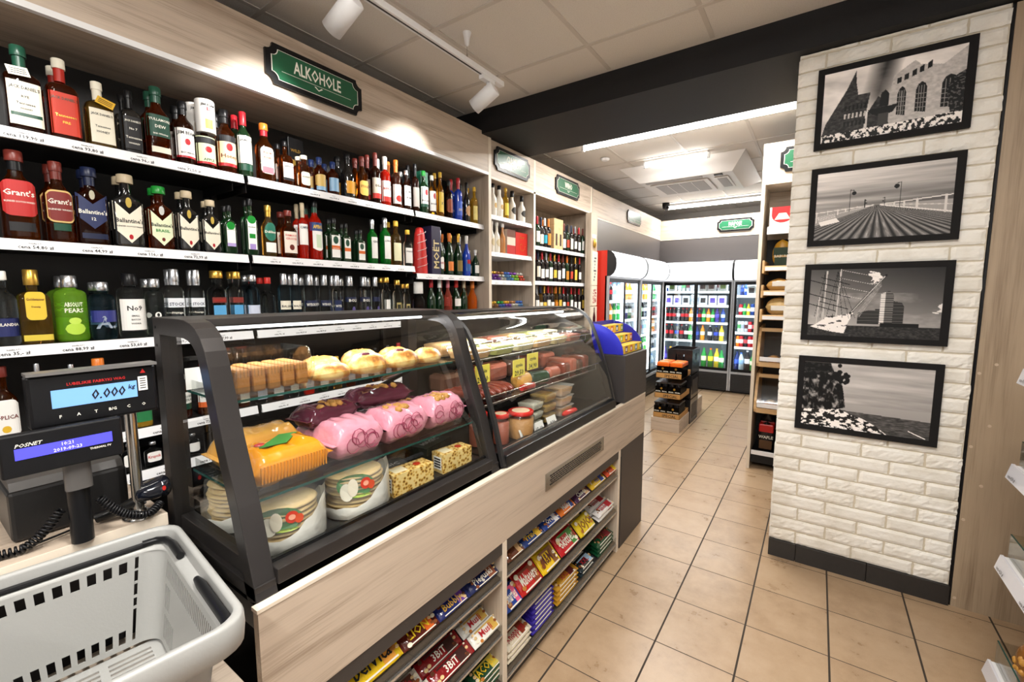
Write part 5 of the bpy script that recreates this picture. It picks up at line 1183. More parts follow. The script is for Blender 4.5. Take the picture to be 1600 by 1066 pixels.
for o in [q for q in COL.objects if q.get('label', '').startswith(('square whisky bottle with cream label', 'square honey whiskey')) and 'front row' in q['label']]:
    h_ = max(v.co.z for c in o.children for v in c.data.vertices); y_ = -.012 if 'cream label and green' in o['label'] else .01
    mb = MB().box(-.0006, .0006, -.026, .026, -.018, .018, CREAM if 'green' in o['label'] else C('e0b23c'))
    for q in range(3): mb.box(.0006, .0009, -.02, .02, -.010 + q * .008, -.007 + q * .008, INK)
    mb.xform(Matrix.Translation((.052, y_, h_ * .66)) @ Matrix.Rotation(-.45, 4, 'Y') @ Matrix.Rotation(.12 if 'green' in o['label'] else -.4, 4, 'X')).build('neck_tag', o, org=(0, 0, 0))
z_B = lambda px: ROWZ['B'] - (.045 if px > 662 else 0)
shelf_row(B, 'B', z_B, XS, 'second spirits shelf', 'bottles on the second spirits shelf', maxh=.325)
Cc = [
 SP(6, 424, 50, 'round', 'clear', 'W', 'clear vodka bottle with navy blue label', (.12, .36, .95, 'rect', C('20285c', .5)), [T('FINLANDIA', .2, .28, Wt)]),
 SP(54, 422, 60, 'square', 'honey', 'G', 'square clear bottle with yellow shield label and gold cap', (.32, .70, .62, 'round', C('e3c23c', .5)), [T('Goldwasser', .16, .6, k_['BR']), T('Danzig', .1, .5, k_['BR'])], lab2=[(.04, .12, .9, 'rect', C('d8c146'))], capw=1.4, caph=.2),
 SP(112, 431, 56, 'absolut', 'pear', 'S', 'green tinted vodka bottle with pear print', (.1, .28, .6, 'oval', C('b5d94a')), [T('ABSOLUT', .24, .56, Wt), T('PEARS', .24, .47, Wt)], lab2=[(.26, .36, .38, 'oval', C('c3e25c'))], capw=1.15, caph=.17),
 SP(161, 441, 44, 'absolut', 'blueclear', 'S', 'clear vodka bottle with large grey letter A', (.3, .5, .95, 'rect', C('33387e', .4)), [T('A.', .85, .3, C('98a4b4'))], capw=1.15, caph=.14),
 SP(206, 428, 47, 'absolut', 'clear', 'K', 'clear vodka bottle with white label and black cap', (.1, .6, .9, 'rect', PAPER), [T('No9', .3, .46), T('SMALL', .1, .34), T('BATCH', .1, .28), T('VODKA', .1, .22)], lab2=[(.1, .115, .9, 'rect', INK)], caph=.17, neck=None),
 SP(243, 436, 32, 'absolut', 'clear', 'S', 'clear vodka bottle with black cat disc label', (.3, .42, .35, 'oval', PAPER), [], lab2=[(.34, .4, .15, 'oval', INK)], caph=.14),
 SP(275, 409, 33, 'gsq', 'clear', 'S', 'tall clear vodka bottle with white STOCK label', (.42, .56, .95, 'rect', C('e8ecf2')), [T('STOCK', .3, .47, k_['NV']), T('Prestige', .2, .34, Wt)], neck=k_['S'], caph=.18, capw=1.15),
 SP(309, 420, 27, 'gsq', 'clear', 'S', 'smaller clear vodka bottle with white STOCK label', (.42, .56, .95, 'rect', C('e8ecf2')), [T('STOCK', .3, .47, k_['NV']), T('Prestige', .2, .34, Wt)], neck=k_['S'], caph=.2, capw=1.15),
 SP(341, 416, 34, 'gsq', 'clear', 'G', 'clear vodka with wheat and sky picture label', (.08, .44, .7, 'rect', C('5aa5d8')), [T('PSZENICZNA', .16, .52, k_['RD'])], lab2=[(.48, .57, .8, 'rect', C('7c2f28')), (.08, .18, .7, 'rect', C('d8b45a'))], capw=1.4),
 SP(371, 425, 25, 'gsq', 'clear', 'G', 'smaller clear vodka with wheat and sky picture label', (.08, .44, .7, 'rect', C('5aa5d8')), [], lab2=[(.48, .57, .8, 'rect', C('7c2f28')), (.08, .18, .7, 'rect', C('d8b45a'))], capw=1.4),
 SP(396, 430, 23, 'absolut', 'blueclear', 'S', 'clear vodka with blue and white crest label', (.05, .45, .9, 'rect', C('cdd6ea')), [T('PALAC', .3, .1, Wt)], lab2=[(.05, .18, .9, 'rect', k_['NV'])]),
 SP(420, 434, 24, 'round', 'clear', 'RD', 'clear vodka bottle with red cap and cream label', (.06, .3, .97, 'rect', CREAM), [], lab2=[(.2, .28, .2, 'oval', k_['R'])]),
 SP(445, 412, 21, 'tall', 'blueclear', 'S', 'tall pale blue vodka bottle with white label', (.34, .5, .9, 'rect', CREAM), [T('BALSAM', .26, .4)], caph=.2),
 SP(463, 426, 17, 'tall', 'blueclear', 'S', 'pale blue vodka bottle with lower white label', (.34, .5, .9, 'rect', CREAM), [T('BALTIC', .26, .4)], caph=.2),
 SP(485, 412, 24, 'tall', 'clear', 'S', 'tall vodka bottle with silver cap and navy band', (.38, .5, .97, 'rect', C('1d2444')), [T('WYBOROWA', .3, .42, Wt)], caph=.2),
 SP(508, 418, 19, 'tall', 'clear', 'S', 'slimmer vodka bottle with navy band lettering', (.38, .5, .97, 'rect', C('1d2444')), [T('WYBOROWA', .3, .42, Wt)], caph=.2),
 SP(527, 430, 16, 'gsq', 'clear', 'S', 'short vodka bottle with solid navy label', (.1, .5, .9, 'rect', C('1c2950')), [T('WYB', .4, .38, Wt)], caph=.2),
 SP(547, 418, 22, 'tall', 'clear', 'S', 'large vodka bottle with BOLS band and purple seal', (.46, .56, .97, 'rect', C('1d2444')), [T('BOLS', .3, .49, Wt)], lab2=[(.22, .36, .3, 'oval', C('5a4f8c'))], caph=.2),
 SP(569, 421, 20, 'tall', 'clear', 'S', 'second vodka bottle with BOLS band and purple seal', (.46, .56, .97, 'rect', C('1d2444')), [T('BOLS', .3, .49, Wt)], lab2=[(.22, .36, .3, 'oval', C('5a4f8c'))], caph=.2),
 SP(587, 430, 15, 'tall', 'clear', 'S', 'small vodka bottle with BOLS band', (.46, .56, .97, 'rect', C('1d2444')), [], lab2=[(.22, .36, .3, 'oval', C('5a4f8c'))], caph=.2),
 SP(604, 429, 17, 'gsq', 'clear', 'G', 'clear bottle with gold cap and upright white label', (.1, .5, .5, 'rect', PAPER), []),
 SP(621, 438, 16, 'gsq', 'clear', 'G', 'shorter clear bottle with gold cap and dark label', (.1, .45, .7, 'rect', C('b9a86a')), [], lab2=[(.15, .4, .5, 'rect', C('2a2c20'))]),
 SP(636, 444, 12, 'gsq', 'clear', 'G', 'smallest clear bottle with gold cap and dark label', (.1, .45, .7, 'rect', C('b9a86a')), [], lab2=[(.15, .4, .5, 'rect', C('2a2c20'))]),
 SP(654, 441, 20, 'liq', 'clear', 'W', 'frosted novelty bottle with white winged stopper', None, [], caph=.3, capw=2.0),
 SP(674, 436, 15, 'champ', 'dgreen', 'R', 'sparkling wine with red foil', None, [], neck=k_['R'], caph=.2, capw=1.3),
 SP(687, 437, 15, 'champ', 'dgreen', 'W', 'sparkling wine with white foil', None, [], neck=k_['W'], caph=.2, capw=1.3),
 SP(700, 437, 14, 'champ', 'rose', 'PK', 'sparkling wine with pink foil', None, [], neck=k_['PK'], caph=.2, capw=1.3),
 SP(713, 437, 15, 'champ', 'dgreen', 'RD', 'sparkling wine with bright red foil and white collar', (.3, .5, .9, 'rect', PAPER), [], neck=k_['RD'], caph=.18, capw=1.3),
 SP(725, 437, 12, 'champ', 'dgreen', 'BE', 'sparkling wine with beige foil', None, [], neck=k_['BE'], caph=.2, capw=1.3),
 SP(738, 437, 16, 'champ', 'orange', 'OR', 'orange sparkling drink with orange foil', None, [], neck=k_['OR'], caph=.2, capw=1.3)]
z_C = lambda px: ROWZ['C']
shelf_row(Cc, 'C', z_C, XS, 'third spirits shelf', 'bottles on the third spirits shelf', maxh=.281)
# tins, boxes
def tinlab(mb, o, r):
    pass
zt = ROWZ['A']
def onplane(px, z, x):
    lo, hi = 0.0, 1066.0
    for _ in range(30):
        mid = (lo + hi) / 2
        if meas(px, mid, 0, x).z > z: lo = mid
        else: hi = mid
    return meas(px, mid, 0, x).y
y = onplane(320, zt + .25, -2.3)
for dx, lab, zz in ((0, 'white gift tin with red seal standing over a whiskey bottle neck', .0), (.085, 'second white gift tin just behind the front one', 0)):
    t = local('gift_tin', lab, 'tin', (-2.30 - dx, y - dx * .1, zt + .158), 0, 'white whiskey gift tins')
    MB().lathe([(0, .037), (.002, .038), (.135, .038), (.14, .036)], C('f4f2ee', .3, coat=.5), 24).build('tin_body', t)
    mb = MB(); R_ = .0386
    mb.text('JIM BEAM', (0, 0, 0), (0, 1, 0), (0, 0, 1), .014, INK, warp=lambda X, Y: (R_ * math.cos(X / R_) + .0003, R_ * math.sin(X / R_), .115 + Y))
    mb.rings([[(R_ * math.cos(a_ / R_) , R_ * math.sin(a_ / R_), .098 + q) for a_ in (-.007, -.003, .003, .007)] for q in (-.008, .008)], k_['R'], False, False, closed=False)
    mb.rings([[(R_ * math.cos(a_ / R_) , R_ * math.sin(a_ / R_), .035 + q) for a_ in (-.015, -.006, .006, .015)] for q in (-.02, .02)], C('e2b45a'), False, False, closed=False)
    mb.build('print', t)
y = onplane(459, zt + .1, -2.42)
one('gift_box', MB().box(-2.47, -2.39, y - .04, y + .045, zt, zt + .285, BLACK, .001).text("WILD", (-2.3895, y, zt + .22), (0, 1, 0), (0, 0, 1), .022, GOLD).loft([(0, .001, .02, 2), (.04, .001, .02, 2)], GOLD, 14, o=(-2.3895, y, zt + .13)), 'black and gold whiskey gift box behind the amber bottles on the top shelf', 'box', (-2.43, y, zt))
y = onplane(659, zt + .1, -2.36)
one('gift_box', MB().box(-2.40, -2.33, y - .035, y + .035, zt, zt + .30, C('2f7f62', .3), .001), 'green gift box behind the rum bottles on the top shelf', 'box', (-2.36, y, zt))
zt = ROWZ['B'] - .045
y = onplane(657, zt + .1, -2.31)
t = local('gift_cone', 'tall red tapered champagne gift case with white stripes', 'gift case', (-2.315, y, zt + .001))
RC = C('cf3430', .35); MB().lathe([(0, .052), (.01, .053), (.18, .045), (.27, .036), (.31, .026), (.318, .012)], RC, 24).build('case_body', t)
mb = MB()
for k in range(5):
    z_ = .04 + k * .055; f_ = lambda z: .0535 - .075 * max(0, z - .01) * .55
    pts = [((f_(z_ + .035 * (j / 8)) + .0012) * math.cos(-1.1 + 2.2 * j / 8), (f_(z_ + .035 * (j / 8)) + .0012) * math.sin(-1.1 + 2.2 * j / 8), z_ + .035 * (j / 8)) for j in range(9)]
    mb.tube(pts, .0016, PAPER, n=5)
mb.build('stripe', t)
y = onplane(675, zt + .1, -2.31)
t = local('gift_box', 'tall navy champagne box with large upright gold lettering', 'box', (-2.31, y, zt + .001))
MB().box(-.045, .045, -.045, .045, 0, .335, C('2c2a48', .35), .001).build('box_body', t)
MB().text('MO\u00cbT', (.0458, 0, .14), (0, 0, 1), (0, -1, 0), .075, C('e0cf9a'), maxw=.26).build('lettering', t)
# lower shelves seen past the till and through the case
Dd = [SP(8, 560, 56, 'stout', 'amber', 'BR', 'brown bottle with white SOPLICA shield label', (.18, .62, .93, 'round', PAPER), [T('SOPLICA', .26, .42, k_['BR'])], lab2=[(.24, .32, .3, 'oval', k_['YL'])])]
Dd += [SP(66, 560, 22, 'round', 'clear', 'S', 'clear bottle with silver cap behind the scale', (.1, .5, .9, 'rect', PAPER), []), SP(118, 569, 22, 'round', 'clear', 'S', 'clear bottle with smaller silver cap behind the scale', (.1, .5, .9, 'rect', PAPER), []),
       SP(160, 556, 30, 'stout', 'orange', 'OR', 'bottle with broad orange cap behind the scale', (.1, .5, .9, 'rect', C('e9a03a')), [], capw=2, caph=.16),
       SP(222, 585, 34, 'stout', 'yellow', 'DG', 'yellow bottle with green label beside the scale', (.1, .5, .9, 'rect', C('2c7a48')), []),
       SP(258, 580, 20, 'round', 'whisky', 'BR', 'brown flavoured vodka bottle at the case frame', (.25, .6, .9, 'rect', PAPER), []),
       SP(284, 585, 31, 'round', 'whisky', 'W', 'amber flavoured vodka with white and green label', (.2, .6, .97, 'rect', PAPER), [T('ZOLADKOWA', .2, .5, k_['DG']), T('GORZKA', .2, .42, k_['DG'])], lab2=[(.2, .34, .97, 'rect', k_['DG'])]),
       SP(320, 588, 28, 'round', 'whisky', 'OR', 'amber flavoured vodka with white and orange label', (.2, .6, .97, 'rect', PAPER), [T('GORZKA', .2, .48, k_['DG'])], lab2=[(.2, .34, .97, 'rect', C('e0662a'))])]
FL = [('honey', 'YL', 'C0'), ('whisky', 'BR', ''), ('clear', 'S', ''), ('amber', 'K', ''), ('clear', 'K', ''), ('red', 'R', ''), ('dgreen', 'G', '')]
nmL = {'honey': 'pale yellow', 'whisky': 'brown', 'clear': 'clear', 'amber': 'amber', 'red': 'red', 'dgreen': 'dark green'}
px = 352; q = 0
while px < 640:
    wd_ = 27 - (px - 350) * .04; l_, c_, _x = FL[q % 7]
    Dd.append(SP(px, 596 - (px - 350) * .22, wd_ * .86, ['round', 'stout', 'gsq'][q % 3], l_, c_, '%s bottle, %s past the case frame' % (nmL[l_], ORD[q]), (.15, .5, .9, 'rect', [PAPER, CREAM, C('c9d3e4')][q % 3]), [])); px += wd_ * 1.05; q += 1
shelf_row(Dd, 'D', lambda p: ROWZ['D'], XS, 'fourth spirits shelf', 'bottles on the fourth spirits shelf', second=.0, maxh=.30)
Ee = [SP(2, 735, 36, 'stout', 'yellow', 'W', 'yellow bottle with white shield label', (.3, .7, .8, 'round', PAPER), []), SP(238, 690, 32, 'flat', 'clear', 'S', 'clear flask with white KRUPNIK label', (.2, .6, .8, 'round', PAPER), [T('Krupnik', .28, .42, k_['RD'])]),
      SP(200, 692, 26, 'flat', 'clear', 'S', 'clear flask with white label beside the scale pole', (.2, .6, .8, 'round', PAPER), []), SP(272, 690, 26, 'flat', 'clear', 'S', 'clear flask just behind the case frame', (.2, .6, .8, 'round', PAPER), []),
      SP(300, 680, 24, 'round', 'clear', 'S', 'clear bottle seen through the case side glass', (.2, .6, .8, 'round', PAPER), [])]
shelf_row(Ee, 'E', lambda p: ROWZ['E'], XS, 'fifth spirits shelf', 'bottles on the fifth spirits shelf', second=.0, maxh=.136)
# ------------------------------------------------------------------ sweets unit: liqueurs and sweets
XW = XS + .03
z1 = 2.146
S1 = [SP(770, 280, 13, 'liq', 'white', 'K', 'left white coconut rum bottle with palm label', (.2, .45, .9, 'rect', C('f2ecdc')), [], lab2=[(.24, .4, .5, 'oval', C('c9a25a'))], neck=None, caph=.12),
      SP(780, 288, 13, 'liq', 'white', 'K', 'right white coconut rum bottle with palm label', (.2, .45, .9, 'rect', C('f2ecdc')), [], lab2=[(.24, .4, .5, 'oval', C('c9a25a'))], caph=.12),
      SP(790, 294, 10, 'wine', 'yellow', 'YL', 'slim yellow liqueur bottle with gold cap', (.1, .5, .9, 'rect', C('e8d24a')), []),
      SP(800, 299, 12, 'liq', 'white', 'K', 'cream liqueur bottle with black cap, left one', (.2, .45, .9, 'oval', C('2a2620')), [], caph=.2),
      SP(815, 307, 12, 'liq', 'white', 'K', 'cream liqueur bottle with black cap, right one', (.2, .45, .9, 'oval', C('2a2620')), [], caph=.2)]
shelf_row(S1, '', lambda p: z1, XW, 'top sweets unit shelf', 'liqueurs over the sweets', second=.4, maxh=.262)
S2 = [SP(768, 340, 10, 'liq', 'white', 'W', 'left white cream liqueur with oval label', (.2, .45, .9, 'oval', C('d9c9a4')), [], caph=.1), SP(776, 343, 11, 'liq', 'white', 'W', 'right white cream liqueur with oval label', (.2, .45, .9, 'oval', C('d9c9a4')), [], caph=.1),
      SP(785, 349, 10, 'liq', 'caramel', 'W', 'caramel brown liqueur bottle with white cap', None, [], caph=.12)]
shelf_row(S2, '', lambda p: 1.849, XW, 'second sweets unit shelf', 'liqueurs over the sweets', second=0, maxh=.25)
z2 = 1.849
ya, yb = onplane(788, 1.95, -2.29), onplane(801, 1.95, -2.29); yc = onplane(828, 1.95, -2.29)
t = local('chocolate_box', 'cream chocolate gift box with cherries on the second sweets shelf', 'box', (-2.29, (ya + yb) / 2, z2 + .001)); wq = (yb - ya) / 2
MB().box(-.03, .03, -wq, wq, 0, .215, C('d8c9b8', .4)).box(.03, .0305, -wq, wq, 0, .08, C('b02a28')).box(.03, .0305, -wq, wq, .15, .215, C('6e4436')).build('box_body', t)
yc = min(yc, 3.53); yb += .006; wq = (yc - yb) / 2
t = local('chocolate_box', 'red chocolate gift box with gold swirl on the second sweets shelf', 'box', (-2.29, (yb + yc) / 2, z2 + .001))
mb = MB().box(-.03, .03, -wq, wq, 0, .205, C('c0281f', .35)); 
for k in range(16): mb.tube([(.0305, .05 * math.cos(k * .4) * (k / 16), .09 + .05 * math.sin(k * .4) * (k / 16)), (.0305, .07 * math.cos(k * .4 + .3) * (k / 16), .09 + .07 * math.sin(k * .4 + .3) * (k / 16))], .0015, GOLD, n=5)
mb.text('Chocs', (.031, 0, .165), (0, 1, 0), (0, 0, 1), .03, GOLD, slant=.2); mb.build('box_body', t)
SW = ['3f62b0', '2f8f3f', '8cc63f', '7a3fa0', 'd9a62b', 'c94a35', 'c9c6bc', '9c6a3c', 'e0b53c', '5a8ac0']
R5 = random.Random(9)
SWN = {'3f62b0': 'blue', '2f8f3f': 'green', '8cc63f': 'lime', '7a3fa0': 'purple', 'd9a62b': 'golden', 'c94a35': 'red', 'c9c6bc': 'silver', '9c6a3c': 'brown', 'e0b53c': 'yellow', '5a8ac0': 'light blue'}
for si, (z_, nm) in enumerate(((1.619, 'third'), (1.361, 'fourth'))):
    for k in range(36):
        yy = 2.93 + (k % 12) * .05 + R5.uniform(-.006, .006); ly = k // 12; c_ = SW[((k % 12) // 2 * 3 + si * 4 + (ly > 1)) % 10]
        def fn(c_=c_):
            o = local('wrapped_candy', 'x', 'candy', (0, 0, 0)); MB().loft([(-.024, .002, .013, 2), (-.014, .004, .004, 2), (-.012, .012, .012, 2), (0, .014, .014, 2), (.012, .012, .012, 2), (.014, .004, .004, 2), (.024, .002, .013, 2)], C(c_, .2, metal=.3), 10).xform(Matrix.Rotation(PI / 2, 3, 'X')).build('wrapper', o); return o
        place('candy' + c_, fn, (-2.30 - .02 * ly + .03, yy, z_ + .0145 + ly * .026), R5.uniform(-.5, .5), '%s foil wrapped sweet, %s across, %s layer, %s sweets shelf' % (SWN[c_], ORD[k % 12], ['lowest', 'middle', 'upper'][ly], nm), 'wrapped sweets under the CIASTKA sign')
    one('sweets_guard', MB().box(-2.2465, -2.2445, 2.905, 3.53, z_, z_ + .05, PLAST), 'clear plastic guard in front of the sweets on the %s shelf' % nm, 'guard', (-2.245, 3.2, z_))
# ------------------------------------------------------------------ wine
WINE = [('R', 'PAPER', 'red capsule and white label'), ('NV', 'CREAM', 'navy capsule and cream label'), ('OR', 'or', 'orange capsule and orange label'), ('W', 'bl', 'white capsule and teal label'), ('BR', 'PAPER', 'maroon capsule and white label'), ('K', 'red', 'black capsule and red label'), ('G', 'ye', 'gold capsule and yellow label'), ('GY', 'PAPER', 'grey capsule and white label')]
LC = {'PAPER': PAPER, 'CREAM': CREAM, 'or': C('d8862c'), 'bl': C('2a9ab0'), 'red': C('c2452c'), 'ye': C('e6c24a')}
def wine_row(z, px0, px1, n, where, tops, order, skip=None, xs=XW):
    row = []
    for i in range(n):
        px = px0 + (px1 - px0) * i / (n - 1)
        if skip and skip[0] < px < skip[1]: continue
        c_, l_, d_ = WINE[order[i % len(order)]]; w_ = 9.5 - 3.2 * (px - 836) / 80
        liq_ = 'wine' if (i + order[0]) % 4 else ('honey' if where.startswith('third') and i < 6 else 'dgreen')
        row.append(SP(px, tops[0] + (tops[1] - tops[0]) * (px - px0) / (px1 - px0), w_, 'wine', liq_, c_, 'wine bottle with %s, %s from left' % (d_, ORD[i]), (.1 if i % 2 else .14, .42 if i % 3 else .5, .93, 'rect', LC[l_]), [], neck=k_[c_], caph=.12, capw=1.1, name_='wine_bottle'))
    for r in row: r[-1].pop('name_', None)
    shelf_row(row, '', lambda p: z, xs, where, 'wine bottles under the WINO sign', name_='wine_bottle', second=.5, maxh=.283)
wine_row(1.959, 839, 910, 13, 'top wine shelf', (326, 350), [0, 1, 3, 2, 7, 4, 0, 4, 5, 1, 7, 0, 4], skip=(860, 877))
yy = onplane(863, 2.05, -2.27), onplane(877, 2.05, -2.27)
t = thing('wine_crate', 'pale wooden two-bottle wine box with oval cut-outs on the top wine shelf', 'wine box', (-2.29, (yy[0] + yy[1]) / 2, 1.959))
mb = MB().box(-2.33, -2.25, yy[0], yy[1], 1.9595, 2.27, PINE, .002)
for f_ in (.27, .73):
    yc = yy[0] + (yy[1] - yy[0]) * f_; mb.box(-2.2499, -2.249, yc - .018, yc + .018, 2.0, 2.12, C('2c1a10'), .0)
mb.build('box_body', t)
wine_row(1.628, 840, 905, 11, 'second wine shelf', (386, 401), [1, 0, 7, 0, 6, 0, 4, 2, 5, 6, 0])
wine_row(1.301, 838, 916, 14, 'third wine shelf', (445, 452), [7, 1, 6, 0, 4, 2, 6, 0, 5, 0, 4, 0, 6, 4])
# ================================================================== TILL
XD = -1.30
def face(px, py, x=XD): return meas(px, py, 0, x)
a = face(37, 587); b_ = face(245, 645)
t = thing('scale_display', 'black scale customer display reading 0.000 kg on a steel pole', 'scale display', (-1.335, .33, .961))
ys, ye, zs, ze = .163, .376, 1.222, 1.334
MB().box(XD - .035, XD, ys, ye, zs, ze, BLACK, .006).box(XD - .03, XD + .012, ys, ye, ze, ze + .006, C('6a6866', .3)).build('housing', t)
LCD = mat('blue_backlit_lcd', hexc('6f9fdc'), .3, emit=.55)
MB().box(XD, XD + .0015, .197, .338, 1.262, 1.300, LCD).text('0.000', (XD + .0022, .288, 1.281), (0, 1, 0), (0, 0, 1), .030, INK, slant=.15, maxw=.058).text('kg', (XD + .0022, .329, 1.288), (0, 1, 0), (0, 0, 1), .014, INK, slant=.2).build('lcd_screen', t)
mb = MB().text('LUBELSKIE FABRYKI WAG', (XD + .001, .27, 1.310), (0, 1, 0), (0, 0, 1), .0085, C('d02a2a', .4), maxw=.11)
mb.prism([(.346, 1.316), (.356, 1.316), (.351, 1.326)], 0, XD, XD + .001, C('d02a2a', .4))
for k, s_ in enumerate(('F', 'A', 'T', 'B/G', 'C', 'O')): mb.text(s_, (XD + .001, .208 + k * .028, 1.243), (0, 1, 0), (0, 0, 1), .009, SIGNW)
mb.build('markings', t)
mb = MB().box(XD, XD + .001, .341, .358, 1.275, 1.308, PAPER)
for k in range(5): mb.box(XD + .001, XD + .0014, .344, .355, 1.28 + k * .0055, 1.282 + k * .0055, INK)
mb.build('sticker', t)
MB().cyl((-1.335, .33, .965), (-1.335, .33, 1.26), .0115, STEEL, n=24).build('pole', t)
MB().lathe([(0, .033), (.006, .032), (.012, .016), (.02, .014)], STEEL, 28, (-1.335, .33, .961)).build('pole_base', t)
t = thing('receipt_display', 'black customer display with violet screen showing time and date', 'till display', (-1.31, .2, .961))
x = -1.255; a = meas(0, 684, 0, x); b_ = meas(195, 707, 0, x); c_ = meas(188, 651, 0, x)
ys, ye = a.y - .005, b_.y; zs, ze = b_.z - .003, c_.z
MB().box(x - .02, x, ys, ye, zs, ze, BLACK, .004).build('housing', t)
VIO = mat('violet_backlit_lcd', hexc('4b49e6'), .3, emit=.8)
L0, L1 = meas(21, 700, 0, x).y, meas(175, 680, 0, x).y; zl0, zl1 = meas(23, 721, 0, x).z, meas(174, 674, 0, x).z
mb = MB().box(x, x + .0012, L0, L1, zl0, zl1, VIO); ym = (L0 + L1) / 2; hq = (zl1 - zl0)
mb.text('10:21', (x + .0018, ym + .002, zl0 + hq * .74), (0, 1, 0), (0, 0, 1), hq * .42, PAPER, maxw=.05).text('2019-09-23', (x + .0018, ym + .002, zl0 + hq * .26), (0, 1, 0), (0, 0, 1), hq * .42, PAPER, maxw=.095).build('lcd_screen', t)
MB().text('POSNET', (x + .0008, L0 + .02, zl1 + .006), (0, 1, 0), (0, 0, 1), .010, SIGNW, slant=.3).text('THERMAL FV', (x + .0008, L1 - .02, zl0 - .0065), (0, 1, 0), (0, 0, 1), .006, SIGNW).build('markings', t)
MB().cyl((-1.30, .222, .962), (-1.30, .222, 1.10), .019, BLACK, n=24).loft([(0, .012, .022, 3), (.07, .012, .022, 3)], C('5b5856', .35), 20, o=(-1.285, .222, 1.085)).build('stand', t)
t = thing('receipt_printer', 'black receipt printer standing behind the till displays', 'printer', (-1.48, .22, .961))
MB().box(-1.56, -1.40, .13, .33, .9615, 1.075, C('1d1c1c', .4), .008).build('printer_body', t)
MB().prism([(-1.56, 1.075), (-1.405, 1.075), (-1.415, 1.092), (-1.56, 1.112)], 1, .135, .325, C('4b4846', .4)).build('paper_cover', t)
MB().box(-1.475, -1.44, .26, .275, 1.0935, 1.0965, C('8a8886', .3)).build('feed_button', t)
def helix(p, R_, turns, n=14):
    P = [Vector(q) for q in p]; out = []; M = turns * n; L = len(P) - 1
    for i in range(M + 1):
        t_ = i / M * L; k = min(int(t_), L - 1); f_ = t_ - k; p0, p1, p2, p3 = P[max(k - 1, 0)], P[k], P[k + 1], P[min(k + 2, L)]
        c = .5 * ((2 * p1) + (p2 - p0) * f_ + (2 * p0 - 5 * p1 + 4 * p2 - p3) * f_ ** 2 + (3 * p1 - p0 - 3 * p2 + p3) * f_ ** 3)
        d = (p2 - p1).normalized(); u = d.cross(Vector((.3, .1, 1))).normalized(); v = d.cross(u); a_ = 2 * PI * i / n
        out.append(c + u * math.cos(a_) * R_ + v * math.sin(a_) * R_)
    return out
one('coiled_cord', MB().tube(helix([(-1.30, .255, 1.045), (-1.295, .275, 1.015), (-1.29, .30, .99), (-1.29, .335, .977), (-1.31, .365, .985)], .0075, 24), .0026, BLACK, n=6), 'black coiled cord sagging in front of the steel pole', 'cord', (-1.30, .30, .97))
one('coiled_cord', MB().tube(helix([(-1.32, .195, 1.035), (-1.325, .17, 1.0), (-1.33, .14, .975), (-1.34, .10, .972)], .0075, 18), .0026, BLACK, n=6), 'black coiled cord hanging left of the display stand', 'cord', (-1.33, .15, .97))
one('cable', MB().tube([(-1.33, -.05, .965), (-1.33, .05, .966), (-1.335, .12, .966), (-1.35, .16, .967), (-1.38, .25, .966)], .0025, BLACK, n=8), 'thin black cable lying along the oak till top', 'cable', (-1.33, .1, .965))
t = thing('barcode_scanner', 'black handheld barcode scanner resting beside the display case frame', 'scanner', (-1.33, .35, .96))
mb = MB(); rs = []
for (y, x_, z, ww, hh) in ((.322, -1.335, 1.012, .006, .006), (.326, -1.335, 1.014, .022, .016), (.345, -1.335, 1.016, .03, .022), (.365, -1.33, 1.02, .031, .026), (.382, -1.325, 1.022, .03, .027), (.388, -1.325, 1.022, .024, .021)):
    rs.append([(x_ + ww * math.cos(2 * PI * (j + .5) / 16), y, z + hh * math.sin(2 * PI * (j + .5) / 16)) for j in range(16)])
mb.rings(rs, C('10131c', .12, coat=.6)); mb.build('scanner_head', t)
MB().tube([(-1.335, .34, 1.002), (-1.35, .30, .985), (-1.37, .26, .975)], [.015, .013, .012], C('131313', .25), n=14).build('handle', t)
MB().loft([(-.001, .003, .002, 2), (0, .006, .004, 2)], C('c02a24', .3), 14).xform(Matrix.Translation((-1.296, .372, 1.026)) @ Matrix.Rotation(PI / 2, 4, 'Y')).build('logo_badge', t)

# ================================================================== SHOPPING BASKET
BKM = mat('light_grey_basket_plastic', hexc('9d9d9a'), .36, bump=.05, bscale=200)
ang = math.atan2(-.053, .494)
t = local('shopping_basket', 'light grey plastic shopping basket with slotted walls in front of the till', 'basket', (-1.264, .381, .707), ang)
BL, BW, BH = .497, .41, .243     # along x (towards the customer), along -y, height
def rrect(x0, x1, y0, y1, r, z, n=6):
    out = []
    for cx, cy, a0 in ((x1 - r, y1 - r, 0), (x0 + r, y1 - r, 90), (x0 + r, y0 + r, 180), (x1 - r, y0 + r, 270)):
        for k in range(n + 1): a_ = math.radians(a0 + 90 * k / n); out.append((cx + r * math.cos(a_), cy + r * math.sin(a_), z))
    return out
prof = [(.016, .215, .045), (.014, .236, .046), (.012, .243, .048), (.003, .243, .05), (0, .238, .05), (-.001, .215, .05), (.001, .19, .05), (.006, .185, .048)]
mb = MB(); mb.rings([rrect(d, BL - d, -BW + d, -d, r, z) for d, z, r in prof][::-1], BKM, False, False); mb.build('rim', t)
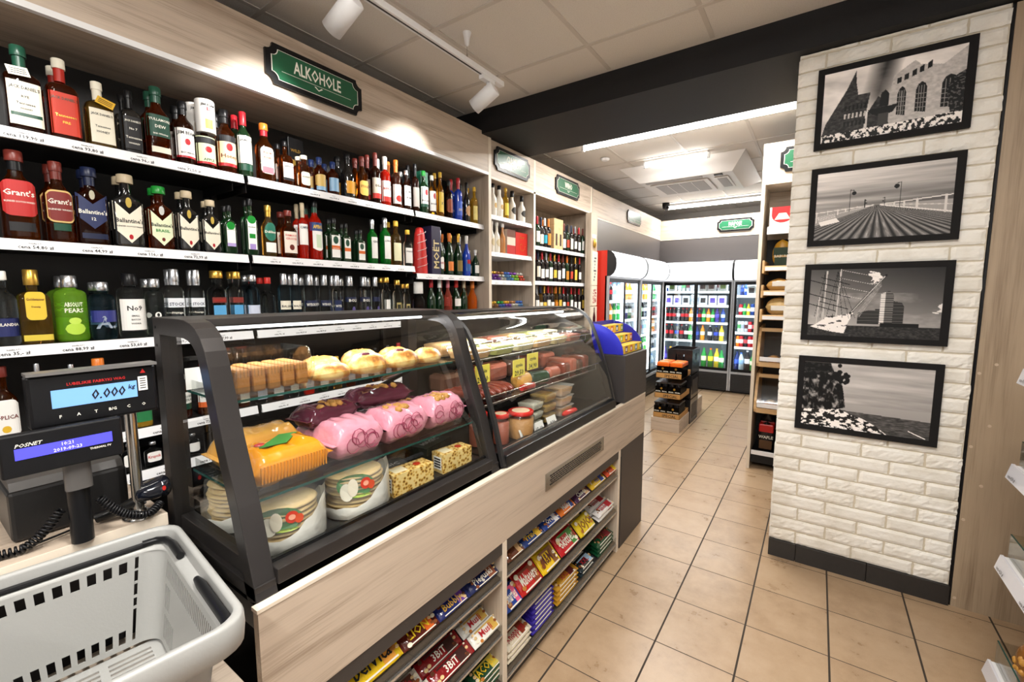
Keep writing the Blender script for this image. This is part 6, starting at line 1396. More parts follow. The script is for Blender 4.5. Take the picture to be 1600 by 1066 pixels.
# stepped ledge the handle lies on
mb = MB(); mb.rings([rrect(d, BL - d, -BW + d, -d, r, z) for d, z, r in ((.016, .215, .045), (.034, .212, .04), (.036, .205, .04))][::-1], BKM, False, False); mb.build('inner_ledge', t)
def wallsheet(p00, p10, p01, p11, nu, nv, holes, name_, thick=.003):
    """sheet split at hole edges; holes are (u0,u1,v0,v1) cut right through"""
    us = sorted({0, 1} | {h[0] for h in holes} | {h[1] for h in holes}); vs_ = sorted({0, 1} | {h[2] for h in holes} | {h[3] for h in holes})
    p00, p10, p01, p11 = map(Vector, (p00, p10, p01, p11)); P = lambda u, v: (p00 * (1 - u) + p10 * u) * (1 - v) + (p01 * (1 - u) + p11 * u) * v
    nrm = (p10 - p00).cross(p01 - p00).normalized() * thick; mb = MB(); nu, nv = len(us), len(vs_)
    V = [P(u, v) for u in us for v in vs_]; V2 = [p + nrm for p in V]; N = len(V); solid = {}
    for i in range(nu - 1):
        for j in range(nv - 1):
            uc, vc = (us[i] + us[i + 1]) / 2, (vs_[j] + vs_[j + 1]) / 2; solid[i, j] = not any(h[0] < uc < h[1] and h[2] < vc < h[3] for h in holes)
    F = []
    for (i, j), s_ in solid.items():
        if not s_: continue
        a_, b2, c2, d2_ = i * nv + j, (i + 1) * nv + j, (i + 1) * nv + j + 1, i * nv + j + 1
        F += [(a_, d2_, c2, b2), (a_ + N, b2 + N, c2 + N, d2_ + N)]
        for (e0, e1, q) in ((a_, b2, (i, j - 1)), (b2, c2, (i + 1, j)), (c2, d2_, (i, j + 1)), (d2_, a_, (i - 1, j))):
            if not solid.get(q, False): F.append((e0, e1, e1 + N, e0 + N))
    mb.add(V + V2, F, BKM); return mb.build(name_, t)
T0, T1 = .036, .062   # inset of the walls at the top and at the bottom
zt_, zb_ = .206, .012; c0 = .035
LW = BW - 2 * T0 - 2 * c0; wn_ = int((LW - .03) / .0262)
holes = [((.028 + .0262 * k) / LW, (.028 + .0262 * k + .0145) / LW, .83, .95) for k in range(wn_)]
holes += [((.028 + .0262 * k) / LW, (.028 + .0262 * k + .0145) / LW, .06, .20) for k in range(wn_)]
holes += [(.03, .055, .84, .97), (.03, .055, .55, .82), (.03, .055, .43, .52), (.03, .055, .06, .40)]
wallsheet((T1, -T1 - c0, zb_), (T1, -BW + T1 + c0, zb_), (T0, -T0 - c0, zt_), (T0, -BW + T0 + c0, zt_), 1, 1, holes, 'back_wall')
holes = [(.03 + .0305 * k, .03 + .0305 * k + .014, .73, .93) for k in range(31)] + [(.03 + .0305 * k, .03 + .0305 * k + .014, .40, .66) for k in range(4)] + [(.03 + .0305 * k, .03 + .0305 * k + .014, .07, .33) for k in range(8)]
wallsheet((BL - T1 - c0, -T1, zb_), (T1 + c0, -T1, zb_), (BL - T0 - c0, -T0, zt_), (T0 + c0, -T0, zt_), 1, 1, [(1 - b2, 1 - a_, c2, d2_) for a_, b2, c2, d2_ in holes], 'side_wall')
wallsheet((BL - T1, -BW + T1 + c0, zb_), (BL - T1, -T1 - c0, zb_), (BL - T0, -BW + T0 + c0, zt_), (BL - T0, -T0 - c0, zt_), 1, 1, [(.08 + .05 * k, .10 + .05 * k, .1, .9) for k in range(17)], 'front_wall')
wallsheet((T1 + c0, -BW + T1, zb_), (BL - T1 - c0, -BW + T1, zb_), (T0 + c0, -BW + T0, zt_), (BL - T0 - c0, -BW + T0, zt_), 1, 1, [(.03 + .0305 * k, .044 + .0305 * k, .73, .93) for k in range(31)], 'side_wall')
for (sx_, sy_, cxx, cyy, a0) in ((-1, 1, 0, 0, 90), (1, 1, BL, 0, 0), (-1, -1, 0, -BW, 180), (1, -1, BL, -BW, 270)):
    mb = MB(); rs = []
    for z, T_ in ((zt_, T0), (zb_, T1)):
        cx, cy = (T_ + c0 if cxx == 0 else BL - T_ - c0), (-T_ - c0 if cyy == 0 else -BW + T_ + c0)
        rs.append([(cx + c0 * math.cos(math.radians(a0 + 90 * k / 8)), cy + c0 * math.sin(math.radians(a0 + 90 * k / 8)), z) for k in range(9)])
    mb.rings(rs, BKM, False, False, closed=False); mb.build('corner', t)
hb_ = []
for gx_ in range(3):
    for gy_ in range(3):
        for q in range(6): hb_.append((.06 + gx_ * .30 + q * .042, .06 + gx_ * .30 + q * .042 + .02, .07 + gy_ * .30, .07 + gy_ * .30 + .25))
wallsheet((T1 - .002, -T1 + .002, .0), (BL - T1 + .002, -T1 + .002, .0), (T1 - .002, -BW + T1, .0), (BL - T1 + .002, -BW + T1, 0), 1, 1, hb_, 'floor_grid', -.004)
MB().tube([(T0 + .004, -BW + .1, .17), (T0 - .001, -T0 - c0, .17)], .0015, BKM).box(T0 + .003, T0 + .007, -BW + .08, -.07, .142, .147, BKM).build('rib', t)
mb = MB(); mb.box(.018, .034, -BW + .05, -.06, .214, .222, BLACK, .003); mb.tube([(.026, -.07, .220), (.030, -.045, .221), (.045, -.031, .222), (.075, -.026, .222), (.15, -.026, .222)], .008, BLACK, n=12); mb.build('carry_handle', t)
MB().tube([(.27, -.026, .222), (.30, -.026, .223), (.44, -.026, .223), (.475, -.031, .222)], [.006, .009, .009, .006], BLACK, n=12).build('carry_handle', t)

# ================================================================== BAKERY CASE CONTENTS
def dough(seed=0):
    return mat('baked_bun_dough', hexc('c98f3e'), .5, bump=.4, bscale=45, sub=.05)
m, nt, b = new_mat('bun_crumble')
tc = nt.nodes.new('ShaderNodeTexCoord'); n1 = nt.nodes.new('ShaderNodeTexNoise'); n1.inputs['Scale'].default_value = 34; n1.inputs['Detail'].default_value = 5; nt.links.new(tc.outputs['Object'], n1.inputs[0])
nt.links.new(ramp(nt, n1.outputs[0], [(.35, hexc('9c5c20')), (.47, hexc('cf9440')), (.62, hexc('e3c07c'))]), b.inputs['Base Color']); b.inputs['Roughness'].default_value = .5
bp = nt.nodes.new('ShaderNodeBump'); bp.inputs['Strength'].default_value = .7; bp.inputs['Distance'].default_value = .004; nt.links.new(n1.outputs[0], bp.inputs['Height']); nt.links.new(bp.outputs[0], b.inputs['Normal'])
BUNM = m
def bun(name, label, loc, rx_, ry_, h, seed, jam=True, group='sweet buns in the bakery case'):
    t = local(name, label, 'bun', loc, 0, group); mb = MB(); rs = []; R6 = random.Random(seed); n = 28
    for i, (z, k) in enumerate(((0, .80), (.1, .96), (.3, 1.0), (.55, .95), (.78, .78), (.92, .55), (.99, .3), (.93, .12))):
        rs.append([(rx_ * k * math.cos(2 * PI * j / n) * (1 + .07 * noise.noise(Vector((math.cos(2 * PI * j / n) * 1.5 + seed, math.sin(2 * PI * j / n) * 1.5, z)))), ry_ * k * math.sin(2 * PI * j / n), h * z + (.004 * noise.noise(Vector((j * .9, z * 9, seed))) if z > .2 else 0)) for j in range(n)])
    mb.rings(rs, BUNM); mb.build('dough', t)
    if jam: MB().loft([(0, .016, .018, 2), (.004, .012, .013, 2)], C('5c2434', .25), 14, o=(rx_ * .1, -.01, h * .965)).build('jam_filling', t)
    return t
z = 1.2592
for k, (x, y, r1, r2, h) in enumerate(((-1.150, .735, .052, .062, .045), (-1.150, .868, .055, .066, .058), (-1.150, 1.003, .055, .066, .056), (-1.150, 1.125, .05, .052, .05), (-1.262, .78, .05, .065, .05), (-1.262, .925, .05, .068, .056), (-1.262, 1.07, .048, .066, .05))):
    bun('sweet_bun', ['golden crumble bun at the left of the front row in the bakery case', 'golden bun with dark jam, second in the front row of the bakery case', 'large golden crumble bun, third in the front row of the bakery case', 'golden bun at the right end of the front row in the bakery case', 'bun at the left of the back row in the bakery case', 'bun in the middle of the back row in the bakery case', 'bun at the right of the back row in the bakery case'][k], (x, y, z), r1, r2, h, k * 3.3, jam=k in (1, 2))
t = thing('cake_container', 'clear ribbed plastic container with brown sponge cake on the upper glass shelf', 'cake container', (-1.17, .56, z))
mb = MB()
sec = lambda z_, k: rrect(-1.17 - .085 * k, -1.17 + .075 * k, .56 - .108 * k, .56 + .108 * k, .015, z_)
mb.rings([sec(z, .9), sec(z + .04, 1), sec(z + .045, 1.0), sec(z + .10, .9), sec(z + .104, .86)], PLAST, False, True)
for k in range(26): yy = .46 + k * .008; mb.box(-1.0995 + .0, -1.098, yy, yy + .0015, z + .045, z + .095, PLAST)
mb.build('clear_box', t)
CAKE = mat('brown_sponge_cake', hexc('b5793c'), .8, bump=.6, bscale=80)
for k, y in enumerate((.475, .512, .549, .586, .623)): MB().box(-1.235, -1.115, y, y + .031, z + .003, z + .062, CAKE, .006).build('cake_slice', t)
t = local('price_stand', 'small white price card in a clear holder on the left of the upper case shelf', 'price card', (-1.30, .455, z)); MB().box(0, .002, -.02, .02, 0, .055, PAPER).build('card', t)
# pillow bags with clear window
PINKM = mat('pink_film_wrapper', hexc('dc93a6'), .2, coat=.8, bump=1.6, bscale=26); YELM = mat('yellow_orange_film_wrapper', hexc('e08f10'), .2, coat=.8, bump=1.2, bscale=22)
MARM = wrapmat('maroon_clear_film', hexc('5c2438'), .72, .12); WINM = wrapmat('clear_film_over_biscuits', (.9, .8, .75), .12, .08)
BISC = mat('biscuit', hexc('b58440'), .6, bump=.6, bscale=60)
def pouch(name, label, c, L, D, H, m, rzv, seed, tilt=0, win=None, extra=None, group=None, cat='biscuit bag'):
    """soft pouch, long side along local x"""
    t = local(name, label, cat, c, rzv, group); mb = MB(); n, N = 22, 22; rs = []
    for i in range(n + 1):
        u = i / n; x = (u - .5) * L; e = min(u, 1 - u) * 2; k = min(1, (e * 3.8) ** .5) if e > 0 else 0; k = max(k, .05)
        rs.append([(x, D / 2 * (.9 + .1 * k) * math.copysign(abs(math.cos(2 * PI * j / N)) ** .75, math.cos(2 * PI * j / N)) , H / 2 * k * math.copysign(abs(math.sin(2 * PI * j / N)) ** .7, math.sin(2 * PI * j / N)) + H / 2 + .009 * noise.noise(Vector((x * 35, j * .8 if j < N / 2 else (N - j) * .8, seed))) * k) for j in range(N)])
    mb.rings(rs, m)
    for s_ in (-1, 1):
        for q in range(1): mb.box(s_ * L / 2, s_ * (L / 2 + .012), -D * .44, D * .44, H / 2 - .001, H / 2 + .001, m)
    w = mb.build('wrapper', t)
    if win:
        mb = MB(); R7 = random.Random(seed)
        for q in range(win): mb.loft([(-.008, .004, .01, 2), (0, .012, .016, 2), (.008, .004, .01, 2)], BISC, 10, o=(R7.uniform(-.25, .2) * L, R7.uniform(-.3, .1) * D, H * .93 + R7.uniform(-.002, .004)))
        mb.build('visible_biscuits', t)
    if extra: extra(t)
    return t
z = 1.0512
def yl(t):
    m_ = C('3f8a3a', .25); MB().prism([(-.06, -.02), (.02, .045), (.06, .03), (.0, -.03)], 2, .0912, .0925, m_).loft([(0, .012, .01, 2), (.002, .01, .008, 2)], C('c23a3a', .3), 12, o=(-.05, 0, .093)).build('print', t)
    mb = MB()
    for q in range(22): mb.box(-.08 + q * .0075, -.077 + q * .0075, -.067, -.064, .02, .06, C('c97f14', .3))
    mb.build('pleats', t)
pouch('biscuit_bag', 'bright yellow and orange bag with green print on the lower glass shelf', (-1.07, .545, z), .185, .13, .09, YELM, PI / 2, 1, extra=yl, group='bags on the lower glass shelf')
pouch('biscuit_bag', 'pale orange bag lying behind the bright yellow one', (-1.20, .55, z), .20, .11, .10, mat('pale_orange_film', hexc('d9a04a'), .2, coat=.7, bump=.4, bscale=25), PI / 2, 2, group='bags on the lower glass shelf')
for k, (y, L) in enumerate(((.735, .15), (.905, .165), (1.085, .165))):
    def px_(t, k=k):
        mb = MB(); R8 = random.Random(k)
        for q in range(7):
            a_ = R8.uniform(-.06, .05); mb.tube([(a_ + .02 * math.cos(w_ * .7), -.0685, .045 + .022 * math.sin(w_ * .7) + .01 * (q % 3)) for w_ in range(9)], .0011, C('9c3054', .3), n=4)
        mb.build('print', t)
    pouch('biscuit_bag', ['left', 'middle', 'right'][k] + ' pink printed bag of biscuits on the lower glass shelf', (-1.07, y, z), L, .135, .105, PINKM, PI / 2, 5 + k, win=(0, 14, 26)[k], extra=px_, group='bags on the lower glass shelf')
for k, (x, y, zz, L) in enumerate(((-1.17, .73, 1.155 - .03, .17), (-1.18, .93, 1.12 + .02, .2), (-1.20, 1.08, 1.06, .16))):
    pouch('biscuit_bag', ['maroon clear film bag of biscuits at the left behind the pink bags', 'maroon clear film bag lying across the top behind the pink bags', 'brownish film bag behind the right pink bag'][k], (x, y, zz), L, .10, .06, MARM, PI / 2 + (.15, -.1, 0)[k], 9 + k, win=8, group='bags on the lower glass shelf')
    if k < 2: pouch('biscuit_bag', ['lower bag under the left maroon bag', 'lower bag under the middle maroon bag'][k], (x - .02, y, z), L * .9, .1, .068, PINKM, PI / 2, 19 + k, group='bags on the lower glass shelf')
# flatbreads on the case floor
FB = mat('floury_flatbread', hexc('c2a878'), .8, bump=.5, bscale=50); FILM = wrapmat('white_clear_film', (.95, .94, .9), .07, .1); WFILM = mat('white_creased_film', hexc('e9e6de'), .25, coat=.5, bump=1, bscale=28)
def flat(label, x, y, rz_, n_, prn=True):
    t = local('flatbread_pack', label, 'flatbread pack', (x, y, .898), rz_, 'flatbread packs in the bakery case'); t.scale = (.92, .92, .98); R9 = random.Random(int(y * 99))
    mb = MB()
    for k in range(n_):
        z = .006 + k * .0115; a_ = (R9.uniform(-.005, .005), R9.uniform(-.006, .006)); mb.loft([(z, .058, .068, 2), (z + .002, .070, .080, 2), (z + .0055, .074, .084, 2), (z + .009, .069, .079, 2), (z + .0112, .056, .066, 2)], FB, 30, cap0=False, cap1=(k == n_ - 1), o=(a_[0], a_[1], 0))
    mb.build('flatbread_stack', t)
    h = .012 + n_ * .0115; mb = MB(); rs = []
    for z, k_, e in ((.001, 1.0, 2.2), (.02, 1.12, 2.5), (.04, 1.10, 2.3)):
        rs.append([(.078 * k_ * math.copysign(abs(math.cos(2 * PI * (j + .5) / 32)) ** (2 / e), math.cos(2 * PI * (j + .5) / 32)), .090 * k_ * math.sin(2 * PI * (j + .5) / 32) + .006 * noise.noise(Vector((j * .6, z * 60, y))), z + ((h * .72 * max(0, math.sin(2 * PI * (j + .5) / 32)) ** 1.5 + .012 * noise.noise(Vector((j * 1.1, 1, y)))) if z > .03 else 0)) for j in range(32)])
    mb.rings(rs, WFILM, True, False); mb.build('white_bag_bottom', t)
    if prn:
        mb = MB(); s_ = h
        def pt(a_, z): r = .0775 + .0; return (r * math.cos(a_), .0875 * math.sin(a_), z)
        def blob(a0, a1, z0, z1, m_, off=0): mb.add([tuple(Vector(pt(a, z)) * (1 + off) if False else (pt(a, z)[0] + off, pt(a, z)[1], pt(a, z)[2])) for a in [a0 + (a1 - a0) * q / 6 for q in range(7)] for z in (z0, z1)], [(2 * q, 2 * q + 2, 2 * q + 3, 2 * q + 1) for q in range(6)], m_)
        
        def ell(a_, z_, ra, rz_, m_, off):
            P_ = [(a_ + ra * math.cos(2 * PI * q / 16), z_ + rz_ * math.sin(2 * PI * q / 16)) for q in range(16)]
            mb.add([(pt(a, z)[0] * (1 + off), pt(a, z)[1] * (1 + off), z) for a, z in P_], [tuple(range(16))], m_)
        ell(-.15, s_ * .74, .62, s_ * .27, C('2f7a34', .3), .02); ell(-.42, s_ * .62, .22, s_ * .2, C('efe9de', .4), .035); ell(-.22, s_ * .72, .16, s_ * .2, C('e2d8c4', .4), .045)
        ell(.18, s_ * .78, .17, s_ * .13, C('d23a24', .3), .05); ell(.36, s_ * .72, .12, s_ * .1, C('d8502c', .3), .06); ell(.18, s_ * .78, .09, s_ * .06, C('f0a58a', .3), .062); ell(.05, s_ * .52, .3, s_ * .035, C('a9c23a', .3), .04)
        mb.build('print', t)
    mb = MB(); mb.loft([(.045, .081, .093, 2.2), (h, .078, .088, 2.2), (h + .012, .06, .05, 2), (h + .018, .02, .03, 2)], FILM, 28, cap0=False); mb.build('clear_film', t)
flat('pack of round flatbreads with garlic and tomato print, nearest the left of the case', -1.045, .535, -.5, 9)
flat('second pack of round flatbreads, beside the biscuit boxes', -1.045, .735, -.45, 10)
flat('unprinted stack of flatbreads at the back left of the case', -1.235, .52, -.9, 10, prn=False)
m, nt, b = new_mat('matzo_print'); tc = nt.nodes.new('ShaderNodeTexCoord'); n1 = nt.nodes.new('ShaderNodeTexVoronoi'); n1.inputs['Scale'].default_value = 95; nt.links.new(tc.outputs['Object'], n1.inputs[0])
nt.links.new(ramp(nt, n1.outputs[0], [(.2, hexc('7c4f1a')), (.42, hexc('d9a94c')), (.6, hexc('ecd08c'))]), b.inputs['Base Color']); b.inputs['Roughness'].default_value = .35; MATZ = m
for k, (y0, y1, x, a_) in enumerate(((.835, .985, -1.02, -.12), (1.045, 1.175, -1.02, -.12))):
    t = local('crispbread_box', ['left', 'right'][k] + ' of the two yellow speckled crispbread boxes on the case floor', 'box', (x, (y0 + y1) / 2, .898), a_, 'yellow crispbread boxes'); w_ = (y1 - y0) / 2
    MB().box(-.03, .03, -w_, w_, 0, .068, MATZ, .001).build('box_body', t)
    mb = MB().box(-.02, .02, -w_ - .0006, -w_, .012, .055, PAPER)
    for q in range(4): mb.box(-.016, .016, -w_ - .0012, -w_ - .0006, .018 + q * .009, .023 + q * .009, INK)
    mb.lathe([(.068, .012), (.0692, .012)], C('b8341c', .4), 14, (0, w_ * .4, 0)); mb.box(-.02, .02, -w_ * .8, -w_ * .2, .068, .0688, C('efe2bd')); mb.build('print', t)
for k, (y, x, zz) in enumerate(((.90, -1.12, .898), (.90, -1.115, .9235), (1.10, -1.13, .898), (1.10, -1.125, .9235), (1.10, -1.12, .949))):
    t = local('chocolate_box', 'dark green boxed chocolates, %s of the %s stack behind the crispbread' % (['bottom', 'top', 'bottom', 'middle', 'top'][k], 'left' if k < 2 else 'right'), 'box', (x, y, zz), -.2 if k < 2 else .15, 'dark chocolate boxes')
    MB().box(-.045, .045, -.075, .075, 0, .0245, C('1c2420', .25)).box(-.04, .04, -.07, .07, .0245, .0247, C('2c3a34', .3)).build('box_body', t)
    MB().text('MAGIC', (0, 0, .0252), (0, 1, 0), (-1, 0, 0), .03, C('cfd3d0')).build('lettering', t)
t = local('serving_tongs', 'long steel and black tongs leaning inside the bakery case', 'tongs', (-1.2, 1.13, 1.17))
MB().tube([(.05, -.16, .03), (.04, -.02, .055), (.02, .04, .06)], .007, STEEL, n=8).build('arm', t); MB().tube([(.03, -.15, .005), (.03, -.02, .04), (.02, .04, .06)], .008, BLACK, n=8).build('arm', t)
t.location = (-1.22, 1.1, 1.19 - .0)

# ================================================================== DELI CASE CONTENTS
MEAT = mat('smoked_sausage', hexc('7a2f1c'), .3, coat=.5, bump=.4, bscale=60); HAM = mat('ham_pink', hexc('b5624c'), .4, coat=.4, bump=.4, bscale=30); CHK = mat('roast_chicken_meat', hexc('e0b27a'), .45, bump=.5, bscale=35)
VACM = mat('vacuum_pack_film', hexc('6a4b3c'), .15, coat=.8, bump=.5, bscale=30); SALADM = mat('salad_mix', hexc('b8b96a'), .6, bump=1, bscale=60)
def tub(name, label, loc, a_, b2, h, fill, cat='container', group=None, lid=PLAST, clear=PLAST, fh=.7):
    t = local(name, label, cat, loc, 0, group)
    MB().rings([rrect(-a_ * k, a_ * k, -b2 * k, b2 * k, .012, z) for z, k in ((.0005, .82), (h * .2, .86), (h * .95, .98), (h * .95, 1.04), (h, 1.04))], clear, True, True).build('tub', t)
    MB().rings([rrect(-a_ * k, a_ * k, -b2 * k, b2 * k, .01, z) for z, k in ((.003, .78), (h * fh * .5, .86), (h * fh, .90), (h * fh + .004, .7))], fill).build('contents', t)
    return t
z = 1.2462; q = 0
COLR = [(CHK, 'roast chicken'), (SALADM, 'green salad'), (C('ecdcb0', .4), 'pale cheese'), (CHK, 'breaded cutlets'), (C('d9c48c', .5), 'potato salad'), (HAM, 'sliced meat')]
for k in range(6):
    m_, nm = COLR[k]; tub('food_tub', 'clear tub of %s, %s from left on the top deli shelf' % (nm, ORD[k]), (-1.135, 1.345 + k * .165, z), .068, .074, .05, m_, group='tubs on the top deli shelf')
    m_, nm = COLR[(k + 3) % 6]; tub('food_tub', 'clear tub of %s, %s along the rear of the top deli shelf' % (nm, ORD[k]), (-1.275, 1.345 + k * .165, z), .06, .074, .07, m_, group='tubs on the top deli shelf')
z = 1.0862
def sausage(label, p, r, m_, name_='sausage', group='sausages and meats on the lower deli shelf'):
    P = [Vector(q_) for q_ in p]; o = Vector(P[0]); n = len(P); P2 = []; R_ = []
    for i in range(21):
        t_ = i / 20 * (n - 1); k = min(int(t_), n - 2); P2.append(P[k].lerp(P[k + 1], t_ - k)); e = min(i, 20 - i) / 20; R_.append(r * min(1, (e * 6 + .12) ** .5))
    return one(name_, MB().tube(P2, R_, m_, n=14), label, 'sausage', o, group)
for k in range(6):
    y = 1.29 + k * .042; sausage('dark smoked sausage, %s from the left end of the lower deli shelf' % ORD[k], [(-1.03, y, z + .02), (-1.09, y + .012, z + .026), (-1.17, y + .0, z + .022), (-1.22, y - .01, z + .02)], .018, MEAT)
sausage('large golden wrapped ham roll in the middle of the lower deli shelf', [(-1.06, 1.56, z + .036), (-1.06, 1.66, z + .036)], .035, mat('golden_casing', hexc('d09a48'), .25, coat=.5), 'ham_roll')
sausage('dark green wrapped salami beside the golden ham roll', [(-1.08, 1.69, z + .03), (-1.03, 1.80, z + .03)], .029, mat('green_casing', hexc('21402a'), .2, coat=.5), 'salami')
sausage('pale pink ham log on the right of the lower deli shelf', [(-1.07, 1.84, z + .03), (-1.06, 1.94, z + .03)], .029, HAM, 'ham_log')
one('red_label_sausage', MB().tube([(-1.02, 1.55, z + .014), (-1.015, 1.64, z + .014)], .013, C('c33', .3) if False else C('b8322c', .3), n=12).box(-1.03, -1.003, 1.58, 1.61, z + .0265, z + .028, PAPER), 'red packed sausage with white sticker at the front of the lower deli shelf', 'sausage', (-1.02, 1.6, z))
for k in range(4):
    one('vacuum_pack', MB().box(-1.16 - .03 * (k % 2), -1.04, 1.985 + .075 * k, 2.05 + .075 * k, z + .0005, z + .06 + .015 * (k % 2), [MEAT, HAM, VACM, MEAT][k], .014), '%s vacuum packed meat, %s of four at the right of the lower deli shelf' % (['dark', 'pink', 'brown', 'deep red'][k], ORD[k]), 'vacuum pack', (-1.1, 2.02 + .075 * k, z), 'sausages and meats on the lower deli shelf')
for k in range(6):
    one('vacuum_pack', MB().box(-1.33, -1.235, 1.30 + .16 * k, 1.44 + .16 * k, z + .0005, z + .085, [VACM, MEAT, HAM][k % 3], .02), 'large %s vacuum pack, %s along the rear of the lower deli shelf' % (['brown', 'dark', 'pink'][k % 3], ORD[k]), 'vacuum pack', (-1.28, 1.37 + .16 * k, z), 'sausages and meats on the lower deli shelf')
YC = mat('yellow_price_card', hexc('efe05a'), .5)
for k, (y, z_, s_, x) in enumerate(((1.315, 1.19, '24,90', -1.045), (1.545, 1.185, '29,50', -1.03), (1.655, 1.20, '34,90', -1.03))):
    t = local('price_card', 'yellow handwritten price card, %s from left under the top deli shelf' % ORD[k], 'price card', (x, y, z_ - .0), 0, 'yellow price cards'); MB().box(-.001, .001, -.045, .045, -.032, .04, YC).box(-.002, -.001, -.004, .004, .04, .055, STEEL).build('card', t)
    MB().text(s_, (.0016, 0, -.016), (0, 1, 0), (0, 0, 1), .03, INK, maxw=.07, slant=.1).text('szynka', (.0016, 0, .016), (0, 1, 0), (0, 0, 1), .02, INK, slant=.1).build('writing', t)
z = .9012
def jar(label, x, y, r, h, fill):
    t = local('glass_jar', label, 'jar', (x, y, z), 0, 'red lidded jars in the deli case')
    MB().lathe([(0, r * .85), (.005, r), (h * .8, r), (h * .88, r * .8)], LIQ['clear'] if False else PLAST, 24).build('glass', t)
    MB().lathe([(.004, r * .9), (h * .72, r * .93), (h * .74, r * .7)], fill, 20).build('contents', t)
    RL = C('cf2a22', .25); MB().lathe([(h * .86, r * .88), (h * .87, r * .93), (h * .985, r * .93), (h, r * .88), (h * .99, r * .7)], RL, 28).lathe([(h * .991, r * .66), (h * 1.001, r * .64)], C('e9c9a8', .4), 24).build('lid', t)
PICK = mat('pickled_food', hexc('c9935a'), .5, bump=1, bscale=50)
jar('large jar with red lid in the middle of the deli case floor', -1.0, 1.515, .058, .115, PICK); jar('tall jar with red lid left of the large jar', -1.02, 1.40, .036, .125, HAM); jar('jar with red lid at the far left corner of the deli case', -1.08, 1.33, .04, .135, HAM)
for k in range(3):
    tub('salad_tub', '%s of the three stacked ribbed white tubs beside the large jar' % ['bottom', 'middle', 'top'][k], (-1.04, 1.655, z + k * .043), .05, .05, .04, C('f0ead8', .5), group='stacked ribbed tubs')
    tub('food_tub', '%s of the stacked golden tubs in the deli case' % ['bottom', 'middle', 'top'][k], (-1.05, 1.785, z + k * .048), .052, .058, .045, C('c9a050', .4), group='stacked golden tubs')
    tub('foil_tray', '%s of the three stacked trays with clear lids' % ['bottom', 'middle', 'top'][k], (-1.05, 1.935, z + k * .05), .055, .068, .044, CHK, clear=wrapmat('frosted_tray', (.92, .9, .86), .35) if 'frosted_tray' not in MATS else MATS['frosted_tray'], group='stacked clear trays')
    if 'frosted_tray' not in MATS: MATS['frosted_tray'] = bpy.data.materials['frosted_tray']
sausage('bright red pepper at the front of the deli case floor', [(-.985, 1.86, z + .018), (-.975, 1.92, z + .02), (-.975, 1.96, z + .018), (-.98, 1.985, z + .014)], .0165, C('cf2a26', .15, coat=.7), 'red_pepper', group=None)
for k, (x, y, s_) in enumerate(((-.955, 1.50, '12,50'), (-.955, 1.605, '15,60'), (-.955, 1.72, '8,20'))):
    t = local('price_card', 'white handwritten price card, %s from left on the deli case floor' % ORD[k], 'price card', (x, y, .9012), 0, 'white price cards')
    MB().add([(0, -.04, 0), (0, .04, 0), (-.018, .04, .045), (-.018, -.04, .045), (-.002, -.04, 0), (-.002, .04, 0), (-.02, .04, .045), (-.02, -.04, .045)], [(0, 1, 2, 3), (4, 7, 6, 5), (0, 4, 5, 1), (3, 2, 6, 7), (0, 3, 7, 4), (1, 5, 6, 2)], PAPER).build('card', t)
    v_ = Vector((-.018, 0, .045)).normalized(); MB().text(s_, Vector((-.006, 0, .018)), (0, 1, 0), v_, .026, INK, maxw=.07, slant=.1).build('writing', t)
one('meat_tray', MB().rings([rrect(-1.05, -.965, 1.42, 1.60, .01, .9008), rrect(-1.052, -.963, 1.418, 1.602, .01, .904)], BLACK), 'flat black tray under the jars in the deli case', 'tray', (-1.0, 1.5, .9))

# ================================================================== WAFER DISPLAY
BLU = mat('royal_blue_cardboard', hexc('2a2bb0'), .4)
t = thing('wafer_display', 'royal blue curved cardboard display on the grey counter end box', 'display stand', (-1.0, 2.6, 1.153))
sidep = [(-1.10, 1.153), (-.90, 1.153)] + [(-1.10 + .2 * math.cos(math.radians(a_)), 1.153 + .175 * math.sin(math.radians(a_))) for a_ in range(8, 91, 8)]
for y in (2.425, 2.765): MB().prism(sidep, 1, y, y + .006, BLU).build('side_panel', t)
MB().box(-1.10, -1.094, 2.431, 2.765, 1.153, 1.335, BLU).build('back_panel', t)
MB().box(-1.094, -1.03, 2.431, 2.765, 1.153, 1.262, BLU).box(-1.03, -.97, 2.431, 2.765, 1.153, 1.206, BLU).build('step', t)
YB = C('f2c81e', .35)
for r_, (x, z) in enumerate(((-1.060, 1.263), (-.998, 1.2075), (-.935, 1.1545))):
    for k in range(4):
        y = 2.475 + k * .083; c_ = [('6a2a5c', 'purple'), ('d8602a', 'orange'), ('2f6fb0', 'blue'), ('8ac23a', 'green')][(k + r_ * 2) % 4]
        t = local('wafer_box', 'yellow wafer box with %s picture, %s along the %s step of the blue display' % (c_[1], ORD[k], ['top', 'middle', 'lowest'][r_]), 'wafer box', (x, y, z), 0, 'yellow wafer boxes')
        MB().box(-.03, .03, -.039, .039, 0, .048, YB, .001).build('box_body', t)
        MB().box(.03, .0306, -.002, .034, .006, .042, C(c_[0], .35)).box(.0306, .031, .004, .024, .014, .032, PAPER).build('print', t)

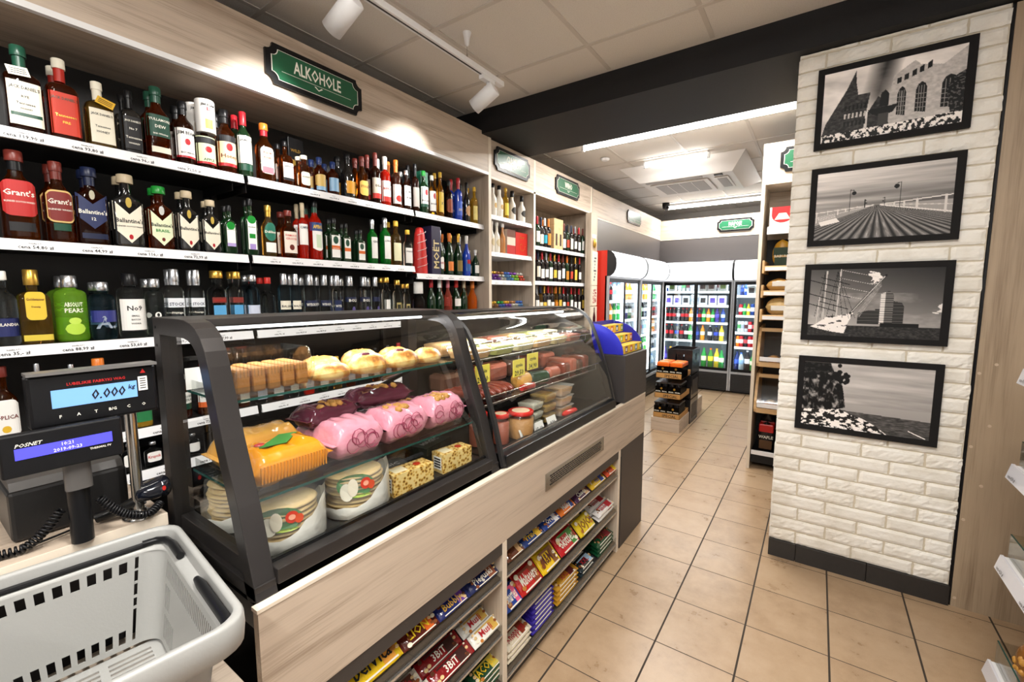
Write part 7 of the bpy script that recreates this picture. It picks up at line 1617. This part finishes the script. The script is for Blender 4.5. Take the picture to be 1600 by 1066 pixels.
# ================================================================== SWEETS IN THE COUNTER RACKS
def bar(key, L, D, H, col, words, wcol, accent=None, stand=False):
    """flow pack lying along local y, top side readable from +x"""
    o = local('sweet_pack', 'x', 'sweet', (0, 0, 0)); mb = MB(); n, N = 10, 14; rs = []
    for i in range(n + 1):
        u = i / n; e = min(u, 1 - u) * 2; k = max(.12, min(1, (e * 3) ** .5)) if e > 0 else .1
        rs.append([(D / 2 * (.92 + .08 * k) * math.copysign(abs(math.cos(2 * PI * j / N)) ** .7, math.cos(2 * PI * j / N)), (u - .5) * L, H / 2 + H / 2 * k * math.copysign(abs(math.sin(2 * PI * j / N)) ** .7, math.sin(2 * PI * j / N))) for j in range(N)])
    mb.rings([r[::-1] for r in rs], col)
    for s_ in (-1, 1): mb.box(-D * .46, D * .46, s_ * L / 2, s_ * (L / 2 + .008), H / 2 - .0008, H / 2 + .0008, col)
    mb.build('wrapper', o)
    mb = MB()
    if accent: mb.box(-D * .36, D * .36, L * .12, L * .36, H + .0002, H + .0012, accent)
    if accent: mb.box(-D * .36, -D * .26, -L * .36, L * .12, H + .0002, H + .0010, accent)
    if words: mb.text(words, (-D * .02, -L * .04, H + .0016), (0, 1, 0), (-1, 0, 0), D * .62, wcol, maxw=L * .74)
    R0 = random.Random(len(key) + int(L * 1000))
    for q in range(7):
        cx_, cy_ = R0.uniform(-.36, .36) * D, (R0.choice((-1, 1)) * R0.uniform(.3, .45)) * L; rr_ = R0.uniform(.06, .13) * D
        mb.loft([(0, rr_, rr_ * 1.3, 2), (.0012, rr_ * .8, rr_ * 1.1, 2)], C(R0.choice(('5a2c14', '8a4a20', 'e8c890', 'f4ead2', 'c07a30'))), 10, o=(cx_, cy_, H + .0004), cap0=False)
    mb.box(D * .37, D * .43, -L * .4, L * .4, H * .93, H * .93 + .0012, C('f0e8da'))
    if mb.v: mb.build('print', o)
    return o
SLT = {}
def rack(y0, y1, tier, items):
    """items: px0, px1, key, colour, words, word colour, accent, rows, stack, label, bag"""
    zf, zb = tier; tl = math.atan2(zb - zf, 1.24 + CX - .01); sl = (zb - zf) / (1.24 + CX - .01)
    for (pa, pb, col, words, wc, acc, nd, ns, desc, D) in items:
        zz = zf + .03; ya, yb = onplane(pa, zz, -.91), onplane(pb, zz, -.91); L = max(.05, min(.2, (yb - ya) * .93)); H = .022
        if D > .08: H = .03
        key = desc
        first = None
        for s_ in range(ns):
            for d_ in range(nd):
                x = CX - .018 - D / 2 - d_ * (D * .95 + .004); z = zf + sl * (CX - .01 - x) + .002 + s_ * (H + .001) + .004
                lb = desc + ('' if ns * nd == 1 else ', %s' % (('front' if d_ == 0 else ['', 'second', 'third', 'fourth'][d_] + ' row') + ('' if ns == 1 else ', %s from bottom' % ORD[s_])))
                tilt = -tl - (.35 if D < .08 and ns == 1 else (.55 if ns == 1 else .1)) * (1 if ns == 1 else 1)
                if ns == 1: z += D * .5 * math.sin(-tilt - tl) 
                if first is None:
                    first = bar(key, L, D, H, C(col, .22, coat=.5, bump=1.2, bscale=55), words, wc, acc); o = first; o['label'] = lb; o['group'] = 'sweets on the counter racks'
                    o.location = (x, (ya + yb) / 2, z)
                else: o = dup(first, (x, (ya + yb) / 2 + random.uniform(-.004, .004), z), None, lb, 'sweets on the counter racks')
                o.rotation_euler = (0, -tilt, 0) ; SLT[o.name] = tilt
Wd = SIGNW; YW = C('f4cf2a', .4); RDW = C('b3202a', .4)
R1 = CSH[0][2:], CSH[1][2:], CSH[2][2:]; R2_ = CSH[3][2:], CSH[4][2:], CSH[5][2:]
rack(.412, 1.216, R1[0], [
    (470, 545, 'c98a3a', '', Wd, None, 2, 1, 'tan biscuit pack at the near end of the upper rack', .06), (545, 628, 'f0c81c', 'belVita', INK, C('e9a03a'), 2, 1, 'bright yellow breakfast biscuit pack on the upper rack', .075),
    (628, 682, '5a1f16', 'LION', YW, C('e0661f'), 2, 1, 'dark red bar with orange print beside the yellow pack', .055), (684, 730, '1f2a6a', 'Bubbly', C('e0b24a'), C('6a3a9c'), 3, 1, 'navy bar with gold lettering on the upper rack', .05),
    (732, 777, '1f2858', 'Pieguski', Wd, C('8a4a2c'), 3, 1, 'navy biscuit bar with white lettering near the divider', .05)])
rack(.412, 1.216, R1[1], [
    (560, 618, 'a06a3c', '', Wd, None, 2, 1, 'brown wafer pack on the middle near rack', .06), (620, 674, 'e9e2d6', 'nutella', RDW, C('5a2a1c'), 3, 1, 'white bar with red and black lettering of middle near rack', .05), (676, 737, '8e1a1e', '3BiT', Wd, C('3a1814'), 3, 1, 'dark red bar with big white lettering of middle near rack', .052), (739, 780, 'ece9e0', 'Musli', RDW, C('c9a24a'), 3, 1, 'white oat bar with red lettering near the divider', .05)])
rack(.412, 1.216, R1[2], [
    (640, 690, '3a2a24', '', Wd, None, 2, 2, 'brown sachet on the lowest near rack', .06), (692, 738, '1c1a1e', 'Cafe', Wd, C('8c8a92'), 2, 2, 'black coffee sachet on the lowest near rack', .06), (742, 783, '1d4a30', 'JACOBS', YW, C('d8c65a'), 2, 3, 'dark green coffee pack on the lowest near rack', .06)])
rack(1.245, 2.348, R2_[0], [
    (791, 815, '6a3a24', '', Wd, C('c9a070'), 2, 1, 'brown bar just right of the divider on the upper far rack', .05), (817, 846, '1f3a7a', 'Prince', YW, C('e0b23a'), 3, 1, 'blue and yellow bar on the upper far rack', .055), (848, 872, '24408c', 'Oreo', Wd, C('d9d9e0'), 3, 1, 'blue and white bar on the upper far rack', .05),
    (874, 896, 'e0742a', 'Milky', Wd, C('24408c'), 2, 1, 'orange bar with blue print on the upper far rack', .055), (898, 920, '4a2a4c', 'Choco', Wd, C('c9a070'), 2, 1, 'dark violet bar on the upper far rack', .055), (922, 944, 'e0b82a', 'Hit', C('24408c'), C('24408c'), 2, 1, 'yellow bar with blue print on the upper far rack', .055), (946, 962, 'd8502a', '', Wd, YW, 2, 1, 'orange red pack at the far end of the upper rack', .05)])
rack(1.245, 2.348, R2_[1], [
    (791, 813, '23469c', 'Smarties', Wd, C('e05a8a'), 2, 1, 'blue bag with coloured dots right of the divider', .09), (815, 846, 'c4201c', 'Maltesers', Wd, C('8a3a1c'), 3, 1, 'bright red bag with white lettering of middle far rack', .10), (848, 874, 'f0c81c', "M&M's", C('5a2a1c'), C('8a5a2c'), 2, 1, 'yellow bag with brown lettering of middle far rack', .10),
    (876, 904, 'c41c24', 'Skittles', Wd, C('4a8c3a'), 3, 1, 'red bag with rainbow print of middle far rack', .10), (906, 928, 'ecd02a', 'JOJO', C('8a4a1c'), None, 3, 1, 'yellow lemon drops bag of middle far rack', .09), (930, 959, 'e9e6e4', 'kinder', RDW, C('b3202a'), 3, 2, 'white and red chocolate box of middle far rack', .05)])
rack(1.245, 2.348, R2_[2], [
    (791, 826, 'e4d9c0', 'Knoppers', RDW, C('8a3a24'), 2, 3, 'cream wafer pack by the divider of lowest rack', .07), (829, 862, '3a2c9c', 'Milka', Wd, None, 2, 6, 'purple chocolate bar in the tall stack of lowest rack', .07), (865, 902, 'c9962c', 'XXL', RDW, C('5a1c1c'), 2, 4, 'gold wrapped wafer bar in the stack of lowest rack', .055),
    (905, 926, '1d2c34', 'XXL', RDW, C('a8c8e0'), 2, 2, 'dark wafer bar with pale print of lowest rack', .06), (928, 958, '14502f', 'XXL', RDW, C('7c1c24'), 2, 3, 'dark green wafer bar, far end of lowest rack', .06)])
